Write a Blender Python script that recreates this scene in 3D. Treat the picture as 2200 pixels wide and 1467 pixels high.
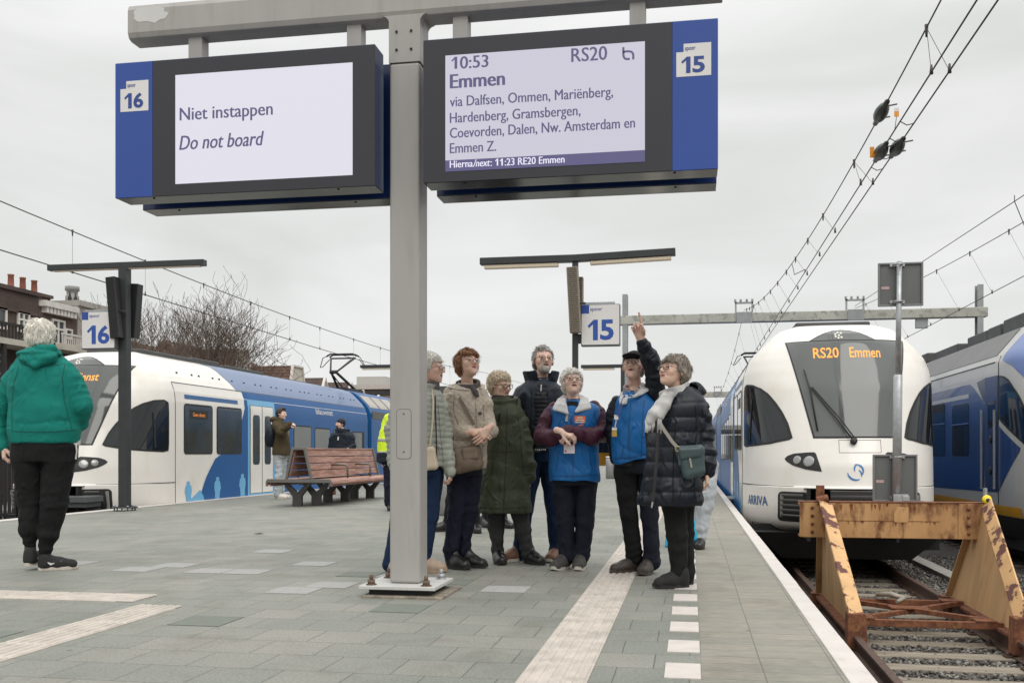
import bpy, bmesh, math, random
import numpy as np
from mathutils import Vector, Matrix
from mathutils.bvhtree import BVHTree
# ------------------------------------------------------------------ camera, world, sun, exposure
for o in list(bpy.data.objects):
 bpy.data.objects.remove(o)
SC = bpy.context.scene
COL = SC.collection
R = math.radians
A = R(10.18)                       # the camera looks this far to the left of the track direction (+Y)
CA, SA = math.cos(A), math.sin(A)
FPX, CX, HY, CH = 2139.0, 1100.0, 972.0, 0.90   # focal length, centre, horizon (photo pixels), eye height
cam = bpy.data.cameras.new('camera')
cam.sensor_width = 36.0
cam.lens = 36.0 * FPX / 2200.0
cam.shift_y = (HY - 733.5) / 2200.0
cam.clip_start = 0.05
cam.clip_end = 3000
cam_o = bpy.data.objects.new('camera', cam)
COL.objects.link(cam_o)
cam_o.location = (0, 0, CH)
cam_o.rotation_euler = (R(90), 0, A)
SC.camera = cam_o
SC.view_settings.view_transform = 'Standard'
SC.view_settings.look = 'None'
SC.view_settings.exposure = 0.0
SC.view_settings.gamma = 1.0
SUN_EL, SUN_AZ = R(49), R(149)
w = bpy.data.worlds.new('World')
SC.world = w
w.use_nodes = True
nt = w.node_tree
nt.nodes.clear()
out = nt.nodes.new('ShaderNodeOutputWorld')
bg = nt.nodes.new('ShaderNodeBackground')
bg.inputs['Strength'].default_value = 0.1
sky = nt.nodes.new('ShaderNodeTexSky')
sky.sky_type = 'NISHITA'
sky.sun_disc = False
sky.sun_elevation = SUN_EL
sky.sun_rotation = SUN_AZ
tc = nt.nodes.new('ShaderNodeTexCoord')
mp = nt.nodes.new('ShaderNodeMapping')
mp.inputs['Scale'].default_value = (1.0, 1.0, 3.6)
mp.inputs['Rotation'].default_value = (R(8), R(5), 0)
n1 = nt.nodes.new('ShaderNodeTexNoise')
n1.inputs['Scale'].default_value = 2.3
n1.inputs['Detail'].default_value = 5
n1.inputs['Roughness'].default_value = 0.5
n1.inputs['Distortion'].default_value = 0.6
rp = nt.nodes.new('ShaderNodeValToRGB')
rp.color_ramp.elements[0].position = 0.30
rp.color_ramp.elements[0].color = (7.1, 7.2, 6.95, 1)
rp.color_ramp.elements[1].position = 0.70
rp.color_ramp.elements[1].color = (9.1, 9.1, 9.0, 1)
mx = nt.nodes.new('ShaderNodeMix')
mx.data_type = 'RGBA'
mx.inputs[0].default_value = 0.95
L = nt.links.new
L(tc.outputs['Generated'], mp.inputs['Vector'])
L(mp.outputs['Vector'], n1.inputs['Vector'])
L(n1.outputs['Fac'], rp.inputs['Fac'])
L(sky.outputs['Color'], mx.inputs[6])
L(rp.outputs['Color'], mx.inputs[7])
# an overcast sky grows brighter towards the zenith
sp = nt.nodes.new('ShaderNodeSeparateXYZ')
zr = nt.nodes.new('ShaderNodeMapRange')
zr.interpolation_type = 'SMOOTHSTEP'
zr.inputs[1].default_value, zr.inputs[2].default_value = 0.30, 0.85
zr.inputs[3].default_value, zr.inputs[4].default_value = 1.0, 2.35
ml = nt.nodes.new('ShaderNodeVectorMath')
ml.operation = 'SCALE'
L(tc.outputs['Generated'], sp.inputs['Vector'])
L(sp.outputs['Z'], zr.inputs[0])
L(mx.outputs[2], ml.inputs[0])
L(zr.outputs[0], ml.inputs['Scale'])
L(ml.outputs['Vector'], bg.inputs['Color'])
L(bg.outputs['Background'], out.inputs['Surface'])
sl = bpy.data.lights.new('sun', 'SUN')
sl.energy = 1.1
sl.angle = R(35)
sl.color = (1.0, 0.96, 0.90)
so = bpy.data.objects.new('sun', sl)
COL.objects.link(so)
so.rotation_euler = Vector((-0.38, 0.62, -0.85)).to_track_quat('-Z', 'Y').to_euler()
# ------------------------------------------------------------------ places: pixel of the photo + one real distance -> point
def P(px, py, D):
 u = (px - CX) / FPX * D
 return Vector((-SA * D + CA * u, CA * D + SA * u, CH - (py - HY) / FPX * D))
def G(px, py, z=0.0):
 return P(px, py, FPX * (CH - z) / (py - HY))
def PX(px, py, X):
 return P(px, py, X / (-SA + CA * (px - CX) / FPX))
def PY(px, py, Y):
 return P(px, py, Y / (CA + SA * (px - CX) / FPX))
def UW(a):                         # camera-aligned (u, D, z) array -> world
 a = np.asarray(a, dtype=np.float64)
 return np.stack([-SA * a[:, 1] + CA * a[:, 0], CA * a[:, 1] + SA * a[:, 0], a[:, 2]], 1)
# ------------------------------------------------------------------ things and parts
def tag(o, label=None, cat=None, group=None, kind=None):
 if label: o['label'] = label
 if cat: o['category'] = cat
 if group: o['group'] = group
 if kind: o['kind'] = kind
 return o
def thing(name, label, cat, loc=(0, 0, 0), group=None):
 o = bpy.data.objects.new(name, None)
 o.empty_display_size = 0.2
 COL.objects.link(o)
 o.location = loc
 return tag(o, label, cat, group)
def wloc(p):
 v = Vector((0, 0, 0))
 while p is not None:
  v += Vector(p.location)
  p = p.parent
 return v
def add_mesh(name, verts, faces, mats, parent=None, smooth=False, midx=None, loc=None, flat_angle=None):
 me = bpy.data.meshes.new(name)
 base = wloc(parent) if parent is not None else Vector(loc or (0, 0, 0))
 va = np.asarray(verts, dtype=np.float64).reshape(-1, 3) - np.array(base)
 if isinstance(faces, np.ndarray):
  nf, k = faces.shape
  me.vertices.add(len(va)); me.vertices.foreach_set('co', va.astype(np.float32).ravel())
  me.loops.add(nf * k); me.loops.foreach_set('vertex_index', faces.astype(np.int32).ravel())
  me.polygons.add(nf)
  me.polygons.foreach_set('loop_start', np.arange(0, nf * k, k, dtype=np.int32))
  me.update(calc_edges=True)
  me.validate()
 else:
  me.from_pydata(va.tolist(), [], faces)
  me.update()
 if not isinstance(mats, (list, tuple)): mats = [mats]
 for m in mats: me.materials.append(m)
 if midx is not None:
  me.polygons.foreach_set('material_index', np.asarray(midx, dtype=np.int32))
 if smooth is True:
  me.polygons.foreach_set('use_smooth', np.ones(len(me.polygons), dtype=bool))
 elif smooth is not False and smooth is not None:
  me.polygons.foreach_set('use_smooth', np.asarray(smooth, dtype=bool))
 o = bpy.data.objects.new(name, me)
 COL.objects.link(o)
 if parent is not None: o.parent = parent
 else: o.location = base
 return o
class MB:
 """collects boxes, bars, tubes, prisms; build() links them as ONE mesh object"""
 def __init__(s): s.v = []; s.f = []; s.s = []; s.m = []; s.cm = 0
 def add(s, vs, fs, smooth=False):
  b = len(s.v)
  s.v += [tuple(x) for x in vs]
  for f in fs:
   s.f.append(tuple(i + b for i in f)); s.s.append(smooth); s.m.append(s.cm)
  return s
 def hexa(s, p):                # 8 points: bottom ring 0-3, top ring 4-7
  return s.add(p, [(3, 2, 1, 0), (4, 5, 6, 7), (0, 1, 5, 4), (1, 2, 6, 5), (2, 3, 7, 6), (3, 0, 4, 7)])
 def box(s, x0, x1, y0, y1, z0, z1):
  if x0 > x1: x0, x1 = x1, x0
  if y0 > y1: y0, y1 = y1, y0
  if z0 > z1: z0, z1 = z1, z0
  return s.hexa([(x0, y0, z0), (x1, y0, z0), (x1, y1, z0), (x0, y1, z0), (x0, y0, z1), (x1, y0, z1), (x1, y1, z1), (x0, y1, z1)])
 def bar(s, p, q, w, h, up=(0, 0, 1)):
  p = Vector(p); q = Vector(q); d = (q - p).normalized(); up = Vector(up)
  sd = d.cross(up)
  if sd.length < 1e-4: sd = d.cross(Vector((1, 0, 0)))
  sd.normalize(); u2 = sd.cross(d).normalized()
  a = sd * (w / 2); b = u2 * (h / 2)
  return s.hexa([p - a - b, p + a - b, q + a - b, q - a - b, p - a + b, p + a + b, q + a + b, q - a + b])
 def prism(s, poly, axis, a, b):   # poly: 2D points; extruded along axis 0/1/2 from a to b
  n = len(poly)
  def mkp(t, c):
   if axis == 0: return (c, t[0], t[1])
   if axis == 1: return (t[0], c, t[1])
   return (t[0], t[1], c)
  vs = [mkp(t, a) for t in poly] + [mkp(t, b) for t in poly]
  fs = [tuple(range(n - 1, -1, -1)), tuple(range(n, 2 * n))]
  for i in range(n): fs.append((i, (i + 1) % n, n + (i + 1) % n, n + i))
  return s.add(vs, fs)
 def tube(s, pts, r, n=8, smooth=True, cap=True):
  pts = [Vector(p) for p in pts]
  m = len(pts)
  rs = r if isinstance(r, (list, tuple)) else [r] * m
  vs = []; ref = None
  for i, p in enumerate(pts):
   d = (pts[min(i + 1, m - 1)] - pts[max(i - 1, 0)])
   if d.length < 1e-9: d = Vector((0, 0, 1))
   d.normalize()
   if ref is None:
    ref = Vector((0, 0, 1)) if abs(d.z) < 0.9 else Vector((1, 0, 0))
   a = d.cross(ref)
   if a.length < 1e-5: a = d.cross(Vector((0.3, 1, 0.2)))
   a.normalize(); b = a.cross(d).normalized(); ref = b
   for k in range(n):
    t = 2 * math.pi * k / n
    vs.append(p + (a * math.cos(t) + b * math.sin(t)) * rs[i])
  fs = []
  for i in range(m - 1):
   for k in range(n):
    fs.append((i * n + k, i * n + (k + 1) % n, (i + 1) * n + (k + 1) % n, (i + 1) * n + k))
  s.add(vs, fs, smooth)
  if cap:
   b0 = len(s.v) - len(vs)
   s.f.append(tuple(b0 + k for k in range(n - 1, -1, -1))); s.s.append(False); s.m.append(s.cm)
   s.f.append(tuple(b0 + (m - 1) * n + k for k in range(n))); s.s.append(False); s.m.append(s.cm)
  return s
 def lathe(s, c, prof, n=20, axis=(0, 0, 1)):   # prof: (radius, height) pairs
  c = Vector(c); ax = Vector(axis).normalized()
  a = ax.orthogonal().normalized(); b = ax.cross(a)
  vs = []; fs = []
  for r, h in prof:
   for k in range(n):
    t = 2 * math.pi * k / n
    vs.append(c + ax * h + (a * math.cos(t) + b * math.sin(t)) * r)
  for i in range(len(prof) - 1):
   for k in range(n):
    fs.append((i * n + k, i * n + (k + 1) % n, (i + 1) * n + (k + 1) % n, (i + 1) * n + k))
  fs.append(tuple(range(n - 1, -1, -1))); fs.append(tuple((len(prof) - 1) * n + k for k in range(n)))
  return s.add(vs, fs, True)
 def grid(s, rows, smooth=True):  # rows of points of equal length
  n = len(rows[0]); vs = [p for r in rows for p in r]; fs = []
  for i in range(len(rows) - 1):
   for k in range(n - 1):
    fs.append((i * n + k, i * n + k + 1, (i + 1) * n + k + 1, (i + 1) * n + k))
  return s.add(vs, fs, smooth)
 def build(s, name, mat, parent=None, bevel=0, seg=2, loc=None, fixn=True):
  o = add_mesh(name, s.v, s.f, mat, parent, s.s, s.m, loc)
  if fixn:
   bm = bmesh.new(); bm.from_mesh(o.data)
   bmesh.ops.recalc_face_normals(bm, faces=bm.faces[:])
   bm.to_mesh(o.data); bm.free()
  if bevel:
   md = o.modifiers.new('bevel', 'BEVEL'); md.width = bevel; md.segments = seg; md.limit_method = 'ANGLE'
   md.angle_limit = R(40)
  return o
def struct(o, cat=None, label=None):
 o['kind'] = 'structure'
 if label: o['label'] = label
 if cat: o['category'] = cat
 return o
def stuff(o, label, cat):
 return tag(o, label, cat, None, 'stuff')
# ------------------------------------------------------------------ materials
def mk(name, col, rough=0.6, metal=0.0, var=0.06, vscale=5.0, bump=0.0, bscale=60.0, spec=0.5, coat=0.0,
  col2=None, mscale=6.0, mlo=0.52, mhi=0.6, emis=None, estr=1.0, stretch=None, rough2=None, lo=None, sheen=0.0, detail=6.0, bdist=0.004):
 m = bpy.data.materials.new(name); m.use_nodes = True
 t = m.node_tree; N = t.nodes; K = t.links.new
 b = N['Principled BSDF']
 b.inputs['Roughness'].default_value = rough
 b.inputs['Metallic'].default_value = metal
 b.inputs['Specular IOR Level'].default_value = spec
 b.inputs['Coat Weight'].default_value = coat
 if sheen: b.inputs['Sheen Weight'].default_value = sheen
 if emis:
  b.inputs['Emission Color'].default_value = (*emis, 1)
  b.inputs['Emission Strength'].default_value = estr
 tcn = N.new('ShaderNodeTexCoord'); vec = tcn.outputs['Object']
 if stretch:
  q = N.new('ShaderNodeMapping'); q.inputs['Scale'].default_value = stretch
  K(vec, q.inputs['Vector']); vec = q.outputs['Vector']
 lo = lo or tuple(max(0, c * (1 - var)) for c in col); hi = tuple(min(1, c * (1 + var)) for c in col)
 no = N.new('ShaderNodeTexNoise'); no.inputs['Scale'].default_value = vscale; no.inputs['Detail'].default_value = detail
 K(vec, no.inputs['Vector'])
 r = N.new('ShaderNodeValToRGB')
 r.color_ramp.elements[0].position = 0.3; r.color_ramp.elements[0].color = (*lo, 1)
 r.color_ramp.elements[1].position = 0.7; r.color_ramp.elements[1].color = (*hi, 1)
 K(no.outputs['Fac'], r.inputs['Fac'])
 last = r.outputs['Color']
 if col2:
  n2 = N.new('ShaderNodeTexNoise'); n2.inputs['Scale'].default_value = mscale; n2.inputs['Detail'].default_value = 8
  n2.inputs['Roughness'].default_value = 0.62
  K(vec, n2.inputs['Vector'])
  r2 = N.new('ShaderNodeValToRGB'); r2.color_ramp.elements[0].position = mlo; r2.color_ramp.elements[1].position = mhi
  K(n2.outputs['Fac'], r2.inputs['Fac'])
  mxn = N.new('ShaderNodeMix'); mxn.data_type = 'RGBA'
  K(r2.outputs['Color'], mxn.inputs[0]); K(last, mxn.inputs[6]); mxn.inputs[7].default_value = (*col2, 1)
  last = mxn.outputs[2]
  if rough2 is not None:
   mr = N.new('ShaderNodeMapRange'); mr.inputs[3].default_value = rough; mr.inputs[4].default_value = rough2
   K(r2.outputs['Color'], mr.inputs[0]); K(mr.outputs[0], b.inputs['Roughness'])
 K(last, b.inputs['Base Color'])
 if bump:
  n3 = N.new('ShaderNodeTexNoise'); n3.inputs['Scale'].default_value = bscale; n3.inputs['Detail'].default_value = 4
  K(vec, n3.inputs['Vector'])
  bp = N.new('ShaderNodeBump'); bp.inputs['Strength'].default_value = bump; bp.inputs['Distance'].default_value = bdist
  K(n3.outputs['Fac'], bp.inputs['Height']); K(bp.outputs['Normal'], b.inputs['Normal'])
 return m
def S(r, g, b):                     # 8-bit picture value -> linear
 return tuple(((c / 255) / 12.92 if c / 255 <= 0.04045 else ((c / 255 + 0.055) / 1.055) ** 2.4) for c in (r, g, b))
MT = {}
MT['galv'] = mk('painted_grey_steel', (0.340, 0.325, 0.308), 0.42, 0.0, 0.06, 3.0, 0.08, 60, col2=(0.295, 0.28, 0.262), mscale=5, mlo=0.55, mhi=0.72, stretch=(2.2, 2.2, 0.3))
MT['steel'] = mk('galvanised_steel', (0.40, 0.41, 0.42), 0.42, 0.55, 0.15, 18.0, 0.05, 90)
MT['darksteel'] = mk('dark_painted_steel', (0.028, 0.030, 0.032), 0.45, 0.0, 0.15, 6, 0.04, 90)
MT['bezel'] = mk('anthracite_bezel', (0.024, 0.024, 0.031), 0.42, 0.0, 0.05, 2, 0.03, 200)
MT['navy'] = mk('navy_housing', (0.006, 0.022, 0.095), 0.28, 0.0, 0.05, 2, coat=0.3)
MT['under'] = mk('dark_glossy_underside', (0.030, 0.032, 0.040), 0.14, 0.0, 0.05, 2)
MT['nsblue'] = mk('signal_blue', (0.020, 0.062, 0.290), 0.38, 0.0, 0.04, 2)
MT['tagwhite'] = mk('white_sign_vinyl', (0.66, 0.64, 0.63), 0.5, 0.0, 0.03, 3)
MT['screen'] = mk('lit_screen', (0.02, 0.02, 0.02), 0.25, 0, 0, emis=(0.64, 0.62, 0.73), estr=0.90)
MT['screen_brighter'] = mk('lit_white_screen', (0.02, 0.02, 0.02), 0.25, 0, 0, emis=(0.78, 0.765, 0.86), estr=0.92)
MT['inkblue'] = mk('screen_ink', (0.115, 0.105, 0.235), 0.5, 0, 0)
MT['footer'] = mk('screen_footer', (0.06, 0.055, 0.13), 0.4, 0, 0.02, emis=(0.10, 0.09, 0.20), estr=0.5)
MT['footertext'] = mk('screen_footer_text', (0.6, 0.58, 0.7), 0.5, 0, 0, emis=(0.6, 0.58, 0.72), estr=0.5)
MT['numblue'] = mk('number_blue', (0.022, 0.052, 0.235), 0.5, 0, 0.03)
MT['rustbolt'] = mk('rusty_bolt', (0.16, 0.11, 0.08), 0.8, 0.2, 0.3, 60, 0.3, 200)
MT['rubber'] = mk('black_rubber', (0.012, 0.012, 0.013), 0.7, 0, 0.1, 10)
MT['white'] = mk('white_paint', (0.70, 0.67, 0.63), 0.5, 0, 0.08, 8, 0.05, 80)
MT['glassdark'] = mk('dark_window_glass', (0.012, 0.014, 0.016), 0.04, 0, 0.1, 2, spec=0.6)
MT['led'] = mk('orange_led', (0.02, 0.01, 0.0), 0.5, 0, 0, emis=(1.0, 0.40, 0.06), estr=1.5)
MT['led_dim'] = mk('dim_orange_led', (0.02, 0.01, 0.0), 0.5, 0, 0, emis=(1.0, 0.30, 0.04), estr=0.8)
MT['lamp_white'] = mk('lamp_lens', (0.6, 0.6, 0.58), 0.12, 0, 0.02)
MT['rail'] = mk('rusty_rail', (0.085, 0.050, 0.038), 0.65, 0.2, 0.25, 14, 0.2, 90)
# lettering: the built-in font, fitted to a width and a cap height
def text_mesh(s, bold=0.0, shear=0.0, spacing=1.0):
 cu = bpy.data.curves.new('lettering', 'FONT'); cu.body = s; cu.size = 1.0; cu.offset = bold; cu.shear = shear
 cu.space_character = spacing
 cu.resolution_u = 3
 to = bpy.data.objects.new('lettering', cu); COL.objects.link(to)
 bpy.context.view_layer.update()
 dg = bpy.context.evaluated_depsgraph_get()
 me = bpy.data.meshes.new_from_object(to.evaluated_get(dg))
 vs = np.array([v.co[:] for v in me.vertices]) if len(me.vertices) else np.zeros((0, 3))
 fs = [tuple(p.vertices) for p in me.polygons]
 bpy.data.objects.remove(to); bpy.data.curves.remove(cu); bpy.data.meshes.remove(me)
 return vs, fs
CAPH = {}
def cap_height(bold=0.0):
 if bold not in CAPH:
  v, _ = text_mesh('E', bold); CAPH[bold] = (v[:, 1].max() - v[:, 1].min(), v[:, 1].min())
 return CAPH[bold]
def text_on(name, s, fn, a, width, cap, mat, parent, bold=0.0, shear=0.0, spacing=1.0, fat=0.0):
 """fn(x,z)->3D point; a=(x,z) of the baseline's left end; width and cap height in metres"""
 v, f = text_mesh(s, bold, shear, spacing)
 ch, y0 = cap_height(bold)
 sx = width / (v[:, 0].max() - v[:, 0].min()); sy = cap / ch
 x = (v[:, 0] - v[:, 0].min()) * sx + a[0]; z = (v[:, 1] - y0) * sy + a[1]
 vs = [fn(p, q) for p, q in zip(x, z)]; n = len(vs)
 if fat:                            # heavier strokes: shifted copies a hair in front of each other
  f = f + [tuple(i + n for i in q) for q in f] + [tuple(i + 2 * n for i in q) for q in f]
  vs = [tuple(v) for v in vs] + [(v[0] + fat, v[1] - 3e-4, v[2]) for v in vs] + [(v[0] - fat, v[1] - 6e-4, v[2]) for v in vs]
 return add_mesh(name, vs, f, mat, parent)
def glyph_on(name, ch, fn, x0, z0, w_, h_, mat, parent):
 """heavy sans numerals"""
 if ch == '1':
  pl = [(0.0, 0.70), (0.10, 0.60), (0.36, 0.78), (0.36, 0.0), (0.68, 0.0), (0.68, 1.0), (0.40, 1.0)]
  return add_mesh(name, [fn(x0 + a * w_, z0 + b * h_) for a, b in pl], [(0, 1, 2, 6), (2, 3, 4, 5, 6)], mat, parent)
 v, f = text_mesh(ch, 0.03); lo, hi = v.min(0), v.max(0)
 return add_mesh(name, [fn(x0 + (a[0] - lo[0]) / (hi[0] - lo[0]) * w_, z0 + (a[1] - lo[1]) / (hi[1] - lo[1]) * h_) for a in v], f, mat, parent)
# ------------------------------------------------------------------ smooth solid modelling for people and clothes
class Vol:
 def __init__(s, lo, hi, h):
  s.lo = np.array(lo, float); s.h = h
  s.n = np.maximum(4, np.ceil((np.array(hi, float) - s.lo) / h).astype(int) + 1)
  s.d = np.full(s.n, 0.5, np.float32)
  s.ax = [(s.lo[i] + h * np.arange(s.n[i])).astype(np.float32) for i in range(3)]
 def _sl(s, lo, hi, pad):
  a = np.clip(np.floor((np.array(lo) - pad - s.lo) / s.h).astype(int), 0, s.n)
  b = np.clip(np.ceil((np.array(hi) + pad - s.lo) / s.h).astype(int) + 1, 0, s.n)
  sl = tuple(slice(i, j) for i, j in zip(a, b))
  return sl, s.ax[0][sl[0]][:, None, None], s.ax[1][sl[1]][None, :, None], s.ax[2][sl[2]][None, None, :]
 def _mix(s, sl, v, k, mode):
  c = s.d[sl]
  if c.size == 0: return
  v = v.astype(np.float32)
  if mode == 'u':
   if k > 0:
    h = np.clip(0.5 + 0.5 * (c - v) / k, 0, 1)
    s.d[sl] = c * (1 - h) + v * h - k * h * (1 - h)
   else: s.d[sl] = np.minimum(c, v)
  else:                          # subtract
   v = -v
   if k > 0:
    h = np.clip(0.5 - 0.5 * (c - v) / k, 0, 1)
    s.d[sl] = c * (1 - h) + v * h + k * h * (1 - h)
   else: s.d[sl] = np.maximum(c, v)
 def cone(s, a, b, ra, rb=None, k=0.0, mode='u', flat=None):
  rb = ra if rb is None else rb
  a = np.array(a, float); b = np.array(b, float); m = max(ra, rb)
  sl, X, Y, Z = s._sl(np.minimum(a, b) - m, np.maximum(a, b) + m, k + 4 * s.h)
  d = b - a; L2 = float(d @ d) + 1e-12
  t = np.clip(((X - a[0]) * d[0] + (Y - a[1]) * d[1] + (Z - a[2]) * d[2]) / L2, 0, 1)
  q = np.sqrt((X - a[0] - t * d[0]) ** 2 + (Y - a[1] - t * d[1]) ** 2 + (Z - a[2] - t * d[2]) ** 2)
  s._mix(sl, q - (ra + (rb - ra) * t), k, mode); return s
 def chain(s, pts, rs, k=0.02):
  for i in range(len(pts) - 1): s.cone(pts[i], pts[i + 1], rs[i], rs[i + 1], k)
  return s
 def ell(s, c, r, k=0.0, mode='u', M=None):
  c = np.array(c, float); r = np.array(r, float); m = r.max()
  sl, X, Y, Z = s._sl(c - m, c + m, k + 4 * s.h)
  X = X - c[0]; Y = Y - c[1]; Z = Z - c[2]
  if M is not None:
   X, Y, Z = (M[0][0] * X + M[1][0] * Y + M[2][0] * Z, M[0][1] * X + M[1][1] * Y + M[2][1] * Z, M[0][2] * X + M[1][2] * Y + M[2][2] * Z)
  k0 = np.sqrt((X / r[0]) ** 2 + (Y / r[1]) ** 2 + (Z / r[2]) ** 2)
  k1 = np.sqrt((X / r[0] ** 2) ** 2 + (Y / r[1] ** 2) ** 2 + (Z / r[2] ** 2) ** 2) + 1e-9
  s._mix(sl, k0 * (k0 - 1) / k1, k, mode); return s
 def loft(s, tab, n=2.4, k=0.0, mode='u', capr=0.0):
  """tab rows (z, cx, cy, rx, ry), z rising; horizontal super-ellipses"""
  t = np.array(tab, float); t = t[t[:, 0].argsort(kind='stable')]
  m = np.array([t[:, 3].max(), t[:, 4].max(), 0])
  lo = np.array([t[:, 1].min(), t[:, 2].min(), t[0, 0]]) - m; hi = np.array([t[:, 1].max(), t[:, 2].max(), t[-1, 0]]) + m
  sl, X, Y, Z = s._sl(lo, hi, k + 4 * s.h)
  z = Z[0, 0]
  # smooth (cosine-eased Catmull) interpolation
  def ip(col):
   return np.interp(z, t[:, 0], t[:, col]).astype(np.float32)[None, None, :]
  cx, cy, rx, ry = ip(1), ip(2), ip(3), ip(4)
  q = (np.abs((X - cx) / rx) ** n + np.abs((Y - cy) / ry) ** n) ** (1.0 / n)
  d = (q - 1) * np.minimum(rx, ry)
  d = np.maximum(d, np.maximum(t[0, 0] - Z, Z - t[-1, 0]))
  s._mix(sl, d, k, mode); return s
 def cut(s, fn):                    # keep where fn(X,Y,Z) < 0
  X, Y, Z = s.ax[0][:, None, None], s.ax[1][None, :, None], s.ax[2][None, None, :]
  s.d = np.maximum(s.d, fn(X, Y, Z).astype(np.float32)); return s
 def smooth(s, it=1):
  for _ in range(it):
   for a in range(3):
    d = s.d; p = np.roll(d, 1, a); q = np.roll(d, -1, a)
    s.d = (0.5 * d + 0.25 * (p + q)).astype(np.float32)
  return s
 def mesh(s):
  d = s.d.copy()
  d[0] = d[-1] = 0.5; d[:, 0] = d[:, -1] = 0.5; d[:, :, 0] = d[:, :, -1] = 0.5
  ins = d < 0
  c = np.zeros(np.array(d.shape) - 1, np.int8)
  for i in (0, 1):
   for j in (0, 1):
    for k in (0, 1):
     c += ins[i:d.shape[0] - 1 + i, j:d.shape[1] - 1 + j, k:d.shape[2] - 1 + k]
  I = np.argwhere((c > 0) & (c < 8))
  idx = np.full(c.shape, -1, np.int64); idx[I[:, 0], I[:, 1], I[:, 2]] = np.arange(len(I))
  acc = np.zeros((len(I), 3)); cnt = np.zeros(len(I))
  cor = [(0, 0, 0), (1, 0, 0), (0, 1, 0), (1, 1, 0), (0, 0, 1), (1, 0, 1), (0, 1, 1), (1, 1, 1)]
  val = [d[I[:, 0] + a, I[:, 1] + b, I[:, 2] + e] for a, b, e in cor]
  for a in range(8):
   for b in range(a + 1, 8):
    df = np.array(cor[b]) - np.array(cor[a])
    if np.abs(df).sum() != 1: continue
    va, vb = val[a], val[b]
    m = (va < 0) != (vb < 0)
    t = np.where(m, va / np.where(m, va - vb, 1), 0)
    acc += np.where(m[:, None], np.array(cor[a])[None] + t[:, None] * df[None], 0); cnt += m
  V = (I + acc / np.maximum(cnt, 1)[:, None]) * s.h + s.lo
  F = []
  for ax in range(3):
   o = [0, 0, 0]; o[ax] = 1
   sa = ins[:d.shape[0] - o[0], :d.shape[1] - o[1], :d.shape[2] - o[2]]
   sb = ins[o[0]:, o[1]:, o[2]:]
   E = np.argwhere(sa != sb);
   u, v = (ax + 1) % 3, (ax + 2) % 3
   E = E[(E[:, u] > 0) & (E[:, v] > 0) & (E[:, u] < d.shape[u] - 1) & (E[:, v] < d.shape[v] - 1)]
   fl = sa[E[:, 0], E[:, 1], E[:, 2]]
   def g(du, dv):
    q = E.copy(); q[:, u] -= du; q[:, v] -= dv
    return idx[q[:, 0], q[:, 1], q[:, 2]]
   Q = np.stack([g(1, 1), g(0, 1), g(0, 0), g(1, 0)], 1)
   Q[~fl] = Q[~fl][:, ::-1]
   F.append(Q)
  F = np.concatenate(F); F = F[(F >= 0).all(1)]
  vol = np.einsum('ij,ij->i', V[F[:, 0]], np.cross(V[F[:, 1]], V[F[:, 2]]) + np.cross(V[F[:, 2]], V[F[:, 3]])).sum() if len(F) else 1
  if vol < 0: F = F[:, ::-1].copy()
  return V, F
def vnormals(V, F):
 n = np.cross(V[F[:, 2]] - V[F[:, 0]], V[F[:, 3]] - V[F[:, 1]])
 o = np.zeros_like(V)
 for i in range(4): np.add.at(o, F[:, i], n)
 return o / (np.linalg.norm(o, axis=1, keepdims=True) + 1e-12)
def vsmooth(V, F, it=1, f=0.5):
 for _ in range(it):
  a = np.zeros_like(V); c = np.zeros(len(V))
  for i in range(4):
   j = (i + 1) % 4
   np.add.at(a, F[:, i], V[F[:, j]]); np.add.at(a, F[:, j], V[F[:, i]])
   np.add.at(c, F[:, i], 1); np.add.at(c, F[:, j], 1)
  V = V * (1 - f) + f * a / np.maximum(c, 1)[:, None]
 return V
def wrinkle(V, scale, seed, n=6, an=(1, 1, 1)):
 rg = np.random.RandomState(seed); s = np.zeros(len(V)); P_ = V * np.array(an)
 for i in range(n):
  k = rg.normal(size=3); k *= scale * rg.uniform(0.6, 1.7) / np.linalg.norm(k)
  k2 = rg.normal(size=3); k2 *= scale * 0.5 / np.linalg.norm(k2)
  s += np.sin(P_ @ k + rg.uniform(0, 6.3) + 1.8 * np.sin(P_ @ k2 + rg.uniform(0, 6.3)))
 return s / n * 1.6
def seg_param(V, pts, rs):
 """arc length along, and distance minus radius to, a chain"""
 best = np.full(len(V), 1e9); s = np.zeros(len(V)); acc = 0.0
 for i in range(len(pts) - 1):
  a = np.array(pts[i], float); b = np.array(pts[i + 1], float); d = b - a; Ln = np.linalg.norm(d)
  t = np.clip((V - a) @ d / (Ln * Ln), 0, 1)
  q = np.linalg.norm(V - a - t[:, None] * d, axis=1) - (rs[i] + (rs[i + 1] - rs[i]) * t)
  m = q < best; best[m] = q[m]; s[m] = acc + t[m] * Ln; acc += Ln
 return s, best
def rot(yaw, pitch, roll=0):
 y, p, r = R(yaw), -R(pitch), R(roll)
 Z = np.array([[math.cos(y), -math.sin(y), 0], [math.sin(y), math.cos(y), 0], [0, 0, 1]])
 X = np.array([[1, 0, 0], [0, math.cos(p), -math.sin(p)], [0, math.sin(p), math.cos(p)]])
 Y = np.array([[math.cos(r), 0, math.sin(r)], [0, 1, 0], [-math.sin(r), 0, math.cos(r)]])
 return Z @ X @ Y
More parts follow.
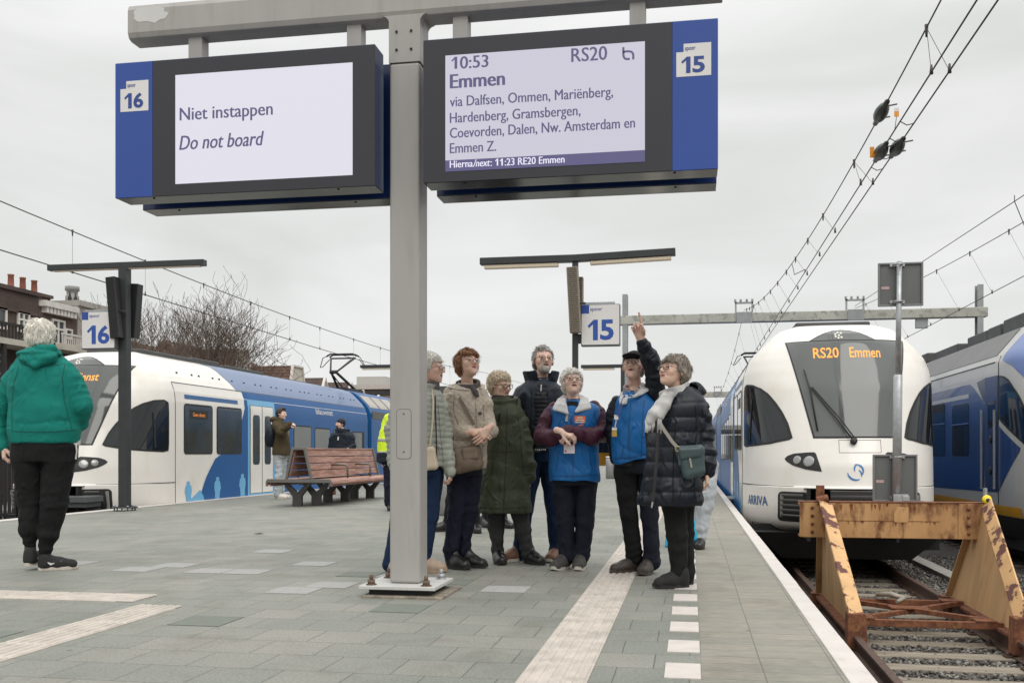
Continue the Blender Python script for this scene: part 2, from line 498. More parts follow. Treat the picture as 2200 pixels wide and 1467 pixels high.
# ------------------------------------------------------------------ people
def skin_mat(name, c):
 return mk(name, c, 0.48, 0, 0.10, 28, 0.12, 260, spec=0.4, col2=(c[0] * 1.0, c[1] * 0.82, c[2] * 0.79), mscale=11, mlo=0.5, mhi=0.75)
SKIN = [skin_mat('skin_fair', (0.68, 0.475, 0.385)), skin_mat('skin_rosy', (0.65, 0.43, 0.345)), skin_mat('skin_warm', (0.63, 0.425, 0.325))]
EYEW = mk('eye_white', (0.75, 0.73, 0.71), 0.2, 0, 0.02)
IRIS = mk('eye_iris', (0.03, 0.035, 0.04), 0.15, 0, 0.05)
LIP = mk('lips', (0.42, 0.20, 0.17), 0.42, 0, 0.06, 40)
MOUTH = mk('mouth_inside', (0.035, 0.012, 0.010), 0.5, 0, 0.1)
FRAME = mk('glasses_frame', (0.02, 0.016, 0.014), 0.3, 0, 0.05)
FRAMEL = mk('glasses_frame_fine', (0.16, 0.12, 0.10), 0.3, 0.5, 0.05)
def lens_mat():
 m = bpy.data.materials.new('glasses_lens'); m.use_nodes = True
 t = m.node_tree; t.nodes.clear(); o = t.nodes.new('ShaderNodeOutputMaterial')
 a = t.nodes.new('ShaderNodeBsdfTransparent'); g = t.nodes.new('ShaderNodeBsdfGlossy'); g.inputs['Roughness'].default_value = 0.05
 fr = t.nodes.new('ShaderNodeFresnel'); fr.inputs['IOR'].default_value = 1.45
 x = t.nodes.new('ShaderNodeMixShader')
 t.links.new(fr.outputs[0], x.inputs[0]); t.links.new(a.outputs[0], x.inputs[1]); t.links.new(g.outputs[0], x.inputs[2])
 t.links.new(x.outputs[0], o.inputs['Surface']); return m
LENS = lens_mat()
def hair_mat(name, c, var=0.35):
 return mk(name, tuple(min(0.85, x * 1.25) for x in c), 0.55, 0, var * 0.8, 45, 0.25, 160, spec=0.35, stretch=(3, 3, 0.6), bdist=0.004)
HAIR = {'white': hair_mat('hair_white', (0.66, 0.63, 0.57), 0.16), 'auburn': hair_mat('hair_auburn', (0.20, 0.095, 0.045)),
  'blondgrey': hair_mat('hair_blond_grey', (0.46, 0.38, 0.28), 0.3), 'grey': hair_mat('hair_grey', (0.27, 0.255, 0.235)),
  'greybrown': hair_mat('hair_grey_brown', (0.21, 0.18, 0.15)), 'silver': hair_mat('hair_silver', (0.58, 0.555, 0.51), 0.2),
  'dark': hair_mat('hair_dark_brown', (0.035, 0.022, 0.016))}
def fabric(name, c, rough=0.75, bump=0.25, bs=220, var=0.1, sheen=0.0, spec=0.3, crease=0.8):
 m = mk(name, c, rough, 0, var, 9, bump, bs, spec=spec, sheen=sheen, bdist=0.003)
 t = m.node_tree; N = t.nodes; b = N['Principled BSDF']   # crisp creases over the weave
 tcn = N.new('ShaderNodeTexCoord'); q = N.new('ShaderNodeMapping'); q.inputs['Scale'].default_value = (1.0, 1.0, 0.6); n = N.new('ShaderNodeTexNoise')
 n.noise_type = 'RIDGED_MULTIFRACTAL'; n.inputs['Scale'].default_value = 11; n.inputs['Detail'].default_value = 3; n.inputs['Distortion'].default_value = 1.2
 bp = N.new('ShaderNodeBump'); bp.inputs['Strength'].default_value = crease; bp.inputs['Distance'].default_value = 0.03
 t.links.new(tcn.outputs['Object'], q.inputs['Vector']); t.links.new(q.outputs['Vector'], n.inputs['Vector']); t.links.new(n.outputs['Fac'], bp.inputs['Height'])
 if b.inputs['Normal'].links: t.links.new(b.inputs['Normal'].links[0].from_socket, bp.inputs['Normal'])
 t.links.new(bp.outputs['Normal'], b.inputs['Normal']); return m
CLOTH = {
 'green': fabric('teal_green_sweat_fabric', (0.003, 0.165, 0.135), 0.85, var=0.08),
 'palegreen': fabric('pale_green_quilted_nylon', (0.30, 0.315, 0.27), 0.5, 0.1),
 'beige': fabric('beige_quilted_fabric', (0.42, 0.36, 0.29), 0.6, 0.15),
 'olive': fabric('olive_raincoat_fabric', (0.036, 0.043, 0.022), 0.6, 0.15),
 'navycoat': fabric('dark_navy_jacket_fabric', (0.006, 0.011, 0.020), 0.55, 0.15),
 'blackknit': fabric('black_padded_vest', (0.006, 0.007, 0.011), 0.6, 0.1),
 'vest': fabric('bright_blue_vest_fabric', (0.006, 0.110, 0.330), 0.5, 0.08, var=0.05),
 'maroon': fabric('maroon_sleeve_fabric', (0.050, 0.010, 0.024), 0.55, 0.1),
 'navyquilt': fabric('navy_quilted_nylon', (0.0065, 0.0095, 0.016), 0.42, 0.06),
 'blackcloth': fabric('black_cotton', (0.0055, 0.0055, 0.006), 0.85),
 'jeans': fabric('dark_blue_denim', (0.006, 0.020, 0.055), 0.85, 0.3),
 'navytrs': fabric('navy_trousers_fabric', (0.0055, 0.0065, 0.018), 0.8),
 'navytrs2': fabric('navy_twill', (0.0055, 0.0080, 0.017), 0.8),
 'greytrs': fabric('charcoal_trousers_fabric', (0.028, 0.028, 0.027), 0.8),
 'lightjeans': fabric('washed_light_denim', (0.42, 0.45, 0.47), 0.85, 0.3, var=0.2),
 'brownparka': fabric('olive_brown_parka_fabric', (0.058, 0.042, 0.020), 0.8),
 'hivis': fabric('hi_vis_yellow_fabric', (0.62, 0.80, 0.03), 0.6, 0.1),
 'reflect': mk('reflective_grey_tape', (0.33, 0.33, 0.32), 0.4, 0, 0.05, 20),
 'fleece': fabric('pale_grey_fleece', (0.52, 0.51, 0.50), 0.95, 0.6, 160),
 'scarfgrey': fabric('grey_patterned_scarf', (0.075, 0.065, 0.065), 0.9, 0.5, 90, var=0.7),
 'scarfpale': fabric('pale_grey_striped_scarf', (0.44, 0.43, 0.42), 0.9, 0.5, 120, var=0.35),
 'whitecotton': fabric('white_cotton', (0.55, 0.53, 0.51), 0.9),
 'sock': fabric('grey_sock', (0.055, 0.055, 0.058), 0.95, 0.5),
 'shirt': fabric('checked_shirt', (0.35, 0.30, 0.29), 0.85, var=0.4),
 'cap': fabric('dark_cap_cotton', (0.010, 0.008, 0.009), 0.85),
}
LEATHER = {'black': mk('black_leather', (0.009, 0.008, 0.008), 0.35, 0, 0.2, 30, 0.15, 120),
   'brown': mk('brown_leather', (0.15, 0.065, 0.032), 0.5, 0, 0.2, 30, 0.15, 120),
   'darkbrown': mk('dark_brown_leather', (0.040, 0.030, 0.024), 0.5, 0, 0.2, 30, 0.15, 120),
   'greyhike': mk('grey_hiking_nubuck', (0.050, 0.046, 0.042), 0.75, 0, 0.35, 60, 0.3, 120),
   'suede': mk('black_suede', (0.008, 0.0075, 0.0075), 0.8, 0, 0.2, 40, 0.2, 150),
   'beige': mk('beige_leather', (0.38, 0.28, 0.21), 0.6, 0, 0.1, 30, 0.1, 120),
   'whiteshoe': mk('white_sneaker', (0.60, 0.56, 0.52), 0.6, 0, 0.1, 30),
   'blackmesh': mk('black_sneaker_mesh', (0.014, 0.014, 0.015), 0.8, 0, 0.3, 80, 0.3, 200)}
SOLE = {'black': mk('black_sole', (0.014, 0.013, 0.012), 0.8, 0, 0.2, 30), 'white': mk('white_sole', (0.52, 0.47, 0.41), 0.7, 0, 0.15, 30),
  'brown': mk('brown_sole', (0.07, 0.055, 0.045), 0.8, 0, 0.2, 30), 'tan': mk('tan_sole', (0.36, 0.25, 0.17), 0.8, 0, 0.1, 30)}
class Person:
 """a figure standing at one spot; joints are read as (photo x, photo y, metres behind the feet line)"""
 def __init__(s, label, px, py, zg=0.0, group=None, res=1.0):
  s.D0 = FPX * (CH - zg) / (py - HY); s.zg = zg; s.res = res
  s.px = px
  u = (px - CX) / FPX * s.D0
  loc = UW([(u, s.D0, zg)])[0]
  s.t = thing('person', label, 'person', loc, group)
  s.body = []
  s.sk = []          # skeleton for the hidden core of the body
  s.m = s.D0 / FPX   # metres per photo pixel
 def q(s, px, py, dd=0.0):
  D = s.D0 + dd
  return np.array([(px - CX) / FPX * D, D, CH - (py - HY) / FPX * D])
 def emit(s, name, V, F, mat, parent=None, midx=None):
  return add_mesh(name, UW(V), F, mat, parent or s.t, True, midx)
 # ---------------- head
 def head(s, px, py, H, yaw=0, pitch=0, roll=0, dd=0.0, neck=None, skin=0, hair=None, glasses=None, beard=None, mouth=0.3,
    hat=None, neckr=0.20, seed=1, eyes=True):
  c = s.q(px, py, dd); M = rot(yaw, pitch, roll); s.hM, s.hc, s.hH = M, c, H
  s.skin = skin
  def toW(V): return (V * H) @ M.T + c
  s.toW = toW
  h = 0.0135 * s.res
  nb = (np.array(neck) - c) @ M / H if neck is not None else np.array([0, 0.14, -0.8])
  lo = np.minimum([-0.52, -0.66, -0.62], nb - 0.3); hi = np.maximum([0.52, 0.62, 0.62], nb + 0.3)
  v = Vol(lo, hi, h)
  def face(v, g=0.0):
   v.ell((0, 0.07, 0.14), (0.335 + g, 0.415 + g, 0.365 + g))
   v.ell((0, -0.10, -0.10), (0.275 + g, 0.30 + g, 0.36 + g), 0.10)
   v.ell((0, -0.20, -0.30), (0.185 + g, 0.19 + g, 0.175 + g), 0.09)
   v.ell((0, -0.315, -0.415), (0.085 + g, 0.075 + g, 0.07 + g), 0.07)
  face(v)
  for sx in (-1, 1):
   v.ell((sx * 0.175, -0.265, -0.10), (0.10, 0.10, 0.10), 0.07)                # cheek
   v.cone((sx * 0.05, -0.365, 0.085), (sx * 0.20, -0.325, 0.095), 0.04, 0.035, 0.05)   # brow ridge
   v.ell((sx * 0.135, -0.455, 0.015), (0.075, 0.085, 0.05), 0.05, 's')          # eye socket
   v.ell((sx * 0.345, 0.045, -0.005), (0.032, 0.085, 0.125), 0.02, 'u', rot(sx * 22, 0, sx * -8))   # ear
   v.ell((sx * 0.372, 0.02, 0.0), (0.018, 0.045, 0.075), 0.015, 's')
   v.cone((sx * 0.085, -0.375, -0.13), (sx * 0.145, -0.335, -0.25), 0.012, 0.012, 0.03, 's')  # smile fold
   v.ell((sx * 0.135, -0.375, 0.048), (0.075, 0.045, 0.022), 0.02)             # upper lid
   v.ell((sx * 0.135, -0.365, -0.028), (0.07, 0.04, 0.02), 0.02)               # lower lid
  v.cone((0, -0.375, 0.06), (0, -0.475, -0.115), 0.030, 0.052, 0.035)            # nose
  for sx in (-1, 1):
   v.ell((sx * 0.047, -0.432, -0.132), (0.034, 0.042, 0.032), 0.02)
   v.ell((sx * 0.028, -0.455, -0.168), (0.016, 0.02, 0.014), 0.01, 's')
  v.cone((-0.085, -0.362, -0.232), (0, -0.398, -0.222), 0.026, 0.03, 0.02); v.cone((0.085, -0.362, -0.232), (0, -0.398, -0.222), 0.026, 0.03, 0.02)
  v.cone((-0.06, -0.368, -0.285), (0.06, -0.368, -0.285), 0.032, 0.032, 0.025)
  mo = 0.007 + 0.02 * mouth
  v.ell((0, -0.40, -0.256), (0.09, 0.055, mo), 0.008, 's')
  nt_ = np.array([0, 0.12, -0.30])
  v.cone(nt_, nb, neckr, neckr * 1.12, 0.05)
  v.cone((0, -0.12, -0.36), nt_ * 0.5 + nb * 0.5 + np.array([0, -0.02, 0]), 0.09, 0.12, 0.07)
  V, F = v.mesh(); V = vsmooth(V, F, 1, 0.35)
  cen = V[F].mean(1)
  mi = np.zeros(len(F), np.int32)
  lipm = (np.abs(cen[:, 0]) < 0.10) & (cen[:, 1] < -0.335) & (cen[:, 2] < -0.205 - 0.25 * np.abs(cen[:, 0]) * 0.3) & (cen[:, 2] > -0.312 + 0.3 * np.abs(cen[:, 0]))
  mi[lipm] = 1
  inm = (np.abs(cen[:, 0]) < 0.075) & (cen[:, 1] < -0.30) & (np.abs(cen[:, 2] + 0.255) < mo * 0.85) & (cen[:, 1] > -0.385)
  mi[inm] = 2
  s.body.append((toW(V), F, mi))
  if eyes:
   for sx in (-1, 1):
    mb = MB(); vs = []; fs = []; mids = []; n1_, n2_ = 14, 10
    cc = np.array([sx * 0.135, -0.318, 0.012]); rr = 0.062
    for i in range(n2_ + 1):
     th = math.pi * i / n2_
     for k in range(n1_):
      ph = 2 * math.pi * k / n1_
      vs.append(cc + rr * np.array([math.sin(th) * math.cos(ph), -math.cos(th), math.sin(th) * math.sin(ph)]))
    for i in range(n2_):
     for k in range(n1_):
      fs.append((i * n1_ + k, i * n1_ + (k + 1) % n1_, (i + 1) * n1_ + (k + 1) % n1_, (i + 1) * n1_ + k)); mids.append(1 if i < 2 else 0)
    add_mesh('eye', UW(toW(np.array(vs))), fs, [EYEW, IRIS], s.t, True, mids)
  # hair
  if hair:
   hv = Vol((-0.66, -0.66, -0.75), (0.66, 0.8, 0.8), 0.0155 * s.res)
   t = hair.get('vol', 0.05) * 0.68
   hv.ell((0, 0.07, 0.15), (0.335 + t, 0.415 + t, 0.365 + t * 1.05))
   hv.ell((0, 0.10, -0.05), (0.315 + t * 0.9, 0.36 + t, 0.33), 0.08)
   for e in hair.get('add', []): hv.ell(e[0], tuple(0.93 * x for x in e[1]), 0.06)
   zf, zs, zb = hair.get('z', (0.24, -0.05, -0.32))
   yf, yb = hair.get('y', (-0.20, 0.06))
   def cutz(X, Y, Z):
    a = np.clip((Y - yf) / 0.14, 0, 1); b = np.clip((Y - yb) / 0.20, 0, 1)
    zz = zf + (zs - zf) * a * a * (3 - 2 * a) + (zb - zs) * b * b * (3 - 2 * b)
    zz = zz + hair.get('side', 0.0) * X
    return (zz - Z) * 0.8 + 0.012 * np.sin(X * 40) * np.cos(Y * 33)
   hv.cut(cutz)
   if not hair.get('noear'):
    pass
   HV, HF = hv.mesh(); HN = vnormals(HV, HF)
   am = hair.get('rough', 0.02)
   disp = wrinkle(HV, 16, seed, 5) * am + wrinkle(HV, 42, seed + 5, 5, (1, 1, 0.45)) * am * 0.7
   HV2 = HV + HN * disp[:, None]
   verts = [toW(HV2)]; faces = [HF]; off = len(HV2)
   # loose strands along the flow
   rg = np.random.RandomState(seed + 9); ns = int(1.7 * hair.get('n', 500) / max(1, s.res))
   pick = rg.randint(0, len(HV2), ns)
   p0 = HV2[pick]; n0 = HN[pick]
   crown = np.array([0, 0.18, 0.52]); fl = p0 - crown; fl += hair.get('flow', np.array([0, 0, -0.25]))
   fl -= (fl * n0).sum(1)[:, None] * n0; fl /= np.linalg.norm(fl, axis=1, keepdims=True) + 1e-9
   fl += rg.normal(size=fl.shape) * hair.get('mess', 0.28) * 0.7 - n0 * 0.12
   Ls = 0.6 * hair.get('len', 0.16) * rg.uniform(0.5, 1.3, ns)[:, None]; rr = 0.0085
   sd = np.cross(fl, n0); sd /= np.linalg.norm(sd, axis=1, keepdims=True) + 1e-9
   lift = 0.45 * hair.get('lift', 0.02)
   rows = []
   for j, (tt, ww) in enumerate(((0, 1.0), (0.4, 0.9), (0.75, 0.6), (1, 0.12))):
    cpt = p0 + fl * Ls * tt + n0 * (lift * math.sin(tt * 2.2) + 0.004)
    rows.append(cpt - sd * rr * ww); rows.append(cpt + sd * rr * ww); rows.append(cpt + n0 * rr * ww)
   SV = np.stack(rows, 1).reshape(-1, 3)
   base = np.arange(ns) * 12; sf = []
   for j in range(3):
    for a_, b_ in ((0, 1), (1, 2), (2, 0)):
     sf.append(np.stack([base + 3 * j + a_, base + 3 * j + b_, base + 3 * j + 3 + b_, base + 3 * j + 3 + a_], 1))
   SF = np.concatenate(sf) + off
   verts.append(toW(SV)); faces.append(SF)
   s.emit('hair', np.concatenate(verts), np.concatenate(faces), HAIR[hair['c']])
   ev = Vol((-0.3, -0.55, 0.0), (0.3, -0.2, 0.25), 0.012 * s.res)
   for sx in (-1, 1): ev.cone((sx * 0.06, -0.392, 0.105), (sx * 0.20, -0.348, 0.112), 0.02, 0.015)
   EV, EF = ev.mesh(); s.emit('eyebrows', toW(EV), EF, HAIR[hair.get('brow', hair['c'])])
  if hat == 'cap':
   hv = Vol((-0.6, -1.0, 0.0), (0.6, 0.7, 0.75), 0.016)
   hv.ell((0, 0.07, 0.16), (0.385, 0.465, 0.40)); hv.cut(lambda X, Y, Z: 0.17 - Z)
   hv.ell((0, -0.48, 0.16), (0.29, 0.30, 0.03), 0.03)
   HV, HF = hv.mesh(); HV = vsmooth(HV, HF, 2)
   s.emit('cap', toW(HV), HF, CLOTH['cap'])
  if hat == 'beanie':
   hv = Vol((-0.6, -0.7, -0.2), (0.6, 0.75, 0.85), 0.02)
   hv.ell((0, 0.09, 0.17), (0.39, 0.465, 0.44)); hv.cut(lambda X, Y, Z: 0.13 - 0.35 * (Y + 0.3) - Z)
   HV, HF = hv.mesh(); HV = vsmooth(HV, HF, 2)
   s.emit('beanie', toW(HV), HF, CLOTH['navycoat'])
  if beard:
   bv = Vol((-0.4, -0.62, -0.62), (0.4, 0.1, 0.1), 0.014)
   face(bv, 0.022)
   bv.cone((-0.10, -0.385, -0.205), (0, -0.42, -0.195), 0.028, 0.032, 0.02); bv.cone((0.10, -0.385, -0.205), (0, -0.42, -0.195), 0.028, 0.032, 0.02)
   bv.ell((0, -0.42, -0.258), (0.10, 0.12, 0.045), 0.02, 's')
   bv.cut(lambda X, Y, Z: Z + 0.185 + 0.15 * np.abs(X)); bv.cut(lambda X, Y, Z: np.abs(X) - 0.16 + 0 * Y + 0 * Z); bv.cut(lambda X, Y, Z: Y + 0.16 + 0 * X + 0 * Z)
   BV, BF = bv.mesh(); BN = vnormals(BV, BF); BV = BV + BN * (wrinkle(BV, 60, 3, 5) * 0.008)[:, None]
   s.emit('beard', toW(BV), BF, HAIR[beard])
  if glasses:
   mb = MB(); ml = MB(); r = 0.009 * glasses.get('w', 1.0); hw, hh = glasses.get('size', (0.105, 0.07))
   sq = glasses.get('sq', 3.0)
   zc = -0.005; yc = -0.47
   for sx in (-1, 1):
    ring = []
    for k in range(25):
     t_ = 2 * math.pi * k / 24
     cx_, sy_ = math.cos(t_), math.sin(t_)
     ring.append((sx * 0.140 + hw * math.copysign(abs(cx_) ** (2 / sq), cx_), yc + 0.10 * (abs(sx * 0.14 + hw * cx_) / 0.25) ** 2 * 0.5, zc + hh * math.copysign(abs(sy_) ** (2 / sq), sy_)))
    W = [Vector(x) for x in UW(toW(np.array(ring)))]
    mb.tube(W, r * H, 6, cap=False)
    ml.add(W[:-1], [tuple(range(24))])
    tm = UW(toW(np.array([(sx * (0.14 + hw), yc + 0.05, zc + 0.02), (sx * 0.34, -0.30, 0.02), (sx * 0.362, 0.03, 0.035)])))
    mb.tube(tm, r * H, 6)
   mb.tube(UW(toW(np.array([(-0.14 + hw, yc, zc + 0.01), (0, yc - 0.01, zc + 0.025), (0.14 - hw, yc, zc + 0.01)]))), r * H, 6)
   g = mb.build('glasses', FRAME if glasses.get('dark', 1) else FRAMEL, s.t)
   ml.build('lens', LENS, g)
  s.neck = (c + M @ (np.array([0, 0.1, -0.3]) * H), toW(nb[None])[0])
  return s
 # ---------------- hands
 def hand(s, W, dr, pn, side=1, curl=(0.5, 0.5, 0.5, 0.5), thumb=0.5, size=1.0):
  """W wrist, dr direction of the fingers, pn direction the palm faces; side=+1 puts the thumb along dr x pn"""
  W = np.array(W, float); dr = np.array(dr, float); dr /= np.linalg.norm(dr)
  pn = np.array(pn, float); pn -= dr * (pn @ dr); pn /= np.linalg.norm(pn)
  lt = np.cross(dr, pn) * side
  z = size
  v = Vol(W - 0.16 * z, W + 0.21 * z, 0.0030 * max(1, s.res))
  v.cone(W - dr * 0.03 * z, W + dr * 0.012 * z, 0.026 * z, 0.024 * z, 0.01)
  pk = W + dr * 0.05 * z
  roots = [W + dr * (0.088 + e) * z + lt * o * z for o, e in ((0.030, 0.0), (0.010, 0.006), (-0.011, 0.003), (-0.030, -0.006))]
  for rt in roots: v.cone(W + dr * 0.012 * z + (rt - W - dr * 0.088 * z) * 0.45, rt, 0.0155 * z, 0.0125 * z, 0.012)
  def ro(vec, ang):            # bend towards the palm normal
   return vec * math.cos(ang) + np.cross(np.cross(vec, pn) / (np.linalg.norm(np.cross(vec, pn)) + 1e-9), vec) * math.sin(ang)
  for i, rt in enumerate(roots):
   f = (0.93, 1.0, 0.95, 0.78)[i] * z; c_ = curl[i]
   d = dr + lt * (0.06, 0.0, -0.04, -0.10)[i]; d = d / np.linalg.norm(d); p = rt; ang = 0
   for Ln, rr, b in ((0.044, 0.0095, 0.75), (0.027, 0.0085, 0.95), (0.022, 0.0075, 0.6)):
    ang += c_ * b * 1.35
    dd = d * math.cos(ang) + pn * math.sin(ang)
    q_ = p + dd * Ln * f; v.cone(p, q_, rr * z, (rr - 0.001) * z, 0.004); p = q_
  tb = W + dr * 0.028 * z + lt * 0.026 * z + pn * 0.006 * z
  d1 = dr * 0.62 + lt * (0.75 - 0.5 * thumb) + pn * (0.25 + 0.5 * thumb); d1 /= np.linalg.norm(d1)
  p1 = tb + d1 * 0.04 * z; d2 = d1 + dr * 0.45 - lt * 0.35 * thumb; d2 /= np.linalg.norm(d2); p2 = p1 + d2 * 0.03 * z; p3 = p2 + d2 * 0.024 * z
  v.chain([tb, p1, p2, p3], [0.0145 * z, 0.012 * z, 0.0105 * z, 0.008 * z], 0.008)
  V, F = v.mesh(); s.body.append((V, F, np.zeros(len(F), np.int32)))
  return s
 # ---------------- clothes
 def top(s, name, mat, tab, arms=(), n=2.5, puff=None, wr=(0.006, 9), arm_puff=None, seed=3, res=0.0065, k=0.028, cut=None, extra=None, ak=0.92, awr=(0.006, 22)):
  """tab rows (py, cx px, half-width px, half-depth m, dd) from hem to neck; arms: lists of ((px,py,dd), radius)"""
  rows = []
  for py, cx, rx, ry, dd in tab:
   p = s.q(cx, py, dd); rows.append((p[2], p[0], p[1], rx * (s.D0 + dd) / FPX, ry))
  rows.sort()
  A_ = []
  for a in arms:                 # the sleeve starts narrow at the shoulder point
   pts = [s.q(*j) for j, r in a]; rs = [r * ak for j, r in a]
   d = pts[1] - pts[0]; L0 = np.linalg.norm(d); d = d / L0
   A_.append(([pts[0] - d * 0.028 if d[2] < 0 else pts[0], pts[0] + d * 0.07] + pts[1:], [rs[0] * 0.66, rs[0] * 0.95] + rs[1:]))
  allp = [np.array([r[1] + e * r[3], r[2] + f * r[4], r[0]]) for r in rows for e in (-1, 1) for f in (-1, 1)]
  for pts, rs in A_:
   for p, r in zip(pts, rs): allp += [p - r, p + r]
  allp = np.array(allp); h = res * s.res
  v = Vol(allp.min(0) - 0.05, allp.max(0) + 0.06, h)
  # dense smooth interpolation of the loft rows
  rr = np.array(rows); zz = np.linspace(rr[0, 0], rr[-1, 0], 40); T = [zz]
  for c_ in range(1, 5):
   a = np.interp(zz, rr[:, 0], rr[:, c_]); b = a.copy()
   for _ in range(1): b[1:-1] = 0.25 * b[:-2] + 0.5 * b[1:-1] + 0.25 * b[2:]
   T.append(b)
  v.loft(np.stack(T, 1), n)
  for pts, rs in A_: v.chain(pts, rs, k)
  if extra: extra(v, s)
  if cut: v.cut(lambda X, Y, Z: cut(X, Y, Z))
  V, F = v.mesh(); V = vsmooth(V, F, 1, 0.4); N = vnormals(V, F)
  disp = np.zeros(len(V))
  arm_m = np.zeros(len(V)); arm_s = np.zeros(len(V)); bestd = np.full(len(V), 1e9)
  for pts, rs in A_:
   sp, bd = seg_param(V, pts, rs)
   m = bd < bestd; bestd[m] = bd[m]; arm_s[m] = sp[m]
  # is the vertex on a sleeve or on the trunk
  tz = T[0]; qx = np.interp(V[:, 2], tz, T[1]); qy = np.interp(V[:, 2], tz, T[2]); rx_ = np.interp(V[:, 2], tz, T[3]); ry_ = np.interp(V[:, 2], tz, T[4])
  td = ((np.abs((V[:, 0] - qx) / rx_) ** n + np.abs((V[:, 1] - qy) / ry_) ** n) ** (1 / n) - 1) * np.minimum(rx_, ry_)
  td = np.where((V[:, 2] < tz[0] - 0.02) | (V[:, 2] > tz[-1] + 0.03), 1, td)
  arm_m = np.clip((td - bestd) / 0.02 * 0.5 + 0.5, 0, 1) if A_ else arm_m
  if puff:
   per, amp = puff[:2]; slope = puff[2] if len(puff) > 2 else 0.0
   ph = (V[:, 2] - rows[0][0] + slope * np.abs(V[:, 0] - qx)) / per
   pu = np.sqrt(np.abs(np.sin(math.pi * ph)) + 1e-4) - 0.8
   pa = np.sqrt(np.abs(np.sin(math.pi * arm_s / per)) + 1e-4) - 0.8
   disp += amp * (pu * (1 - arm_m) + pa * arm_m)
  if puff and len(puff) > 3:     # diamond quilting
   per, amp = puff[:2]; a1 = V[:, 0] + V[:, 1] * 0.6
   d1 = np.minimum(np.abs(np.sin(math.pi * (a1 + V[:, 2]) / per)), np.abs(np.sin(math.pi * (a1 - V[:, 2]) / per)))
   disp = amp * (np.sqrt(d1 + 1e-4) - 0.7)
  disp += wr[0] * wrinkle(V, wr[1], seed, 6, (1, 1, 0.8)) * (1 - 0.5 * arm_m)
  disp += wr[0] * 0.55 * wrinkle(V, wr[1] * 2.6, seed + 1, 6, (0.8, 0.8, 1.2)) * (1 - 0.3 * arm_m)
  fo = np.clip(1 - np.abs(wrinkle(V, wr[1] * 1.15, seed + 7, 5, (1.1, 1.0, 0.55))) * 1.3, 0, 1) ** 2 - np.clip(1 - np.abs(wrinkle(V, wr[1] * 1.6, seed + 8, 5, (0.6, 0.8, 1.2))) * 1.5, 0, 1) ** 2
  disp += wr[0] * 0.9 * fo * (1 - arm_m * 0.4)
  if A_:
   ridge = 1 - np.abs(np.sin(arm_s * awr[1] * 1.6 + 2.5 * wrinkle(V, 8, seed + 2, 4)))
   disp += awr[0] * arm_m * (ridge * 1.2 - 0.4 + 0.6 * wrinkle(V, 26, seed + 3, 5))
  V = V + N * disp[:, None]
  o = s.emit(name, V, F, mat)
  for pts, rs in A_: s.sk.append((pts, [r * 0.55 for r in rs]))
  z0 = rows[0][0] + 0.30 * min(1.0, (rows[-1][0] - rows[0][0]) / 0.5); sp_ = [np.array([np.interp(z, T[0], T[1]), np.interp(z, T[0], T[2]), z]) for z in np.linspace(z0, rows[-1][0] - 0.03, 6)]
  s.sk.append((sp_, [0.5 * min(np.interp(p[2], T[0], T[3]), np.interp(p[2], T[0], T[4])) for p in sp_]))
  return o
 def trousers(s, mat, legs, waist, cuffz=None, wr=(0.006, 12), seed=7, res=0.0075, name='trousers'):
  """legs: lists of ((px,py,dd), radius) hip->knee->ankle; waist: (py, cx, half-width px, half-depth, dd)"""
  lk = getattr(s, 'legk', 0.82); Lg = [([s.q(*j) for j, r in a], [r * lk * (1.06 if i == 0 else 1) for i, (j, r) in enumerate(a)]) for a in legs]
  w_ = s.q(waist[1], waist[0], waist[4]); rx = waist[2] * s.m * (0.86 + 0.14 * (lk > 0.9))
  allp = [w_ + np.array([rx, waist[3], 0.1]), w_ - np.array([rx, waist[3], 0.1])]
  for pts, rs in Lg:
   for p, r in zip(pts, rs): allp += [p - r, p + r]
  allp = np.array(allp); v = Vol(allp.min(0) - 0.04, allp.max(0) + 0.05, res * s.res)
  hz = min(l[0][0][2] for l in Lg)
  v.loft([(hz - 0.02, w_[0], w_[1], rx * 0.95, waist[3] * 0.9), (hz + 0.08, w_[0], w_[1], rx, waist[3]), (w_[2], w_[0], w_[1], rx, waist[3])], 2.3)
  for pts, rs in Lg: v.chain(pts, rs, 0.022)
  zc = min(l[0][-1][2] for l in Lg)
  V, F = v.mesh(); V = vsmooth(V, F, 1, 0.4); N = vnormals(V, F)
  disp = wr[0] * wrinkle(V, wr[1], seed, 6, (1, 1, 0.7)) + wr[0] * 0.6 * wrinkle(V, wr[1] * 3, seed + 1, 6, (0.6, 0.6, 1.3)) + wr[0] * np.clip(1 - np.abs(wrinkle(V, wr[1] * 1.5, seed + 6, 5, (1.2, 1.2, 0.45))) * 1.4, 0, 1) ** 2
  for pts, rs in Lg:            # bunching above the shoe and at the knee
   sp, bd = seg_param(V, pts, rs); tot = sum(np.linalg.norm(np.array(pts[i + 1]) - np.array(pts[i])) for i in range(len(pts) - 1))
   near = np.exp(-((tot - sp) / 0.10) ** 2) + 0.5 * np.exp(-((sp - np.linalg.norm(np.array(pts[1]) - np.array(pts[0]))) / 0.09) ** 2)
   on = bd < 0.02
   disp += on * near * 0.0035 * np.sin(sp * 80 + 5 * wrinkle(V, 9, seed + 4, 4) + 25 * V[:, 0])
  V = V + N * disp[:, None]
  s.emit(name, V, F, mat)
  for pts, rs in Lg: s.sk.append((pts, [r * 0.6 for r in rs]))
  return s
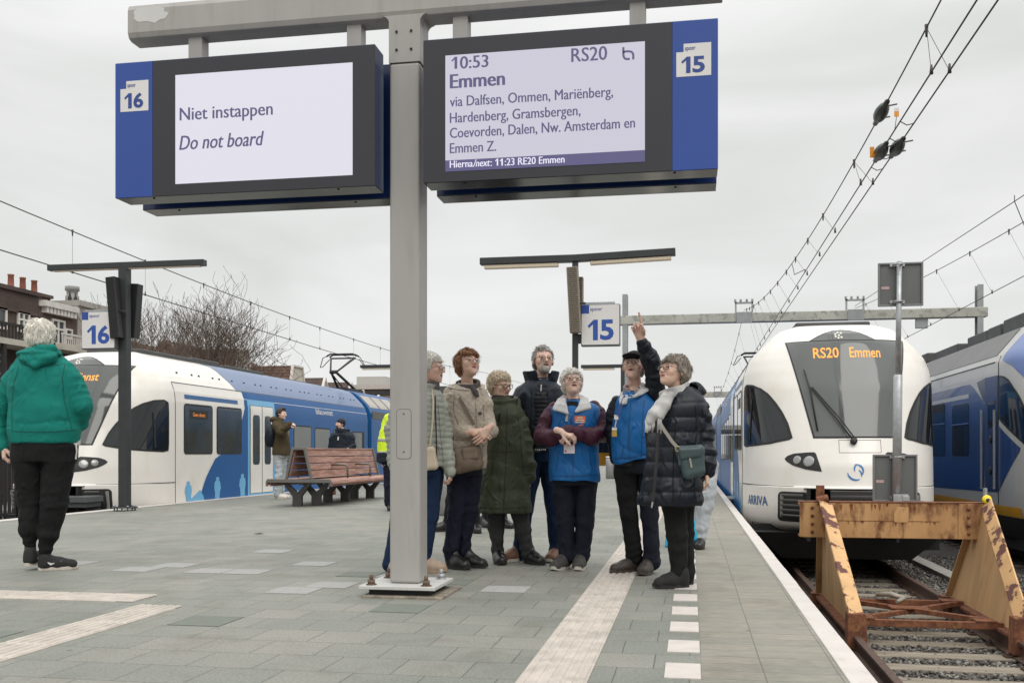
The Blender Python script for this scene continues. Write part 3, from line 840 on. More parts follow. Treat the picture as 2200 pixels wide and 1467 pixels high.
 def shoe(s, px, py, ang, L=0.275, mat='black', sole='black', dd=0.0, hgt=0.10, lift=0.0, wid=0.098, heel=0.0, laces=False, stripe=None, tip=0.0):
  """px,py: the sole's middle under the ankle; ang: where the toe points (0 camera, 90 picture right)"""
  p = s.q(px, py, dd); p[2] = s.zg + lift
  a = R(ang); f = np.array([math.sin(a), -math.cos(a), 0]); sd = np.array([math.cos(a), math.sin(a), 0])
  hb = p - f * 0.06; zup = np.array([0, 0, 1.0])
  tl = math.sin(R(tip))
  def W(x, y, z): return hb + f * x + sd * y + zup * (z - tl * (0.19 - x if x < 0.19 else 0) * -1.0)
  out_ = []
  for k in range(28):
   t = 2 * math.pi * k / 28
   x = L / 2 - L / 2 * math.cos(t); wv = math.sin(t)
   prof = 0.5 * wid * (0.78 + 0.30 * math.sin(math.pi * min(1, max(0, (x / L - 0.25) / 0.85))))
   out_.append((x, math.copysign(abs(wv) ** 0.7, wv) * prof))
  th = 0.024
  mb = MB()
  bot = [W(x, y, heel * 0 + 0.001 + 0.012 * max(0, (x / L - 0.8) / 0.2) ** 2) for x, y in out_]; top_ = [W(x, y, th + heel * max(0, 1 - x / L * 2) + 0.014 * max(0, (x / L - 0.8) / 0.2) ** 2) for x, y in out_]
  n = len(out_)
  mb.add(list(UW(bot)) + list(UW(top_)), [tuple(range(n - 1, -1, -1)), tuple(range(n, 2 * n))] + [(i, (i + 1) % n, n + (i + 1) % n, n + i) for i in range(n)])
  v = Vol(np.minimum(W(-0.05, 0, -0.02), W(L + 0.05, 0, 0.3)) - 0.09, np.maximum(W(-0.05, 0, 0), W(L + 0.05, 0, hgt + 0.08)) + 0.09, 0.005 * s.res)
  hz = heel
  v.cone(W(0.045, 0, 0.045 + hz), W(0.05, 0, hgt + 0.015 + hz), 0.041, 0.043, 0.02)
  v.cone(W(0.05, 0, 0.05 + hz), W(L * 0.55, 0, 0.045 + hz * 0.3), 0.043, 0.043, 0.03)
  v.cone(W(L * 0.5, 0.006, 0.042), W(L - 0.045, 0.006, 0.034), 0.042, 0.036, 0.03)
  v.cone(W(L * 0.5, -0.008, 0.042), W(L - 0.055, -0.012, 0.034), 0.040, 0.035, 0.03)
  v.cone(W(0.055, 0, hgt + hz * 0.8), W(L * 0.52, 0, 0.07), 0.035, 0.025, 0.03)
  v.cut(lambda X, Y, Z: (s.zg + lift + th * 0.7) - Z + 0 * X + 0 * Y if not tip else (s.zg - 0.05) - Z + 0 * X + 0 * Y)
  V, F = v.mesh(); V = vsmooth(V, F, 1, 0.4); N = vnormals(V, F); V = V + N * (0.0025 * wrinkle(V, 40, int(px), 5))[:, None]
  o = s.emit('shoe', V, F, LEATHER[mat])
  add_mesh('sole', mb.v, mb.f, SOLE[sole], o)
  if laces:
   lm = MB()
   for i in range(4):
    x = 0.085 + i * 0.028; z = hgt - 0.008 - i * 0.014
    lm.tube(UW([W(x, -0.028, z - 0.004), W(x + 0.008, 0, z + 0.014), W(x, 0.028, z - 0.004)]), 0.0035, 5)
   lm.build('laces', SOLE['brown'] if sole != 'white' else CLOTH['whitecotton'], o)
  if stripe:
   sm = MB()
   for sg in (-1, 1):
    pts = [(0.055, 0.050), (0.10, 0.040), (0.16, 0.062), (0.09, 0.066)]
    pts = [(0.05, 0.072), (0.085, 0.040), (0.17, 0.072), (0.095, 0.055)]
    sm.add(UW([W(x, sg * 0.0495, z) for x, z in pts] + [W(x, sg * 0.040, z) for x, z in pts]), [(0, 1, 2, 3), (4, 5, 6, 7), (0, 1, 5, 4), (1, 2, 6, 5), (2, 3, 7, 6), (3, 0, 4, 7)])
   sm.build('side_stripe', CLOTH['whitecotton'], o)
  return s
 def collar(s, name, mat, c, rx, ry, z0, z1, th=0.012, flare=0.0, open_=None, res=0.006, tilt=0.0, tiltx=0.0, wr=0.003, opendir=-90, dz=0.0):
  """a standing collar, hood or scarf ring round c (camera-aligned coordinates)"""
  c = np.array(c, float)
  v = Vol(c + (-rx - flare - 0.05, -ry - flare - 0.05, z0 - abs(tilt) * 0.2 - 0.06), c + (rx + flare + 0.05, ry + flare + 0.05, z1 + abs(tilt) * 0.2 + 0.06), res * s.res)
  X, Y, Z = v.ax[0][:, None, None] - c[0], v.ax[1][None, :, None] - c[1], v.ax[2][None, None, :] - c[2]
  Z = Z - tilt * Y - tiltx * X
  t = np.clip((Z - z0) / (z1 - z0), 0, 1)
  q = np.sqrt((X / (rx + flare * t)) ** 2 + (Y / (ry + flare * t)) ** 2); d = np.abs((q - 1) * min(rx, ry)) - th
  d = np.maximum(d, np.abs(Z - (z0 + z1) / 2) - (z1 - z0) / 2)
  d = np.maximum(d, d)
  if open_:
   a0 = R(opendir); cx_, cy_ = math.cos(a0), math.sin(a0)
   along = X * cx_ + Y * cy_; across = np.abs(-X * cy_ + Y * cx_)
   d = np.maximum(d, np.minimum(along, (open_ * (0.4 + 0.6 * t)) - across))
  v.d = d.astype(np.float32)
  V, F = v.mesh(); V = vsmooth(V, F, 2, 0.5); N = vnormals(V, F); V = V + N * (wr * wrinkle(V, 30, 5, 5))[:, None]
  return s.emit(name, V, F, mat)
 def blob(s, name, mat, fn, lo, hi, res=0.006, wr=0.002, scale=25, parent=None, seed=2):
  v = Vol(lo, hi, res * s.res); fn(v); V, F = v.mesh(); V = vsmooth(V, F, 1, 0.5); N = vnormals(V, F)
  V = V + N * (wr * wrinkle(V, scale, seed, 5))[:, None]
  return s.emit(name, V, F, mat, parent)
 def ribbon(s, name, mat, pts, w=0.012, th=0.003, parent=None, world=None):
  """a strap through camera-aligned points"""
  mb = MB(); W = [Vector(x) for x in UW(np.array(pts))]
  for a_, b_ in zip(W[:-1], W[1:]):
   view = ((a_ + b_) / 2 - Vector((0, 0, CH))).normalized()
   mb.bar(a_, b_ + (b_ - a_) * 0.02, w, th, -view)
  return mb.build(name, mat, parent if parent is not None else (s.t if world is None else None))
 def seam(s, o, pts, w=0.006, mat=None, name='seam', lift=0.002):
  """stitching, zips, edges and painted sleeve shade laid on the cloth of o"""
  me = o.data; base = np.array(wloc(o))
  if not hasattr(s, 'bv'): s.bv = {}
  if o.name not in s.bv:
   co = np.empty(len(me.vertices) * 3); me.vertices.foreach_get('co', co)
   s.bv[o.name] = BVHTree.FromPolygons((co.reshape(-1, 3) + base).tolist(), [tuple(p.vertices) for p in me.polygons])
  O = Vector((0, 0, CH)); out_ = []
  for (a, b_) in zip(pts[:-1], pts[1:]):
   n = max(2, int(math.hypot(b_[0] - a[0], b_[1] - a[1]) * s.m / 0.022))
   for i in range(n + (b_ is pts[-1])):
    d = (P(a[0] + (b_[0] - a[0]) * i / n, a[1] + (b_[1] - a[1]) * i / n, s.D0) - O).normalized()
    h = s.bv[o.name].ray_cast(O, d)
    if h[0] is not None: out_.append((h[0] - d * lift, h[1] if h[1].dot(d) < 0 else -h[1]))
  if len(out_) < 2: return
  mb = MB(); L_ = []; R_ = []
  for i, (p, nn) in enumerate(out_):
   d = (out_[min(i + 1, len(out_) - 1)][0] - out_[max(i - 1, 0)][0]).normalized(); sd = d.cross(nn).normalized() * (w / 2); L_.append(p + sd); R_.append(p - sd)
  D_ = [p - nn * 0.004 for p, nn in out_]
  mb.grid([[l, p + nn * 0.0015, r] for (p, nn), l, r in zip(out_, L_, R_)])
  return mb.build(name, mat or CLOTH['blackcloth'], o, fixn=False)
 def done(s):
  vs = []; fs = []; mi = []; off = 0
  if s.sk:                       # the body under the clothes
   al = np.array([p for pts, rs in s.sk for p in pts]); v = Vol(al.min(0) - 0.12, al.max(0) + 0.12, 0.022)
   for pts, rs in s.sk: v.chain(pts, [max(0.022, r) for r in rs], 0.03)
   if hasattr(s, 'neck'): v.cone(s.neck[0], s.neck[1], 0.03, 0.045, 0.03)
   V, F = v.mesh()
   if len(V): s.body.append((V, F, np.zeros(len(F), np.int32)))
  for V, F, m in s.body:
   vs.append(V); fs.append(F + off); mi.append(m); off += len(V)
  add_mesh('body', UW(np.concatenate(vs)), np.concatenate(fs), [SKIN[getattr(s, 'skin', 0)], LIP, MOUTH], s.t, True, np.concatenate(mi))
  return s.t
# ------------------------------------------------------------------ platform, tracks, ground
def paving_mat(name, bw, rh, off, c1, c2, mortar, msize=0.006, scale=1.0, lines=0.0, dark=None):
 m = bpy.data.materials.new(name); m.use_nodes = True
 t = m.node_tree; N = t.nodes; K = t.links.new; b = N['Principled BSDF']
 b.inputs['Roughness'].default_value = 0.62; b.inputs['Specular IOR Level'].default_value = 0.5
 tcn = N.new('ShaderNodeTexCoord')
 # slight waviness of the joints
 wn = N.new('ShaderNodeTexNoise'); wn.inputs['Scale'].default_value = 1.3
 K(tcn.outputs['Object'], wn.inputs['Vector'])
 ad = N.new('ShaderNodeMixRGB'); ad.blend_type = 'ADD'; ad.inputs['Fac'].default_value = 0.012
 K(tcn.outputs['Object'], ad.inputs['Color1']); K(wn.outputs['Color'], ad.inputs['Color2'])
 br = N.new('ShaderNodeTexBrick'); br.offset = off; br.squash = 1.0
 br.inputs['Scale'].default_value = 1.0; br.inputs['Brick Width'].default_value = bw; br.inputs['Row Height'].default_value = rh
 br.inputs['Mortar Size'].default_value = msize; br.inputs['Mortar Smooth'].default_value = 0.25; br.inputs['Bias'].default_value = -0.2
 br.inputs['Color1'].default_value = (*c1, 1); br.inputs['Color2'].default_value = (*c2, 1); br.inputs['Mortar'].default_value = (*mortar, 1)
 K(ad.outputs['Color'], br.inputs['Vector'])
 # broad stains
 n1 = N.new('ShaderNodeTexNoise'); n1.inputs['Scale'].default_value = 0.55; n1.inputs['Detail'].default_value = 7; n1.inputs['Roughness'].default_value = 0.65
 K(tcn.outputs['Object'], n1.inputs['Vector'])
 r1 = N.new('ShaderNodeValToRGB'); r1.color_ramp.elements[0].position = 0.32; r1.color_ramp.elements[1].position = 0.72
 r1.color_ramp.elements[0].color = (0.78, 0.82, 0.79, 1); r1.color_ramp.elements[1].color = (1.18, 1.13, 1.09, 1)
 K(n1.outputs['Fac'], r1.inputs['Fac'])
 m1 = N.new('ShaderNodeMixRGB'); m1.blend_type = 'MULTIPLY'; m1.inputs['Fac'].default_value = 1
 K(br.outputs['Color'], m1.inputs['Color1']); K(r1.outputs['Color'], m1.inputs['Color2'])
 # grain of the concrete
 n2 = N.new('ShaderNodeTexNoise'); n2.inputs['Scale'].default_value = 75; n2.inputs['Detail'].default_value = 4; n2.inputs['Roughness'].default_value = 0.75
 if lines:
  q = N.new('ShaderNodeMapping'); q.inputs['Scale'].default_value = (0.16, 1.6, 1); K(tcn.outputs['Object'], q.inputs['Vector']); K(q.outputs['Vector'], n2.inputs['Vector'])
  n2.inputs['Scale'].default_value = 60
 else: K(tcn.outputs['Object'], n2.inputs['Vector'])
 r2 = N.new('ShaderNodeValToRGB'); r2.color_ramp.elements[0].position = 0.28; r2.color_ramp.elements[1].position = 0.75
 r2.color_ramp.elements[0].color = (0.48, 0.49, 0.47, 1); r2.color_ramp.elements[1].color = (1.48, 1.47, 1.44, 1)
 K(n2.outputs['Fac'], r2.inputs['Fac'])
 m2 = N.new('ShaderNodeMixRGB'); m2.blend_type = 'MULTIPLY'; m2.inputs['Fac'].default_value = 0.8
 K(m1.outputs['Color'], m2.inputs['Color1']); K(r2.outputs['Color'], m2.inputs['Color2'])
 # dark spots: chewing gum, grit
 vo = N.new('ShaderNodeTexVoronoi'); vo.inputs['Scale'].default_value = 3.0; K(tcn.outputs['Object'], vo.inputs['Vector'])
 r3 = N.new('ShaderNodeValToRGB'); r3.color_ramp.elements[0].position = 0.035; r3.color_ramp.elements[1].position = 0.055
 r3.color_ramp.elements[0].color = (0.45, 0.45, 0.43, 1); r3.color_ramp.elements[1].color = (1, 1, 1, 1)
 K(vo.outputs['Distance'], r3.inputs['Fac'])
 m3 = N.new('ShaderNodeMixRGB'); m3.blend_type = 'MULTIPLY'; m3.inputs['Fac'].default_value = 0.8
 K(m2.outputs['Color'], m3.inputs['Color1']); K(r3.outputs['Color'], m3.inputs['Color2'])
 # trodden dirt with ragged edges
 n4 = N.new('ShaderNodeTexNoise'); n4.inputs['Scale'].default_value = 1.9; n4.inputs['Detail'].default_value = 9; n4.inputs['Roughness'].default_value = 0.72; n4.inputs['Distortion'].default_value = 0.5
 K(tcn.outputs['Object'], n4.inputs['Vector'])
 r4 = N.new('ShaderNodeValToRGB'); r4.color_ramp.elements[0].position = 0.50; r4.color_ramp.elements[1].position = 0.66
 r4.color_ramp.elements[0].color = (1, 1, 1, 1); r4.color_ramp.elements[1].color = (0.80, 0.78, 0.75, 1)
 K(n4.outputs['Fac'], r4.inputs['Fac'])
 m5 = N.new('ShaderNodeMixRGB'); m5.blend_type = 'MULTIPLY'; m5.inputs['Fac'].default_value = 1
 K(m3.outputs['Color'], m5.inputs['Color1']); K(r4.outputs['Color'], m5.inputs['Color2'])
 K(m5.outputs['Color'], b.inputs['Base Color'])
 ml = N.new('ShaderNodeMath'); ml.operation = 'MULTIPLY_ADD'; ml.inputs[1].default_value = -1.0
 K(br.outputs['Fac'], ml.inputs[0])
 sc_ = N.new('ShaderNodeMath'); sc_.operation = 'MULTIPLY'; sc_.inputs[1].default_value = 0.35; K(n2.outputs['Fac'], sc_.inputs[0])
 K(sc_.outputs[0], ml.inputs[2])
 bp = N.new('ShaderNodeBump'); bp.inputs['Strength'].default_value = 0.55; bp.inputs['Distance'].default_value = 0.006
 K(ml.outputs[0], bp.inputs['Height']); K(bp.outputs['Normal'], b.inputs['Normal'])
 return m
PAVE = paving_mat('platform_paving', 0.30, 0.30, 0.5, (0.205, 0.212, 0.194), (0.258, 0.250, 0.232), (0.105, 0.102, 0.092), 0.0030)
PAVE_EDGE = paving_mat('edge_paving', 0.30, 0.15, 0.0, (0.235, 0.222, 0.198), (0.285, 0.260, 0.222), (0.15, 0.14, 0.125), 0.003, lines=1)
CONC = mk('weathered_concrete', (0.20, 0.19, 0.175), 0.85, 0, 0.25, 2.5, 0.4, 60, col2=(0.09, 0.085, 0.08), mscale=1.5)
EDGEW = mk('white_edge_stone', (0.56, 0.52, 0.485), 0.6, 0, 0.07, 6, 0.1, 90, col2=(0.36, 0.34, 0.31), mscale=9, mlo=0.60, mhi=0.78)
TACT = mk('tactile_tile', (0.47, 0.42, 0.37), 0.65, 0, 0.14, 9, 0.2, 120, col2=(0.34, 0.305, 0.265), mscale=5, mlo=0.5, mhi=0.75)
DASHW = mk('white_tile', (0.54, 0.49, 0.455), 0.6, 0, 0.07, 9, 0.15, 140)
XE, XL = 0.72, -10.05                 # platform edges
# the ground, one sheet to the horizon, a metre below the platform
GROUNDM = mk('rough_ground', (0.17, 0.16, 0.14), 0.95, 0, 0.3, 0.3, 0.5, 8, bdist=0.03)
mb = MB(); mb.box(-900, 900, -300, 1500, -1.9, -1.30)
struct(mb.build('ground', GROUNDM), 'ground', 'flat rough ground far below the platform')
mb = MB(); ys = [-9, 70]
mb.grid([[(0.045, y, 0), (-5.0, y, 0), (-9.80, y, -0.094), (XL + 0.18, y, -0.096)] for y in ys], False)
struct(mb.build('platform', PAVE), 'platform', 'station platform paved with grey concrete tiles')
mb = MB(); mb.grid([[(0.61, y, 0.001), (0.045, y, 0.001)] for y in ys], False)
struct(mb.build('platform_edge_paving', PAVE_EDGE), 'paving', 'ribbed paler paving between the white dashes and the platform edge')
mb = MB(); mb.box(XL + 0.2, XE - 0.06, -9, 70, -1.28, -0.13); struct(mb.build('platform_wall', CONC), 'platform', 'concrete body under the platform')
mb = MB(); rnd = random.Random(4); y = -9.0
while y < 70:
 mb.box(0.612, XE + rnd.uniform(-0.002, 0.002), y + 0.003, y + 0.997, -0.24, 0.004 + rnd.uniform(0, 0.002)); y += 1.0
struct(mb.build('platform_kerb', EDGEW, bevel=0.006), 'kerb', 'white edge stones along the right platform edge')
mb = MB(); mb.box(XL, XL + 0.18, -9, 70, -0.32, -0.090); struct(mb.build('platform_kerb', mk('pale_edge_stone', (0.50, 0.48, 0.45), 0.7, 0, 0.1, 3)), 'kerb', 'pale edge stones along the left platform edge')
mb = MB(); mb.add([(-9.90, -9, -0.0915), (-9.77, -9, -0.089), (-9.77, 70, -0.089), (-9.90, 70, -0.0915)], [(0, 1, 2, 3)])
struct(mb.build('painted_line', DASHW), 'line', 'white line along the left platform edge')
# white dashes: tiles laid flush
mb = MB(); y = 4.02 - 0.527 * 20
while y < 60:
 mb.box(-0.105, 0.040, y, y + 0.285, -0.02, 0.0045); y += 0.527
struct(mb.build('white_dashes', DASHW), 'line', 'row of white dash tiles parallel to the platform edge')
def tactile(x0, x1, y0, y1, zf=lambda x: 0.0, ribs=6, along='y', label=''):
 mb = MB(); mb.box(x0, x1, y0, y1, -0.02, 0.004)
 if along == 'y':
  n = int(round((y1 - y0) / 0.3)); w_ = (x1 - x0) / ribs
  for i in range(n):
   for k in range(ribs):
    c = x0 + w_ * (k + 0.5)
    a = y0 + i * 0.3 + 0.008; e = a + 0.284
    mb.hexa([(c - w_ * 0.34, a, 0.003), (c + w_ * 0.34, a, 0.003), (c + w_ * 0.34, e, 0.003), (c - w_ * 0.34, e, 0.003),
       (c - w_ * 0.24, a + 0.006, 0.009), (c + w_ * 0.24, a + 0.006, 0.009), (c + w_ * 0.24, e - 0.006, 0.009), (c - w_ * 0.24, e - 0.006, 0.009)])
 else:
  n = int(round((x1 - x0) / 0.3)); w_ = (y1 - y0) / ribs
  for i in range(n):
   for k in range(ribs):
    c = y0 + w_ * (k + 0.5); a = x0 + i * 0.3 + 0.008; e = a + 0.284
    mb.hexa([(a, c - w_ * 0.34, 0.003), (e, c - w_ * 0.34, 0.003), (e, c + w_ * 0.34, 0.003), (a, c + w_ * 0.34, 0.003),
       (a + 0.006, c - w_ * 0.24, 0.009), (e - 0.006, c - w_ * 0.24, 0.009), (e - 0.006, c + w_ * 0.24, 0.009), (a + 0.006, c + w_ * 0.24, 0.009)])
 struct(mb.build('tactile_paving', TACT), 'tactile paving', label)
tactile(-0.675, -0.40, -3.0, 57.0, label='cream ribbed guide strip running along the right side of the platform')
tactile(-3.20, -2.92, -3.0, 5.30, label='cream ribbed guide strip in the left foreground, ending at the corner')
tactile(-9.0, -3.42, 5.49, 5.79, along='x', label='cream ribbed guide strip crossing towards the left platform edge')
# a few paler and darker replaced tiles
PALE = mk('new_pale_tile', (0.31, 0.305, 0.295), 0.8, 0, 0.08, 20, 0.3, 90); DARKT = mk('dark_damp_tile', (0.15, 0.165, 0.142), 0.8, 0, 0.1, 20, 0.3, 90)
for mt_, cells in ((PALE, [(-9, 20), (-9, 21), (-13, 23), (-12, 23), (-14, 24), (-15, 23), (-17, 24), (-8, 23), (-11, 25), (-5, 21), (-13, 28)]),
     (DARKT, [(-9, 16), (-12, 14), (-6, 18), (-7, 22), (-6, 22), (-9, 23)])):
 mb = MB()
 for i, j in cells:
  x = i * 0.3 + (0.15 if j % 2 else 0); yy = j * 0.3
  mb.box(x + 0.004, x + 0.296, yy + 0.004, yy + 0.296, -0.02, 0.0035)
 struct(mb.build('replaced_tiles', mt_), 'paving', 'odd-coloured replaced tiles in the paving')
# dead leaf
lf = G(556, 1147); mb = MB(); mb.add([lf + Vector((-0.07, 0, 0.004)), lf + Vector((0, -0.03, 0.012)), lf + Vector((0.06, 0.01, 0.005)), lf + Vector((0.0, 0.035, 0.014))], [(0, 1, 2, 3)])
tag(mb.build('leaf', mk('dry_leaf', (0.05, 0.03, 0.02), 0.8)), 'small dark dry leaf lying on the grey paving', 'leaf')
# ---------------- ballast and tracks
ZR = -0.90                            # rail top
BALL = mk('ballast_bed', (0.115, 0.105, 0.095), 0.95, 0, 0.6, 26, 1.0, 30, col2=(0.04, 0.036, 0.033), mscale=24, mlo=0.42, mhi=0.58, bdist=0.03)
mb = MB(); mb.box(XE - 0.05, 40, -8, 140, -1.29, -1.115); struct(mb.build('ballast_bed', BALL), 'ballast', 'bed of grey ballast under the right-hand tracks')
mb = MB(); mb.box(-24, XL + 0.1, -8, 140, -1.29, -1.16); struct(mb.build('ballast_bed', BALL), 'ballast', 'bed of ballast under the left-hand track')
STONE = [mk('ballast_stone_grey', (0.105, 0.097, 0.088), 0.9, 0, 0.3, 9, 0.4, 60), mk('ballast_stone_dark', (0.045, 0.038, 0.033), 0.9, 0, 0.3, 9, 0.4, 60), mk('ballast_stone_pale', (0.24, 0.225, 0.20), 0.9, 0, 0.2, 9, 0.4, 60)]
def stones(name, boxes, seed, label):
 rg = np.random.RandomState(seed)
 ico = np.array([(0, 0, 1), (0.89, 0, 0.45), (0.28, 0.85, 0.45), (-0.72, 0.53, 0.45), (-0.72, -0.53, 0.45), (0.28, -0.85, 0.45), (0.72, 0.53, -0.45), (-0.28, 0.85, -0.45), (-0.89, 0, -0.45), (-0.28, -0.85, -0.45), (0.72, -0.53, -0.45), (0, 0, -1)])
 icf = [(0, 1, 2), (0, 2, 3), (0, 3, 4), (0, 4, 5), (0, 5, 1), (1, 6, 2), (2, 7, 3), (3, 8, 4), (4, 9, 5), (5, 10, 1), (6, 7, 2), (7, 8, 3), (8, 9, 4), (9, 10, 5), (10, 6, 1), (11, 7, 6), (11, 8, 7), (11, 9, 8), (11, 10, 9), (11, 6, 10)]
 V = []; Fs = []; M = []; off = 0
 for x0, x1, y0, y1, z, dens in boxes:
  n = int((x1 - x0) * (y1 - y0) * dens)
  c = np.stack([rg.uniform(x0, x1, n), rg.uniform(y0, y1, n), z + rg.uniform(-0.012, 0.02, n)], 1)
  r = rg.uniform(0.012, 0.027, n)[:, None, None] * rg.uniform(0.6, 1.25, (n, 1, 3))
  th = rg.uniform(0, 6.28, n); cs, sn = np.cos(th)[:, None], np.sin(th)[:, None]
  vs = ico[None] * r * rg.uniform(0.72, 1.18, (n, 12, 1)); vs[:, :, 2] *= 0.75
  x = vs[:, :, 0] * cs - vs[:, :, 1] * sn; y = vs[:, :, 0] * sn + vs[:, :, 1] * cs
  vs = np.stack([x, y, vs[:, :, 2]], 2) + c[:, None, :]
  V.append(vs.reshape(-1, 3))
  Fs.append((np.array(icf)[None] + (off + 12 * np.arange(n))[:, None, None]).reshape(-1, 3)); off += 12 * n
  M.append(np.repeat(rg.choice(3, n, p=[0.55, 0.25, 0.2]), 20))
 o = add_mesh(name, np.concatenate(V), np.concatenate(Fs), STONE, None, False, np.concatenate(M))
 return stuff(o, label, 'ballast')
stones('ballast_stones', [(0.74, 5.2, 6.2, 20, -1.103, 1300), (0.74, 1.5, 6.2, 16, -1.07, 500), (3.3, 5.2, 6.2, 20, -1.075, 500)], 5, 'loose grey ballast stones between the rails and sleepers')
TIE = mk('weathered_sleeper', (0.235, 0.20, 0.155), 0.9, 0, 0.25, 5, 0.5, 40, col2=(0.11, 0.092, 0.075), mscale=4, stretch=(0.25, 3, 3))
TIED = mk('dark_sleeper', (0.10, 0.085, 0.075), 0.9, 0, 0.2, 5, 0.5, 40)
def track(xc, y0, y1, zr, label, tie=TIE, near=False):
 t = thing('railway_track', label, 'track', (xc, y0, zr - 0.2))
 for sx in (-1, 1):
  x = xc + sx * 0.7525; mb = MB()
  prof = [(-0.07, -0.17), (0.07, -0.17), (0.07, -0.158), (0.012, -0.135), (0.009, -0.05), (0.036, -0.035), (0.036, -0.004), (0.028, 0.0), (-0.028, 0.0), (-0.036, -0.004), (-0.036, -0.035), (-0.009, -0.05), (-0.012, -0.135), (-0.07, -0.158)]
  mb.prism([(x + a, zr + b) for a, b in prof], 1, y0, y1)
  mb.build('rail', MT['rail'], t)
 y = y0 + 0.3; first = None; n = 0
 while y < min(y1, y0 + 36):
  if first is None:
   mb = MB(); mb.box(xc - 1.25, xc + 1.25, y - 0.13, y + 0.13, zr - 0.36, zr - 0.172)
   first = mb.build('sleeper', tie, t, bevel=0.012)
   cl = []
   for sx in (-1, 1):
    for e in (-0.105, 0.105):
     X = xc + sx * 0.7525 + e; mb = MB()
     mb.box(X - 0.035, X + 0.035, y - 0.055, y + 0.055, zr - 0.172, zr - 0.150); mb.lathe((X, y, zr - 0.15), [(0.022, 0), (0.022, 0.018), (0.012, 0.02), (0.012, 0.04)], 8)
     cl.append(mb.build('rail_clip', MT['rail'], first))
  else:
   c = first.copy(); COL.objects.link(c); c.parent = t; c.location = (rnd.uniform(-0.02, 0.02), y - y0 - 0.3, 0); c.rotation_euler = (0, 0, rnd.uniform(-0.003, 0.003))
   for d0 in (cl if near and y < 15 else []): d = d0.copy(); COL.objects.link(d); d.parent = c
  y += 0.60 if not near else 0.60
 return t
XT = 2.36
track(XT, 5.2, 120, ZR, 'railway track with rusty rails and pale sleepers under the rusty buffer stop', near=True)
track(6.80, 5.2, 120, ZR, 'railway track under the blue and yellow train at the right edge', TIED)
XTL = -11.53
track(XTL, 9.0, 120, -0.98, 'railway track under the white and blue train on the left', TIED)
# cable duct between the right-hand tracks
mb = MB(); y = 6.0
while y < 60:
 mb.box(3.86, 4.10, y + 0.004, y + 0.996, -1.2, -0.985); y += 1.0
tag(mb.build('cable_duct', mk('pale_concrete_duct', (0.30, 0.285, 0.26), 0.9, 0, 0.15, 5, 0.3, 60), bevel=0.01), 'pale concrete cable duct lying in the ballast between the two tracks', 'cable duct')
# cables along the platform wall
def cable(name, mat, r, x0, z0, amp, seed, label, y0=5.5, y1=13):
 rg = random.Random(seed); pts = []; y = y0
 ph = rg.uniform(0, 6)
 while y < y1:
  pts.append((x0 + amp * math.sin(y * 1.7 + ph) + amp * 0.5 * math.sin(y * 4.1 + ph), y, z0 + 0.02 * math.sin(y * 3 + ph))); y += 0.12
 mb = MB(); mb.tube(pts, r, 8); return tag(mb.build(name, mat), label, 'cable')
cable('cable', mk('blue_cable_sheath', (0.012, 0.02, 0.05), 0.4), 0.024, 1.43, -0.985, 0.02, 2, 'dark blue cable snaking beside the near rail, closest to the rail')
cable('cable', mk('black_cable_sheath', (0.010, 0.011, 0.014), 0.4), 0.026, 1.36, -0.995, 0.03, 3, 'black cable lying along the foot of the platform wall', y1=14)
# ------------------------------------------------------------------ the display post in the foreground
PXc, PYc = -1.779, 6.165              # post centre
YS0, YS1, YS2, YS3 = 5.91, 6.095, 6.235, 6.42   # faces of the two rows of boards
fr = thing('display_post', 'tall grey steel post carrying a cross beam for the departure boards, bolted to the paving', 'post', (PXc, PYc, 0))
hw = 0.099
mb = MB(); mb.box(PXc - hw, PXc + hw, PYc - hw, PYc + hw, 0.075, 3.36); mb.build('post', MT['galv'], fr, bevel=0.018, seg=3)
mb = MB(); mb.box(PXc - hw - 0.003, PXc + hw + 0.003, PYc - hw - 0.003, PYc + hw + 0.003, 3.362, 3.66)
# fillets where the post widens into the beam
for sx in (-1, 1):
 x0 = PXc + sx * (hw + 0.003); n = 6; poly = [(x0, 3.66)]
 for i in range(n + 1):
  a = math.pi / 2 * i / n
  poly.append((x0 + sx * 0.045 * (1 - math.cos(a)) if False else x0 + sx * 0.045 * (1 - math.sin(math.pi / 2 - a)), 3.66 - 0.045 * (1 - math.sin(a)) if False else 3.615 + 0.045 * math.sin(a)))
 mb.prism(poly, 1, PYc - 0.10, PYc + 0.10)
hs = mb.build('head_sleeve', MT['galv'], fr, bevel=0.004)
for dx in (-0.05, 0.045):
 for z in (3.555, 3.44):
  mb = MB(); mb.lathe((PXc + dx, PYc - hw - 0.006, z), [(0.0085, 0), (0.0085, 0.004), (0.004, 0.0045)], 8, (0, -1, 0)); mb.build('screw', MT['rubber'], hs)
mb = MB(); bx0, bx1 = -3.69, 0.19; poly = []
for (y_, z_, cy_, cz_) in ((-1, -1, 0.028, 0.028), (1, -1, 0.028, 0.028), (1, 1, 0.02, 0.02), (-1, 1, 0.02, 0.02)):
 Yc = PYc + y_ * 0.095; Zc = 3.645 if z_ < 0 else 3.885
 pts = [(Yc - y_ * 0.045, Zc), (Yc - y_ * 0.013, Zc - z_ * 0.013), (Yc, Zc - z_ * 0.045)]
 if (y_ * z_) < 0 : pts = pts if y_ > 0 else pts[::-1]
 else: pts = pts[::-1] if y_ < 0 and z_ < 0 else pts
 poly += pts
import functools
cyz = (PYc, 3.765); poly.sort(key=lambda t: math.atan2(t[1] - cyz[1], t[0] - cyz[0]))
mb.prism(poly, 0, bx0, bx1); beam = mb.build('cross_beam', MT['galv'], fr, bevel=0.004)
PATCH = mk('paint_repair_patch', (0.55, 0.545, 0.53), 0.6, 0, 0.03, 9)
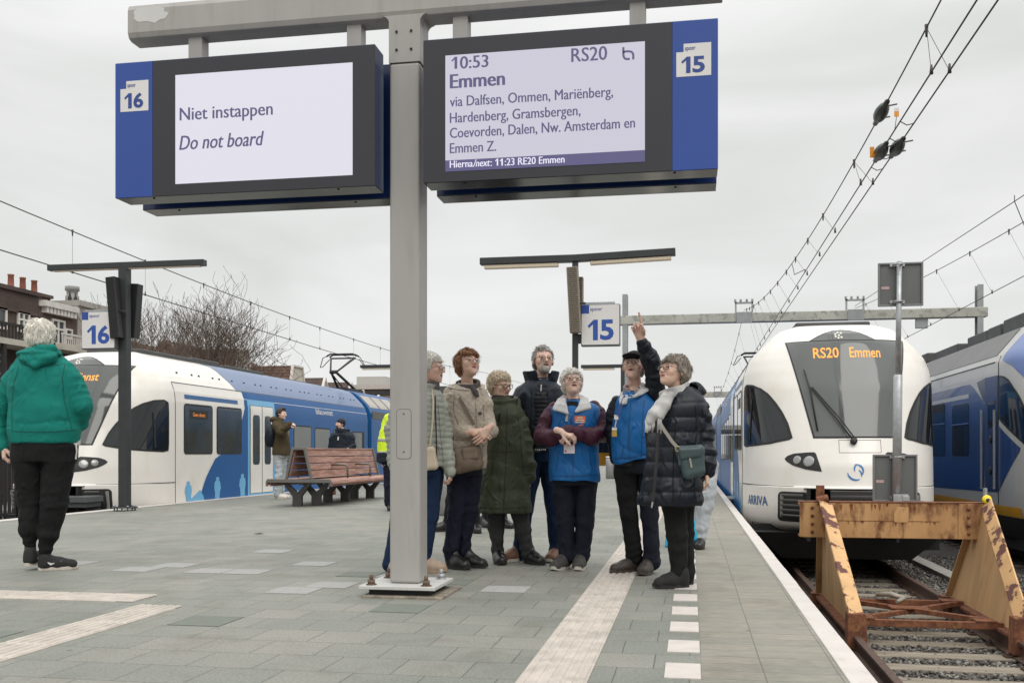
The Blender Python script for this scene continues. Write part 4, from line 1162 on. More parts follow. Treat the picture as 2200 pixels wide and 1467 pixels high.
rg = random.Random(2); c = (bx0 + 0.16, 3.80); ring = [(c[0] + 0.125 * (1 + rg.uniform(-.15, .12)) * math.cos(t / 20 * 6.283), c[1] + 0.055 * (1 + rg.uniform(-.2, .15)) * math.sin(t / 20 * 6.283)) for t in range(20)]
mb = MB(); mb.prism(ring, 1, PYc - 0.0965, PYc - 0.090); mb.build('paint_patch', PATCH, beam)
for X in (-3.23, -2.13, -1.43, -0.32):
 mb = MB(); mb.box(X - 0.049, X + 0.049, PYc - 0.05, PYc + 0.05, 3.30, 3.65); mb.build('hanger', MT['galv'], fr, bevel=0.006)
mb = MB(); mb.lathe((-2.72, PYc + 0.1, 3.30), [(0.018, 0), (0.018, 0.19), (0.014, 0.2)], 10); mb.build('cable_stub', MT['galv'], fr)
# base plate on its grout bed
mb = MB(); mb.box(PXc - 0.255, PXc + 0.235, PYc - 0.245, PYc + 0.245, 0.052, 0.074); mb.build('base_plate', mk('painted_base_plate', (0.50, 0.49, 0.475), 0.5, 0, 0.08, 6, col2=(0.36, 0.33, 0.30), mscale=12, mlo=0.6, mhi=0.8), fr, bevel=0.003)
mb = MB(); mb.box(PXc - 0.20, PXc + 0.19, PYc - 0.20, PYc + 0.20, 0.0, 0.0515); mb.build('packing', MT['rubber'], fr)
mb = MB(); mb.box(PXc - 0.235, PXc + 0.285, PYc - 0.255, PYc + 0.28, -0.02, 0.016); mb.build('grout_bed', mk('brown_grout', (0.22, 0.19, 0.15), 0.95, 0, 0.4, 14, 0.8, 50, bdist=0.012), fr, bevel=0.008)
for dx, dy in ((-0.19, -0.185), (0.165, -0.185), (0.17, 0.17), (-0.185, 0.17)):
 x, y = PXc + dx, PYc + dy; mb = MB()
 mb.lathe((x, y, 0.074), [(0.034, 0), (0.034, 0.006)], 16); mb.lathe((x, y, 0.080), [(0.026, 0), (0.026, 0.026), (0.022, 0.028)], 6); mb.lathe((x, y, 0.105), [(0.013, 0), (0.013, 0.030), (0.010, 0.032)], 10)
 mb.build('bolt', MT['rustbolt'] if dy < 0 or dx < 0 else MT['steel'], fr)
# access hatch: a rounded cover let into the post with a dark seam
def rrect(x0, x1, z0, z1, r, n=6):
 p = []
 for cx, cz, a0 in ((x1 - r, z1 - r, 0), (x0 + r, z1 - r, 90), (x0 + r, z0 + r, 180), (x1 - r, z0 + r, 270)):
  for i in range(n + 1):
   a = R(a0 + 90 * i / n); p.append((cx + r * math.cos(a), cz + r * math.sin(a)))
 return p
yf = PYc - hw
mb = MB(); mb.prism(rrect(PXc - 0.052, PXc + 0.045, 0.86, 1.175, 0.022), 1, yf - 0.0008, yf + 0.004); ht = mb.build('hatch_seam', MT['rubber'], fr)
mb = MB(); mb.prism(rrect(PXc - 0.0495, PXc + 0.0425, 0.8625, 1.1725, 0.020), 1, yf - 0.0022, yf + 0.004); hc = mb.build('access_hatch', MT['galv'], fr)
for z in (0.905, 1.145):
 mb = MB(); mb.lathe((PXc - 0.004, yf - 0.002, z), [(0.006, 0), (0.006, 0.002), (0.002, 0.0022)], 8, (0, -1, 0)); mb.build('screw', MT['rustbolt'], hc)
# ------------------------------------------------------------------ departure boards
ZB0, ZB1 = 2.55, 3.427
def on_sign(px, py): v = PY(px, py, YS0); return v.x, v.z
def board(x0, x1, y0, y1, strip, label, front, face):
 """face -1: towards the camera; strip: 'l'/'r' side of the blue number strip"""
 b = thing('departure_board', label, 'sign', ((x0 + x1) / 2, (y0 + y1) / 2, ZB0))
 mb = MB(); mb.box(x0, x1, y0 + 0.004, y1 - 0.004, ZB0 + 0.004, ZB1); mb.build('housing', MT['navy'], b, bevel=0.004)
 mb = MB(); mb.box(x0 + 0.002, x1 - 0.002, y0 + 0.002, y1 - 0.002, ZB0, ZB0 + 0.0035); mb.build('underside', MT['under'], b)
 yb = y0 if face < 0 else y1
 sw = 0.262
 xs0, xs1 = (x0, x0 + sw) if strip == 'l' else (x1 - sw, x1)
 xb0, xb1 = (x0 + sw + 0.002, x1) if strip == 'l' else (x0, x1 - sw - 0.002)
 mb = MB(); mb.box(xs0, xs1, yb, yb + (-face) * 0.012, ZB0, ZB1 - 0.004); st = mb.build('number_strip', MT['nsblue'], b, bevel=0.002)
 mb = MB(); mb.box(xb0, xb1, yb, yb + (-face) * 0.012, ZB0, ZB1 - 0.004); bz = mb.build('bezel', MT['bezel'], b, bevel=0.002)
 return b, st, bz
bl, stl, bzl = board(-3.68, -1.924, YS0, YS1, 'l', 'blue departure board with the number 16, its screen reading Niet instappen', True, -1)
br, str_, bzr = board(-1.614, 0.156, YS0, YS1, 'r', 'blue departure board with the number 15, its screen listing the 10:53 to Emmen', True, -1)
bl2, s2, z2 = board(-3.68, -1.924, YS2, YS3, 'r', 'navy back to back board hidden behind the Niet instappen screen', False, 1)
br2, s3, z3 = board(-1.614, 0.156, YS2, YS3, 'l', 'navy back to back board hidden behind the screen listing the Emmen train', False, 1)
for b_, x0, x1 in ((bz_, a, e) for bz_, a, e in ((bl, -3.68, -1.924), (br, -1.614, 0.156), (bl2, -3.68, -1.924), (br2, -1.614, 0.156))):
 y = b_.location.y
 for x in (x0 + 0.25, x1 - 0.25):
  mb = MB(); mb.lathe((x, y - 0.05, ZB0), [(0.008, 0), (0.008, 0.004), (0.003, 0.005)], 8, (0, 0, -1)); mb.build('screw', MT['rubber'], b_)
def sfn(e): return lambda x, z: (x, YS0 - e, z)
# screens
def screen(px0, py0, px1, py1, px2, py2, px3, py3, mat, parent):
 xa, za = on_sign(px0, py0); xb, zb = on_sign(px1, py1); xc, zc_ = on_sign(px2, py2); xd, zd = on_sign(px3, py3)
 x0, x1, z0, z1 = (xa + xd) / 2, (xb + xc) / 2, (zc_ + zd) / 2, (za + zb) / 2
 mb = MB(); mb.box(x0, x1, YS0 - 0.0015, YS0 + 0.004, z0, z1); return mb.build('screen', mat, parent), (x0, x1, z0, z1)
sl_, rl = screen(377, 163, 757, 134, 758, 376, 377, 396, MT['screen_brighter'], bl)
sr_, rr_ = screen(957, 118, 1385, 92, 1386, 349, 957, 368, MT['screen'], br)
def sign_text(s, x0, y0, x1, y1, cap_px, parent, mat=None, bold=0.0075, shear=0.0, e=0.003, name='lettering'):
 a = on_sign(x0, y0); b_ = on_sign(x1, y1); zc = (a[1] + b_[1]) / 2
 D = YS0 / (CA + SA * (x0 - CX) / FPX)
 return text_on(name, s, sfn(e), (a[0], zc), b_[0] - a[0], cap_px * D / FPX, mat or MT['inkblue'], parent, 0.0, shear, fat=cap_px * D / FPX * 3.0 * bold)
sign_text('Niet instappen', 387, 258.5, 586, 248.5, 27, sl_)
sign_text('Do not board', 386, 322, 567, 313.5, 30, sl_, shear=0.22)
dg = glyph_on('lettering', '1', sfn(0.003), *on_sign(970, 149.5), 0.054, 26 * 6.05 / FPX, MT['inkblue'], sr_)
sign_text('0:53', 989, 148.5, 1049, 145, 26, sr_, bold=0.010)
sign_text('RS20', 1228, 134, 1304, 129.5, 29, sr_)
sign_text('Emmen', 968, 190.5, 1084, 184, 30, sr_, bold=0.016)
for s_, y0, x1, y1 in (('via Dalfsen, Ommen, Mariënberg,', 227, 1317, 211.5), ('Hardenberg, Gramsbergen,', 262.5, 1247, 251), ('Coevorden, Dalen, Nw. Amsterdam en', 296, 1364, 276.5), ('Emmen Z.', 329.5, 1066, 325.5)):
 sign_text(s_, 967, y0, x1, y1, 21.5, sr_)
x0, x1, z0, z1 = rr_; zf = (on_sign(957, 344)[1] + on_sign(1386, 324.5)[1]) / 2
mb = MB(); mb.box(x0, x1, YS0 - 0.0028, YS0 + 0.003, z0 - 0.0005, zf); ft = mb.build('screen_footer', MT['footer'], sr_)
sign_text('Hierna', 967, 361.5, 1016, 359, 15, ft, MT['footertext'], 0.008, e=0.0045)
sign_text('/next', 1017, 359, 1053, 357.5, 15, ft, MT['footertext'], 0.008, 0.22, e=0.0045)
sign_text(':', 1054, 357.5, 1057, 357.5, 15, ft, MT['footertext'], 0.0, e=0.0045)
for px in (1064, 1074): glyph_on('lettering', '1', sfn(0.0045), *on_sign(px, 357.0), 0.028, 15 * 6.0 / FPX, MT['footertext'], ft)
sign_text(':23 RE20 Emmen', 1085, 356.2, 1213, 350.5, 15, ft, MT['footertext'], 0.008, e=0.0045)
# the carrier's emblem on the screen: a looped b and a in one stroke
def stroke(pts, w, fn, name, mat, parent):
 mb = MB(); n = len(pts); Lp = []; Rp = []
 for i in range(n):
  a = Vector(pts[max(i - 1, 0)]); b_ = Vector(pts[min(i + 1, n - 1)]); d = (b_ - a).normalized(); nn = Vector((-d.y, d.x)) * w / 2
  p = Vector(pts[i]); Lp.append(fn(p.x + nn.x, p.y + nn.y)); Rp.append(fn(p.x - nn.x, p.y - nn.y))
 for i in range(n - 1): mb.add([Lp[i], Lp[i + 1], Rp[i + 1], Rp[i]], [(0, 1, 2, 3)])
 return mb.build(name, mat, parent)
ex, ez = on_sign(1338, 130); es = 0.072
st1 = [(0.05, 1.05), (0.05, 0.45), (0.08, 0.25), (0.18, 0.10), (0.34, 0.05), (0.58, 0.05)]
st2 = [(0.05, 0.62), (0.20, 0.68), (0.48, 0.68), (0.72, 0.62), (0.84, 0.46), (0.86, 0.30), (0.86, -0.02)]
for st_ in (st1, st2): stroke([(ex + p * es, ez + q * es) for p, q in st_], 0.013, sfn(0.003), 'emblem', MT['inkblue'], sr_)
# number tags
def tnum(s_, fn, x, z, w_, h_, mat, par):
 glyph_on('track_number', s_[0], fn, x, z, w_ * 0.58, h_, mat, par); glyph_on('track_number', s_[1], fn, x + w_ * 0.48, z, w_ * 0.52, h_, mat, par)
def number_tag(parent, px0, py0, px1, py1, num, word):
 xa, za = on_sign(px0, py1); xb, zb = on_sign(px1, py0); wd, hh = xb - xa, zb - za
 nx, nz = 0.21 * wd, 0.25 * hh
 mb = MB(); mb.prism([(xa, za), (xb, za), (xb, zb), (xa + nx, zb), (xa + nx, zb - nz), (xa, zb - nz)], 1, YS0 - 0.0015, YS0 + 0.002); tg = mb.build('number_tag', MT['tagwhite'], parent)
 tnum(num, sfn(0.003), xa + 0.14 * wd, za + 0.10 * hh, 0.68 * wd, 0.50 * hh, MT['numblue'], tg)
 text_on('track_word', word, sfn(0.003), (xa + 0.25 * wd, za + 0.80 * hh), 0.30 * wd, 0.13 * hh, MT['numblue'], tg, 0.012)
number_tag(stl, 259, 172, 319, 241.5, '16', 'spoor')
number_tag(str_, 1453, 91, 1528, 166.5, '15', 'spoor')
# ------------------------------------------------------------------ lamp posts with loudspeakers and track signs
def track_sign(x, y, z0, w_, h_, num, label, side=1, group=None):
 t = thing('track_sign', label, 'sign', (x, y, z0))
 mb = MB(); mb.box(x, x + w_, y - 0.06, y + 0.06, z0, z0 + h_); mb.build('sign_box', mk('sign_frame_grey', (0.10, 0.11, 0.12), 0.4), t, bevel=0.015)
 for yy, e in ((y - 0.062, -1), (y + 0.062, 1)):
  mb = MB(); mb.prism(rrect(x + 0.012, x + w_ - 0.012, z0 + 0.022, z0 + h_ - 0.012, 0.02), 1, yy, yy - e * 0.01); f = mb.build('sign_face', MT['tagwhite'], t)
  if e < 0:
   mb = MB(); mb.box(x + 0.012, x + 0.012 + 0.19 * w_, yy - 0.0015, yy + 0.003, z0 + h_ - 0.012 - 0.20 * h_, z0 + h_ - 0.012); mb.build('blue_corner', MT['nsblue'], f)
   fn = lambda X, Z: (X, yy - 0.002, Z)
   tnum(num, fn, x + 0.17 * w_, z0 + 0.14 * h_, 0.67 * w_, 0.49 * h_, mk('number_bright_blue', (0.022, 0.075, 0.33), 0.5), f)
   text_on('track_word', 'spoor', fn, (x + 0.24 * w_, z0 + 0.845 * h_), 0.31 * w_, 0.085 * h_, MT['numblue'], f, 0.01)
 mb = MB(); mb.box(x + 0.03, x + w_ * 0.86, y - 0.02, y + 0.02, z0 + h_ + 0.002, z0 + h_ + 0.035); mb.build('top_rail', MT['steel'], t)
 return t
def lamp_post(base, height, armL, armR, w_, label, tubes=False, tilt=0.0, group=None):
 x, y, z = base; t = thing('lamp_post', label, 'lamp post', base, group)
 zt = z + height
 mb = MB(); mb.box(x - w_ / 2, x + w_ / 2, y - w_ / 2, y + w_ / 2, z + 0.06, zt); mb.build('post', MT['darksteel'], t, bevel=0.008)
 mb = MB()
 if tilt: mb.bar((x - armL, y, zt + 0.05), (x, y, zt + 0.05), 0.14, 0.10); mb.bar((x, y, zt + 0.05), (x + armR, y, zt + 0.05 + tilt), 0.14, 0.10)
 else: mb.box(x - armL, x + armR, y - 0.07, y + 0.07, zt, zt + 0.10)
 mb.build('arm', MT['darksteel'], t, bevel=0.006)
 TUBE = mk('cream_lamp_diffuser', (0.55, 0.47, 0.36), 0.45, 0, 0.03, emis=(0.8, 0.68, 0.5), estr=0.05)
 if tubes:
  for a, b_, za, zb_ in ((x - armL + 0.06, x - 0.25, 0, 0), (x + 0.22, x + armR - 0.06, tilt * 0.2, tilt * 0.95)):
   mb = MB(); mb.bar((a, y, zt - 0.035 + za), (b_, y, zt - 0.035 + zb_), 0.10, 0.055); mb.build('lamp_tube', TUBE, t, bevel=0.012)
 else:
  mb = MB(); mb.box(x - armL + 0.08, x + armR - 0.08, y - 0.05, y + 0.05, zt - 0.012, zt - 0.001); mb.build('lamp_tube', TUBE, t)
 mb = MB(); mb.lathe((x, y, z + 0.045), [(0.21, 0), (0.21, 0.018), (0.19, 0.02)], 20); bp = mb.build('base_plate', MT['darksteel'], t)
 for k in range(6):
  a = k * math.pi / 3 + 0.3; mb = MB(); X, Y = x + 0.17 * math.cos(a), y + 0.17 * math.sin(a)
  mb.lathe((X, Y, z), [(0.012, 0), (0.012, 0.085), (0.02, 0.066), (0.02, 0.088)], 8); mb.build('bolt', MT['steel'], bp)
 return t
def speaker(p, L_, w_, d_, lean, label, mat, grille, yaw=0.0):
 """p bottom centre; lean: sideways shift of the top"""
 t = thing('loudspeaker', label, 'loudspeaker', p)
 x, y, z = p; mb = MB(); a = Vector((x, y, z)); b_ = Vector((x + lean, y, z + L_))
 mb.bar(a, b_, w_, d_, (0, 1, 0)); mb.build('cabinet', mat, t, bevel=0.01)
 mb = MB(); dirv = (b_ - a).normalized()
 n = 34
 for i in range(n):
  c = a + dirv * (L_ * (i + 0.5) / n); mb.bar(c + Vector((-w_ * 0.40, -d_ / 2 - 0.004, 0)), c + Vector((w_ * 0.40, -d_ / 2 - 0.004, 0)), 0.012, 0.010)
 mb.build('grille', grille, t)
 mb = MB(); mb.bar(a + dirv * L_ * 0.45 + Vector((0, 0.01, 0)), Vector((x + (0.14 if lean < 0 else -0.14), y + 0.02, z + L_ * 0.45)), 0.03, 0.03); mb.build('bracket', MT['darksteel'], t)
 return t
def zleft(X): return -0.0188 * max(0, -5 - X) if X > -9.8 else -0.09
b16 = G(268, 1096, -0.082)
b16 = Vector((b16.x, b16.y, zleft(b16.x)))
D16 = 17.0; lx, ly = b16.x, b16.y
ht16 = P(268, 575, (b16 - Vector((0, 0, 0))).length).z
D16 = -SA * lx + CA * ly
z575 = CH + (972 - 577) / FPX * D16
lp16 = lamp_post(b16, z575 - b16.z, 1.42, 1.47, 0.155, 'black T shaped lamp post on the left beside the track 16 sign')
def atl(px, py, D): return P(px, py, D)
p_ = P(181, 752, D16); q_ = P(250, 670, D16)
track_sign(p_.x, p_.y - 0.02, p_.z, 0.62, 0.64, '16', 'white track sign with a blue corner and the number 16 on the left lamp post')
SPD = mk('black_speaker', (0.018, 0.018, 0.019), 0.5, 0, 0.1, 9); SPG = mk('black_speaker_grille', (0.022, 0.022, 0.023), 0.55, 0.2, 0.1, 30)
a = P(252, 727, D16 - 0.15); speaker((a.x, a.y, a.z), 1.03, 0.17, 0.17, -0.09, 'black column loudspeaker leaning left on the lamp post with sign 16', SPD, SPG)
a = P(285, 727, D16 + 0.2); speaker((a.x, a.y, a.z), 0.93, 0.17, 0.17, 0.07, 'black column loudspeaker leaning right on the lamp post with sign 16', SPD, SPG)
D15 = 14.6
b15 = P(1236, 972 + 0.9 / D15 * FPX, D15)
z15 = CH + (972 - 563) / FPX * D15
lp15 = lamp_post(b15, z15, 1.42, 1.45, 0.085, 'dark lamp post with two cream light tubes behind the group, beside sign 15', True, 0.045)
p_ = P(1249, 745, D15); track_sign(p_.x, p_.y, p_.z, 0.57, 0.61, '15', 'white track sign with a blue corner and the number 15 above the group')
SPB = mk('beige_speaker', (0.23, 0.195, 0.15), 0.6, 0, 0.1, 9); SPBG = mk('beige_speaker_grille', (0.15, 0.125, 0.10), 0.6, 0, 0.1, 30)
a = P(1237, 715, D15 - 0.16); speaker((a.x, a.y, a.z), 0.95, 0.165, 0.13, -0.05, 'beige column loudspeaker tilted on the lamp post left of sign 15', SPB, SPBG)
a = P(1246, 715, D15 + 0.12); speaker((a.x, a.y, a.z), 0.82, 0.10, 0.12, 0.0, 'beige loudspeaker seen edge on behind the tilted one', SPB, SPBG)
mb = MB(); a = P(1243, 728, D15); mb.bar(a + Vector((-0.06, 0, 0)), a + Vector((0.08, 0, 0)), 0.05, 0.14); mb.build('sign_bracket', MT['darksteel'], lp15)
# the same lamps further down the platform
def far_lamp(px, D, ztop, aL, aR, lab, z0=0.0):
 b_ = P(px, 972 + (CH - z0) / D * FPX, D); return lamp_post(b_, ztop - z0, aL, aR, 0.12, lab, True, group=None)
far_lamp(868, 33, 3.72, 1.5, 1.0, 'far dark lamp post mostly hidden by the grey display post')
far_lamp(1338, 30.5, 3.50, 1.28, 1.3, 'far lamp post behind the pointing man, its arm left of his head')
# ------------------------------------------------------------------ overhead line portal and wires
PORT = mk('pale_green_grey_steel', (0.40, 0.395, 0.35), 0.6, 0, 0.15, 2.0, 0.1, 40, col2=(0.26, 0.255, 0.22), mscale=4); COLM = mk('grey_column_steel', (0.30, 0.31, 0.31), 0.5, 0.2, 0.12, 3)
YG = 38.0
def portal(Y, xa, xb, zb, zt, frames, label, h_=0.46):
 t = thing('catenary_portal', label, 'portal', (xa, Y, 0))
 mb = MB(); mb.box(xa - 0.2, xb + 0.25, Y - 0.2, Y + 0.2, zb, zb + h_); bm_ = mb.build('beam', PORT, t, bevel=0.02)
 for x in (xa, xb):
  mb = MB()                     # H-section column
  for s_ in (-1, 1): mb.box(x - 0.10, x + 0.10, Y + s_ * 0.17 - 0.012, Y + s_ * 0.17 + 0.012, -1.2 if x > XE else 0.0, zt)
  mb.box(x - 0.012, x + 0.012, Y - 0.158, Y + 0.158, -1.2 if x > XE else 0.0, zt)
  mb.build('column', COLM, t)
 for fx in frames:
  mb = MB()
  for e in (-0.3, 0.3):
   mb.box(fx + e - 0.03, fx + e + 0.03, Y - 0.05, Y + 0.05, zb + h_, zb + h_ + 0.45)
  mb.box(fx - 0.33, fx + 0.33, Y - 0.05, Y + 0.05, zb + h_ + 0.36, zb + h_ + 0.42)
  for e in (-0.32, -0.12, 0.1, 0.3): mb.lathe((fx + e, Y, zb + h_ + 0.42), [(0.03, 0), (0.05, 0.03), (0.03, 0.06), (0.05, 0.09), (0.02, 0.12)], 8)
  mb.box(fx - 0.28, fx + 0.28, Y - 0.24, Y - 0.2, zb - 0.03, zb + h_ + 0.02)
  mb.build('wire_support', COLM, t)
 return t
zB = CH + (972 - 704) / FPX * 38.6
portal(YG, -2.45, 10.15, zB, zB + 1.15, (1.95, 5.9), 'pale steel overhead line portal spanning the tracks on the right', 0.34)
mb = MB(); mb.box(5.9 + 2.1, 5.9 + 2.5, YG - 0.1, YG + 0.1, zB - 0.35, zB); tag(mb.build('wire_clamp', COLM), 'small clamp hanging under the portal beam above the white train', 'clamp')
portal(92, -1.6, 12, 5.9, 6.9, (2.4, 6.8), 'distant overhead line portal far down the tracks', 0.5)
WIRE = mk('copper_wire_dark', (0.075, 0.070, 0.060), 0.6, 0.3, 0.1)
def sag(p0, p1, s_, n=40):
 return [Vector(p0).lerp(Vector(p1), i / n) - Vector((0, 0, 4 * s_ * (i / n) * (1 - i / n))) for i in range(n + 1)]
def ipol(pts, y):
 for a, b_ in zip(pts[:-1], pts[1:]):
  if (a.y - y) * (b_.y - y) <= 0 and a.y != b_.y: return a.lerp(b_, (y - a.y) / (b_.y - a.y))
 return None
def catenary(label, mess, cons, ys, r=0.009, twin=0.0, extra=None, rd=0.003):
 t = thing('overhead_wire', label, 'overhead wire', mess[0])
 mb = MB(); mb.tube(mess, r * 0.95, 6); mb.build('messenger_wire', WIRE, t)
 for c in cons:
  mb = MB(); mb.tube(c, r, 6); mb.build('contact_wire', WIRE, t)
 if extra: mb = MB(); mb.tube(extra, r, 6); mb.build('feeder_wire', WIRE, t)
 for y in ys:
  a = ipol(mess, y); mb = MB()
  if a is None: continue
  for c in (cons if y < 16 else cons[:1]):
   b_ = ipol(c, y)
   if b_ is None: continue
   if y >= 16 and len(cons) > 1: b_ = b_.lerp(ipol(cons[1], y), 0.5)
   mb.tube([a, b_], rd, 5, cap=False); mb.tube([b_ + Vector((0, 0, -0.02)), b_ + Vector((0, 0, 0.07))], [0.02, 0.010], 6)
  mb.tube([a + Vector((0, 0, -0.09)), a + Vector((0, 0, 0.03))], [0.01, 0.02], 6)
  mb.build('dropper', WIRE, t)
 return t
# right-hand wires over the white train
def wire_pts(spec): return [Vector(s_) for s_ in spec]
zc = 4.56
def parab(X0, X1, y0, y1, zfun, n=44): return [Vector((X0 + (X1 - X0) * i / n, y0 + (y1 - y0) * i / n, zfun(y0 + (y1 - y0) * i / n))) for i in range(n + 1)]
mzr = lambda y: 4.84 + (y - 17.0) ** 2 * 0.0031 if y > 17 else 4.84 + (17 - y) ** 2 * 0.0032
messR = parab(2.33, 1.95, 1, YG, mzr); c1 = parab(2.28, 2.28, 1, YG, lambda y: zc); c2 = parab(2.46, 2.40, 1, YG, lambda y: zc)
cat1 = catenary('pair of contact wires with a sagging carrier wire above the white train on the right', messR, [c1, c2], [10.15, 14.2, 17.2, 19.2, 21.2, 23.0, 25, 27, 29, 31, 33, 35, 36.5], extra=None)
messR2 = parab(1.95, 2.0, YG, 92, lambda y: 6.15 - 1.2 * 4 * ((y - YG) / 54) * (1 - (y - YG) / 54))
catenary('continuation of the carrier and contact wires beyond the portal', messR2, [parab(2.3, 2.3, YG, 92, lambda y: zc)], [YG + 4 * i for i in range(1, 13)])
# insulators with warning tags
INS = mk('dark_green_insulator', (0.028, 0.034, 0.027), 0.4, 0, 0.2, 9); TAGO = mk('orange_warning_tag', (0.75, 0.30, 0.015), 0.5)
def insulator(y, wire, label, tagpos=None):
 p = ipol(wire, y); q2 = ipol(wire, y + 0.1); d = (q2 - p).normalized()
 t = thing('insulator', label, 'insulator', p); mb = MB()
 mb.lathe(p, [(0.012, -0.40), (0.03, -0.36), (0.035, -0.24), (0.062, -0.17), (0.078, -0.05), (0.078, 0.06), (0.062, 0.16), (0.035, 0.24), (0.03, 0.36), (0.012, 0.40)], 14, d); mb.build('insulator_body', INS, t)
 for e in (-0.2, 0.2): mb = MB(); mb.bar(p + d * e, p + d * e + Vector((0.14, 0, 0.02)), 0.014, 0.014); mb.build('arcing_horn', WIRE, t)
 if tagpos:
  a = p + Vector(tagpos); mb = MB(); mb.tube([p + d * (0.3 if tagpos[2] > 0 else -0.2), a], 0.004, 5); mb.box(a.x - 0.026, a.x + 0.026, a.y - 0.003, a.y + 0.003, a.z, a.z + 0.13); mb.build('warning_tag', TAGO, t)
insulator(12.35, messR, 'dark insulator on the carrier wire, highest of the three')
insulator(12.75, c1, 'dark insulator on the left contact wire with orange tags', (-0.10, 0, -0.06))
insulator(12.6, c2, 'dark insulator on the right contact wire without a tag')
p = ipol(c1, 11.9); t = thing('warning_tag', 'orange and white tag standing above the left contact wire', 'tag', p)
mb = MB(); mb.tube([p, p + Vector((0.02, 0, 0.15))], 0.004, 5); mb.build('tag_wire', WIRE, t)
mb = MB(); mb.box(p.x - 0.005, p.x + 0.045, p.y - 0.003, p.y + 0.003, p.z + 0.15, p.z + 0.21); mb.build('orange_plate', TAGO, t)
mb = MB(); mb.box(p.x - 0.005, p.x + 0.045, p.y - 0.003, p.y + 0.003, p.z + 0.211, p.z + 0.25); mb.build('white_plate', MT['white'], t)
mb = MB()
for y in (11.6, 12.2, 12.9, 13.4):
 a, b_ = ipol(c1, y), ipol(c2, y + 0.1); mb.tube([a, a.lerp(b_, 0.5) + Vector((0, 0, -0.03)), b_], 0.006, 5)
mb.build('jumper', WIRE, cat1)
pj = ipol(messR, 21.9); qj = ipol(c1, 21.5); mb = MB()
mb.tube([pj, pj.lerp(qj, 0.4) + Vector((-0.05, 0, 0)), pj.lerp(qj, 0.75) + Vector((-0.10, 0, -0.02)), qj + Vector((0.05, -0.2, 0.12)), qj + Vector((0, -0.4, 0))], 0.008, 6); mb.build('jumper', WIRE, cat1)
# far right wires over the blue and yellow train
mf = lambda y: 5.32 + max(0, y - 16) * 0.040
messF = parab(6.8, 5.9, 4, YG, lambda y: 5.30 + (y - 14) ** 2 * 0.0015); conF = parab(6.8, 6.7, 4, YG, lambda y: 4.53); feedF = parab(6.75, 5.9, 4, YG, lambda y: 5.72 + max(0, y - 14) * 0.022)
catF = catenary('overhead wires above the blue and yellow train on the far right', messF, [conF], [8, 11, 14, 17, 19.2, 21.6, 24.2, 27, 30, 33, 36], extra=feedF)
a, b_ = ipol(feedF, 21.2), ipol(conF, 21.0); mb = MB(); mb.tube([a + Vector((0, 0, 0.12)), a, a.lerp(b_, 0.55), a.lerp(b_, 0.7) + Vector((-0.1, 0, 0)), a.lerp(b_, 0.8), b_], 0.009, 6); mb.build('jumper', WIRE, catF)
# left wires over the left train
messL = parab(-11.5, -11.5, 8, 92, lambda y: 4.82 + (y - 32) ** 2 * 0.00115 if y < 55 else 4.82 + 0.61 + (y - 55) * 0.02); conL = parab(-11.5, -11.5, 8, 92, lambda y: 4.36 - max(0, min(1, (y - 12) / 18)) * 0.2)
catenary('overhead wires above the left train running to its pantograph', messL, [conL], [17.05, 19.6, 22.2, 24.8, 27.4, 29.8, 33, 36, 39, 43, 47, 52, 57, 63], 0.011)
# ------------------------------------------------------------------ double bench with backrest
WOOD = mk('reddish_brown_slats', (0.30, 0.155, 0.115), 0.6, 0, 0.25, 5, 0.3, 70, col2=(0.40, 0.24, 0.19), mscale=5, stretch=(5, 0.5, 5)); BST = mk('warm_grey_bench_steel', (0.135, 0.125, 0.115), 0.45, 0.1, 0.1, 8); BSTD = mk('bench_leg_steel', (0.06, 0.056, 0.052), 0.5, 0.1, 0.1, 8)
bxc = -6.62; by0 = 16.15; by1 = 19.9; zg = zleft(bxc)
bn = thing('platform_bench', 'double sided bench with red brown slats and a grey frame before the left train', 'bench', (bxc, by0, zg))
zs = zg + 0.47
for sx in (-1, 1):
 for k, (x0, x1) in enumerate(((0.17, 0.28), (0.29, 0.40), (0.41, 0.52))):
  mb = MB(); mb.box(bxc + sx * x0, bxc + sx * x1, by0 + 0.05, by1 - 0.05, zs - 0.035, zs); mb.build('seat_slat', WOOD, bn, bevel=0.008)
 mb = MB(); n = 8; poly = [(bxc + sx * (0.52 + 0.075 * math.sin(math.pi * i / n * 0.5)), zs - 0.075 + 0.075 * math.cos(math.pi * i / n * 0.5)) for i in range(n + 1)] + [(bxc + sx * 0.53, zs - 0.12), (bxc + sx * 0.52, zs - 0.03)]
 mb.prism(poly, 1, by0 + 0.05, by1 - 0.05); mb.build('seat_slat', WOOD, bn)
 for k in range(4):
  za, zb_ = zs + 0.045 + k * 0.118, zs + 0.045 + k * 0.118 + 0.106
  xa = 0.215 - (za - zs) * 0.23; xb = 0.215 - (zb_ - zs) * 0.23
  mb = MB(); mb.hexa([(bxc + sx * xa, by0 + 0.05, za), (bxc + sx * xa, by1 - 0.05, za), (bxc + sx * (xa - 0.03), by1 - 0.05, za), (bxc + sx * (xa - 0.03), by0 + 0.05, za),
       (bxc + sx * xb, by0 + 0.05, zb_), (bxc + sx * xb, by1 - 0.05, zb_), (bxc + sx * (xb - 0.03), by1 - 0.05, zb_), (bxc + sx * (xb - 0.03), by0 + 0.05, zb_)]); mb.build('back_slat', WOOD, bn, bevel=0.006)
 for y in (by0 + 1.15, by0 + 2.45):
  mb = MB(); x0 = bxc + sx * 0.17; mb.tube([(x0, y, zs + 0.24), (bxc + sx * 0.44, y, zs + 0.24), (bxc + sx * 0.475, y, zs + 0.21), (bxc + sx * 0.475, y, zs)], 0.019, 8); mb.build('armrest', BST, bn)
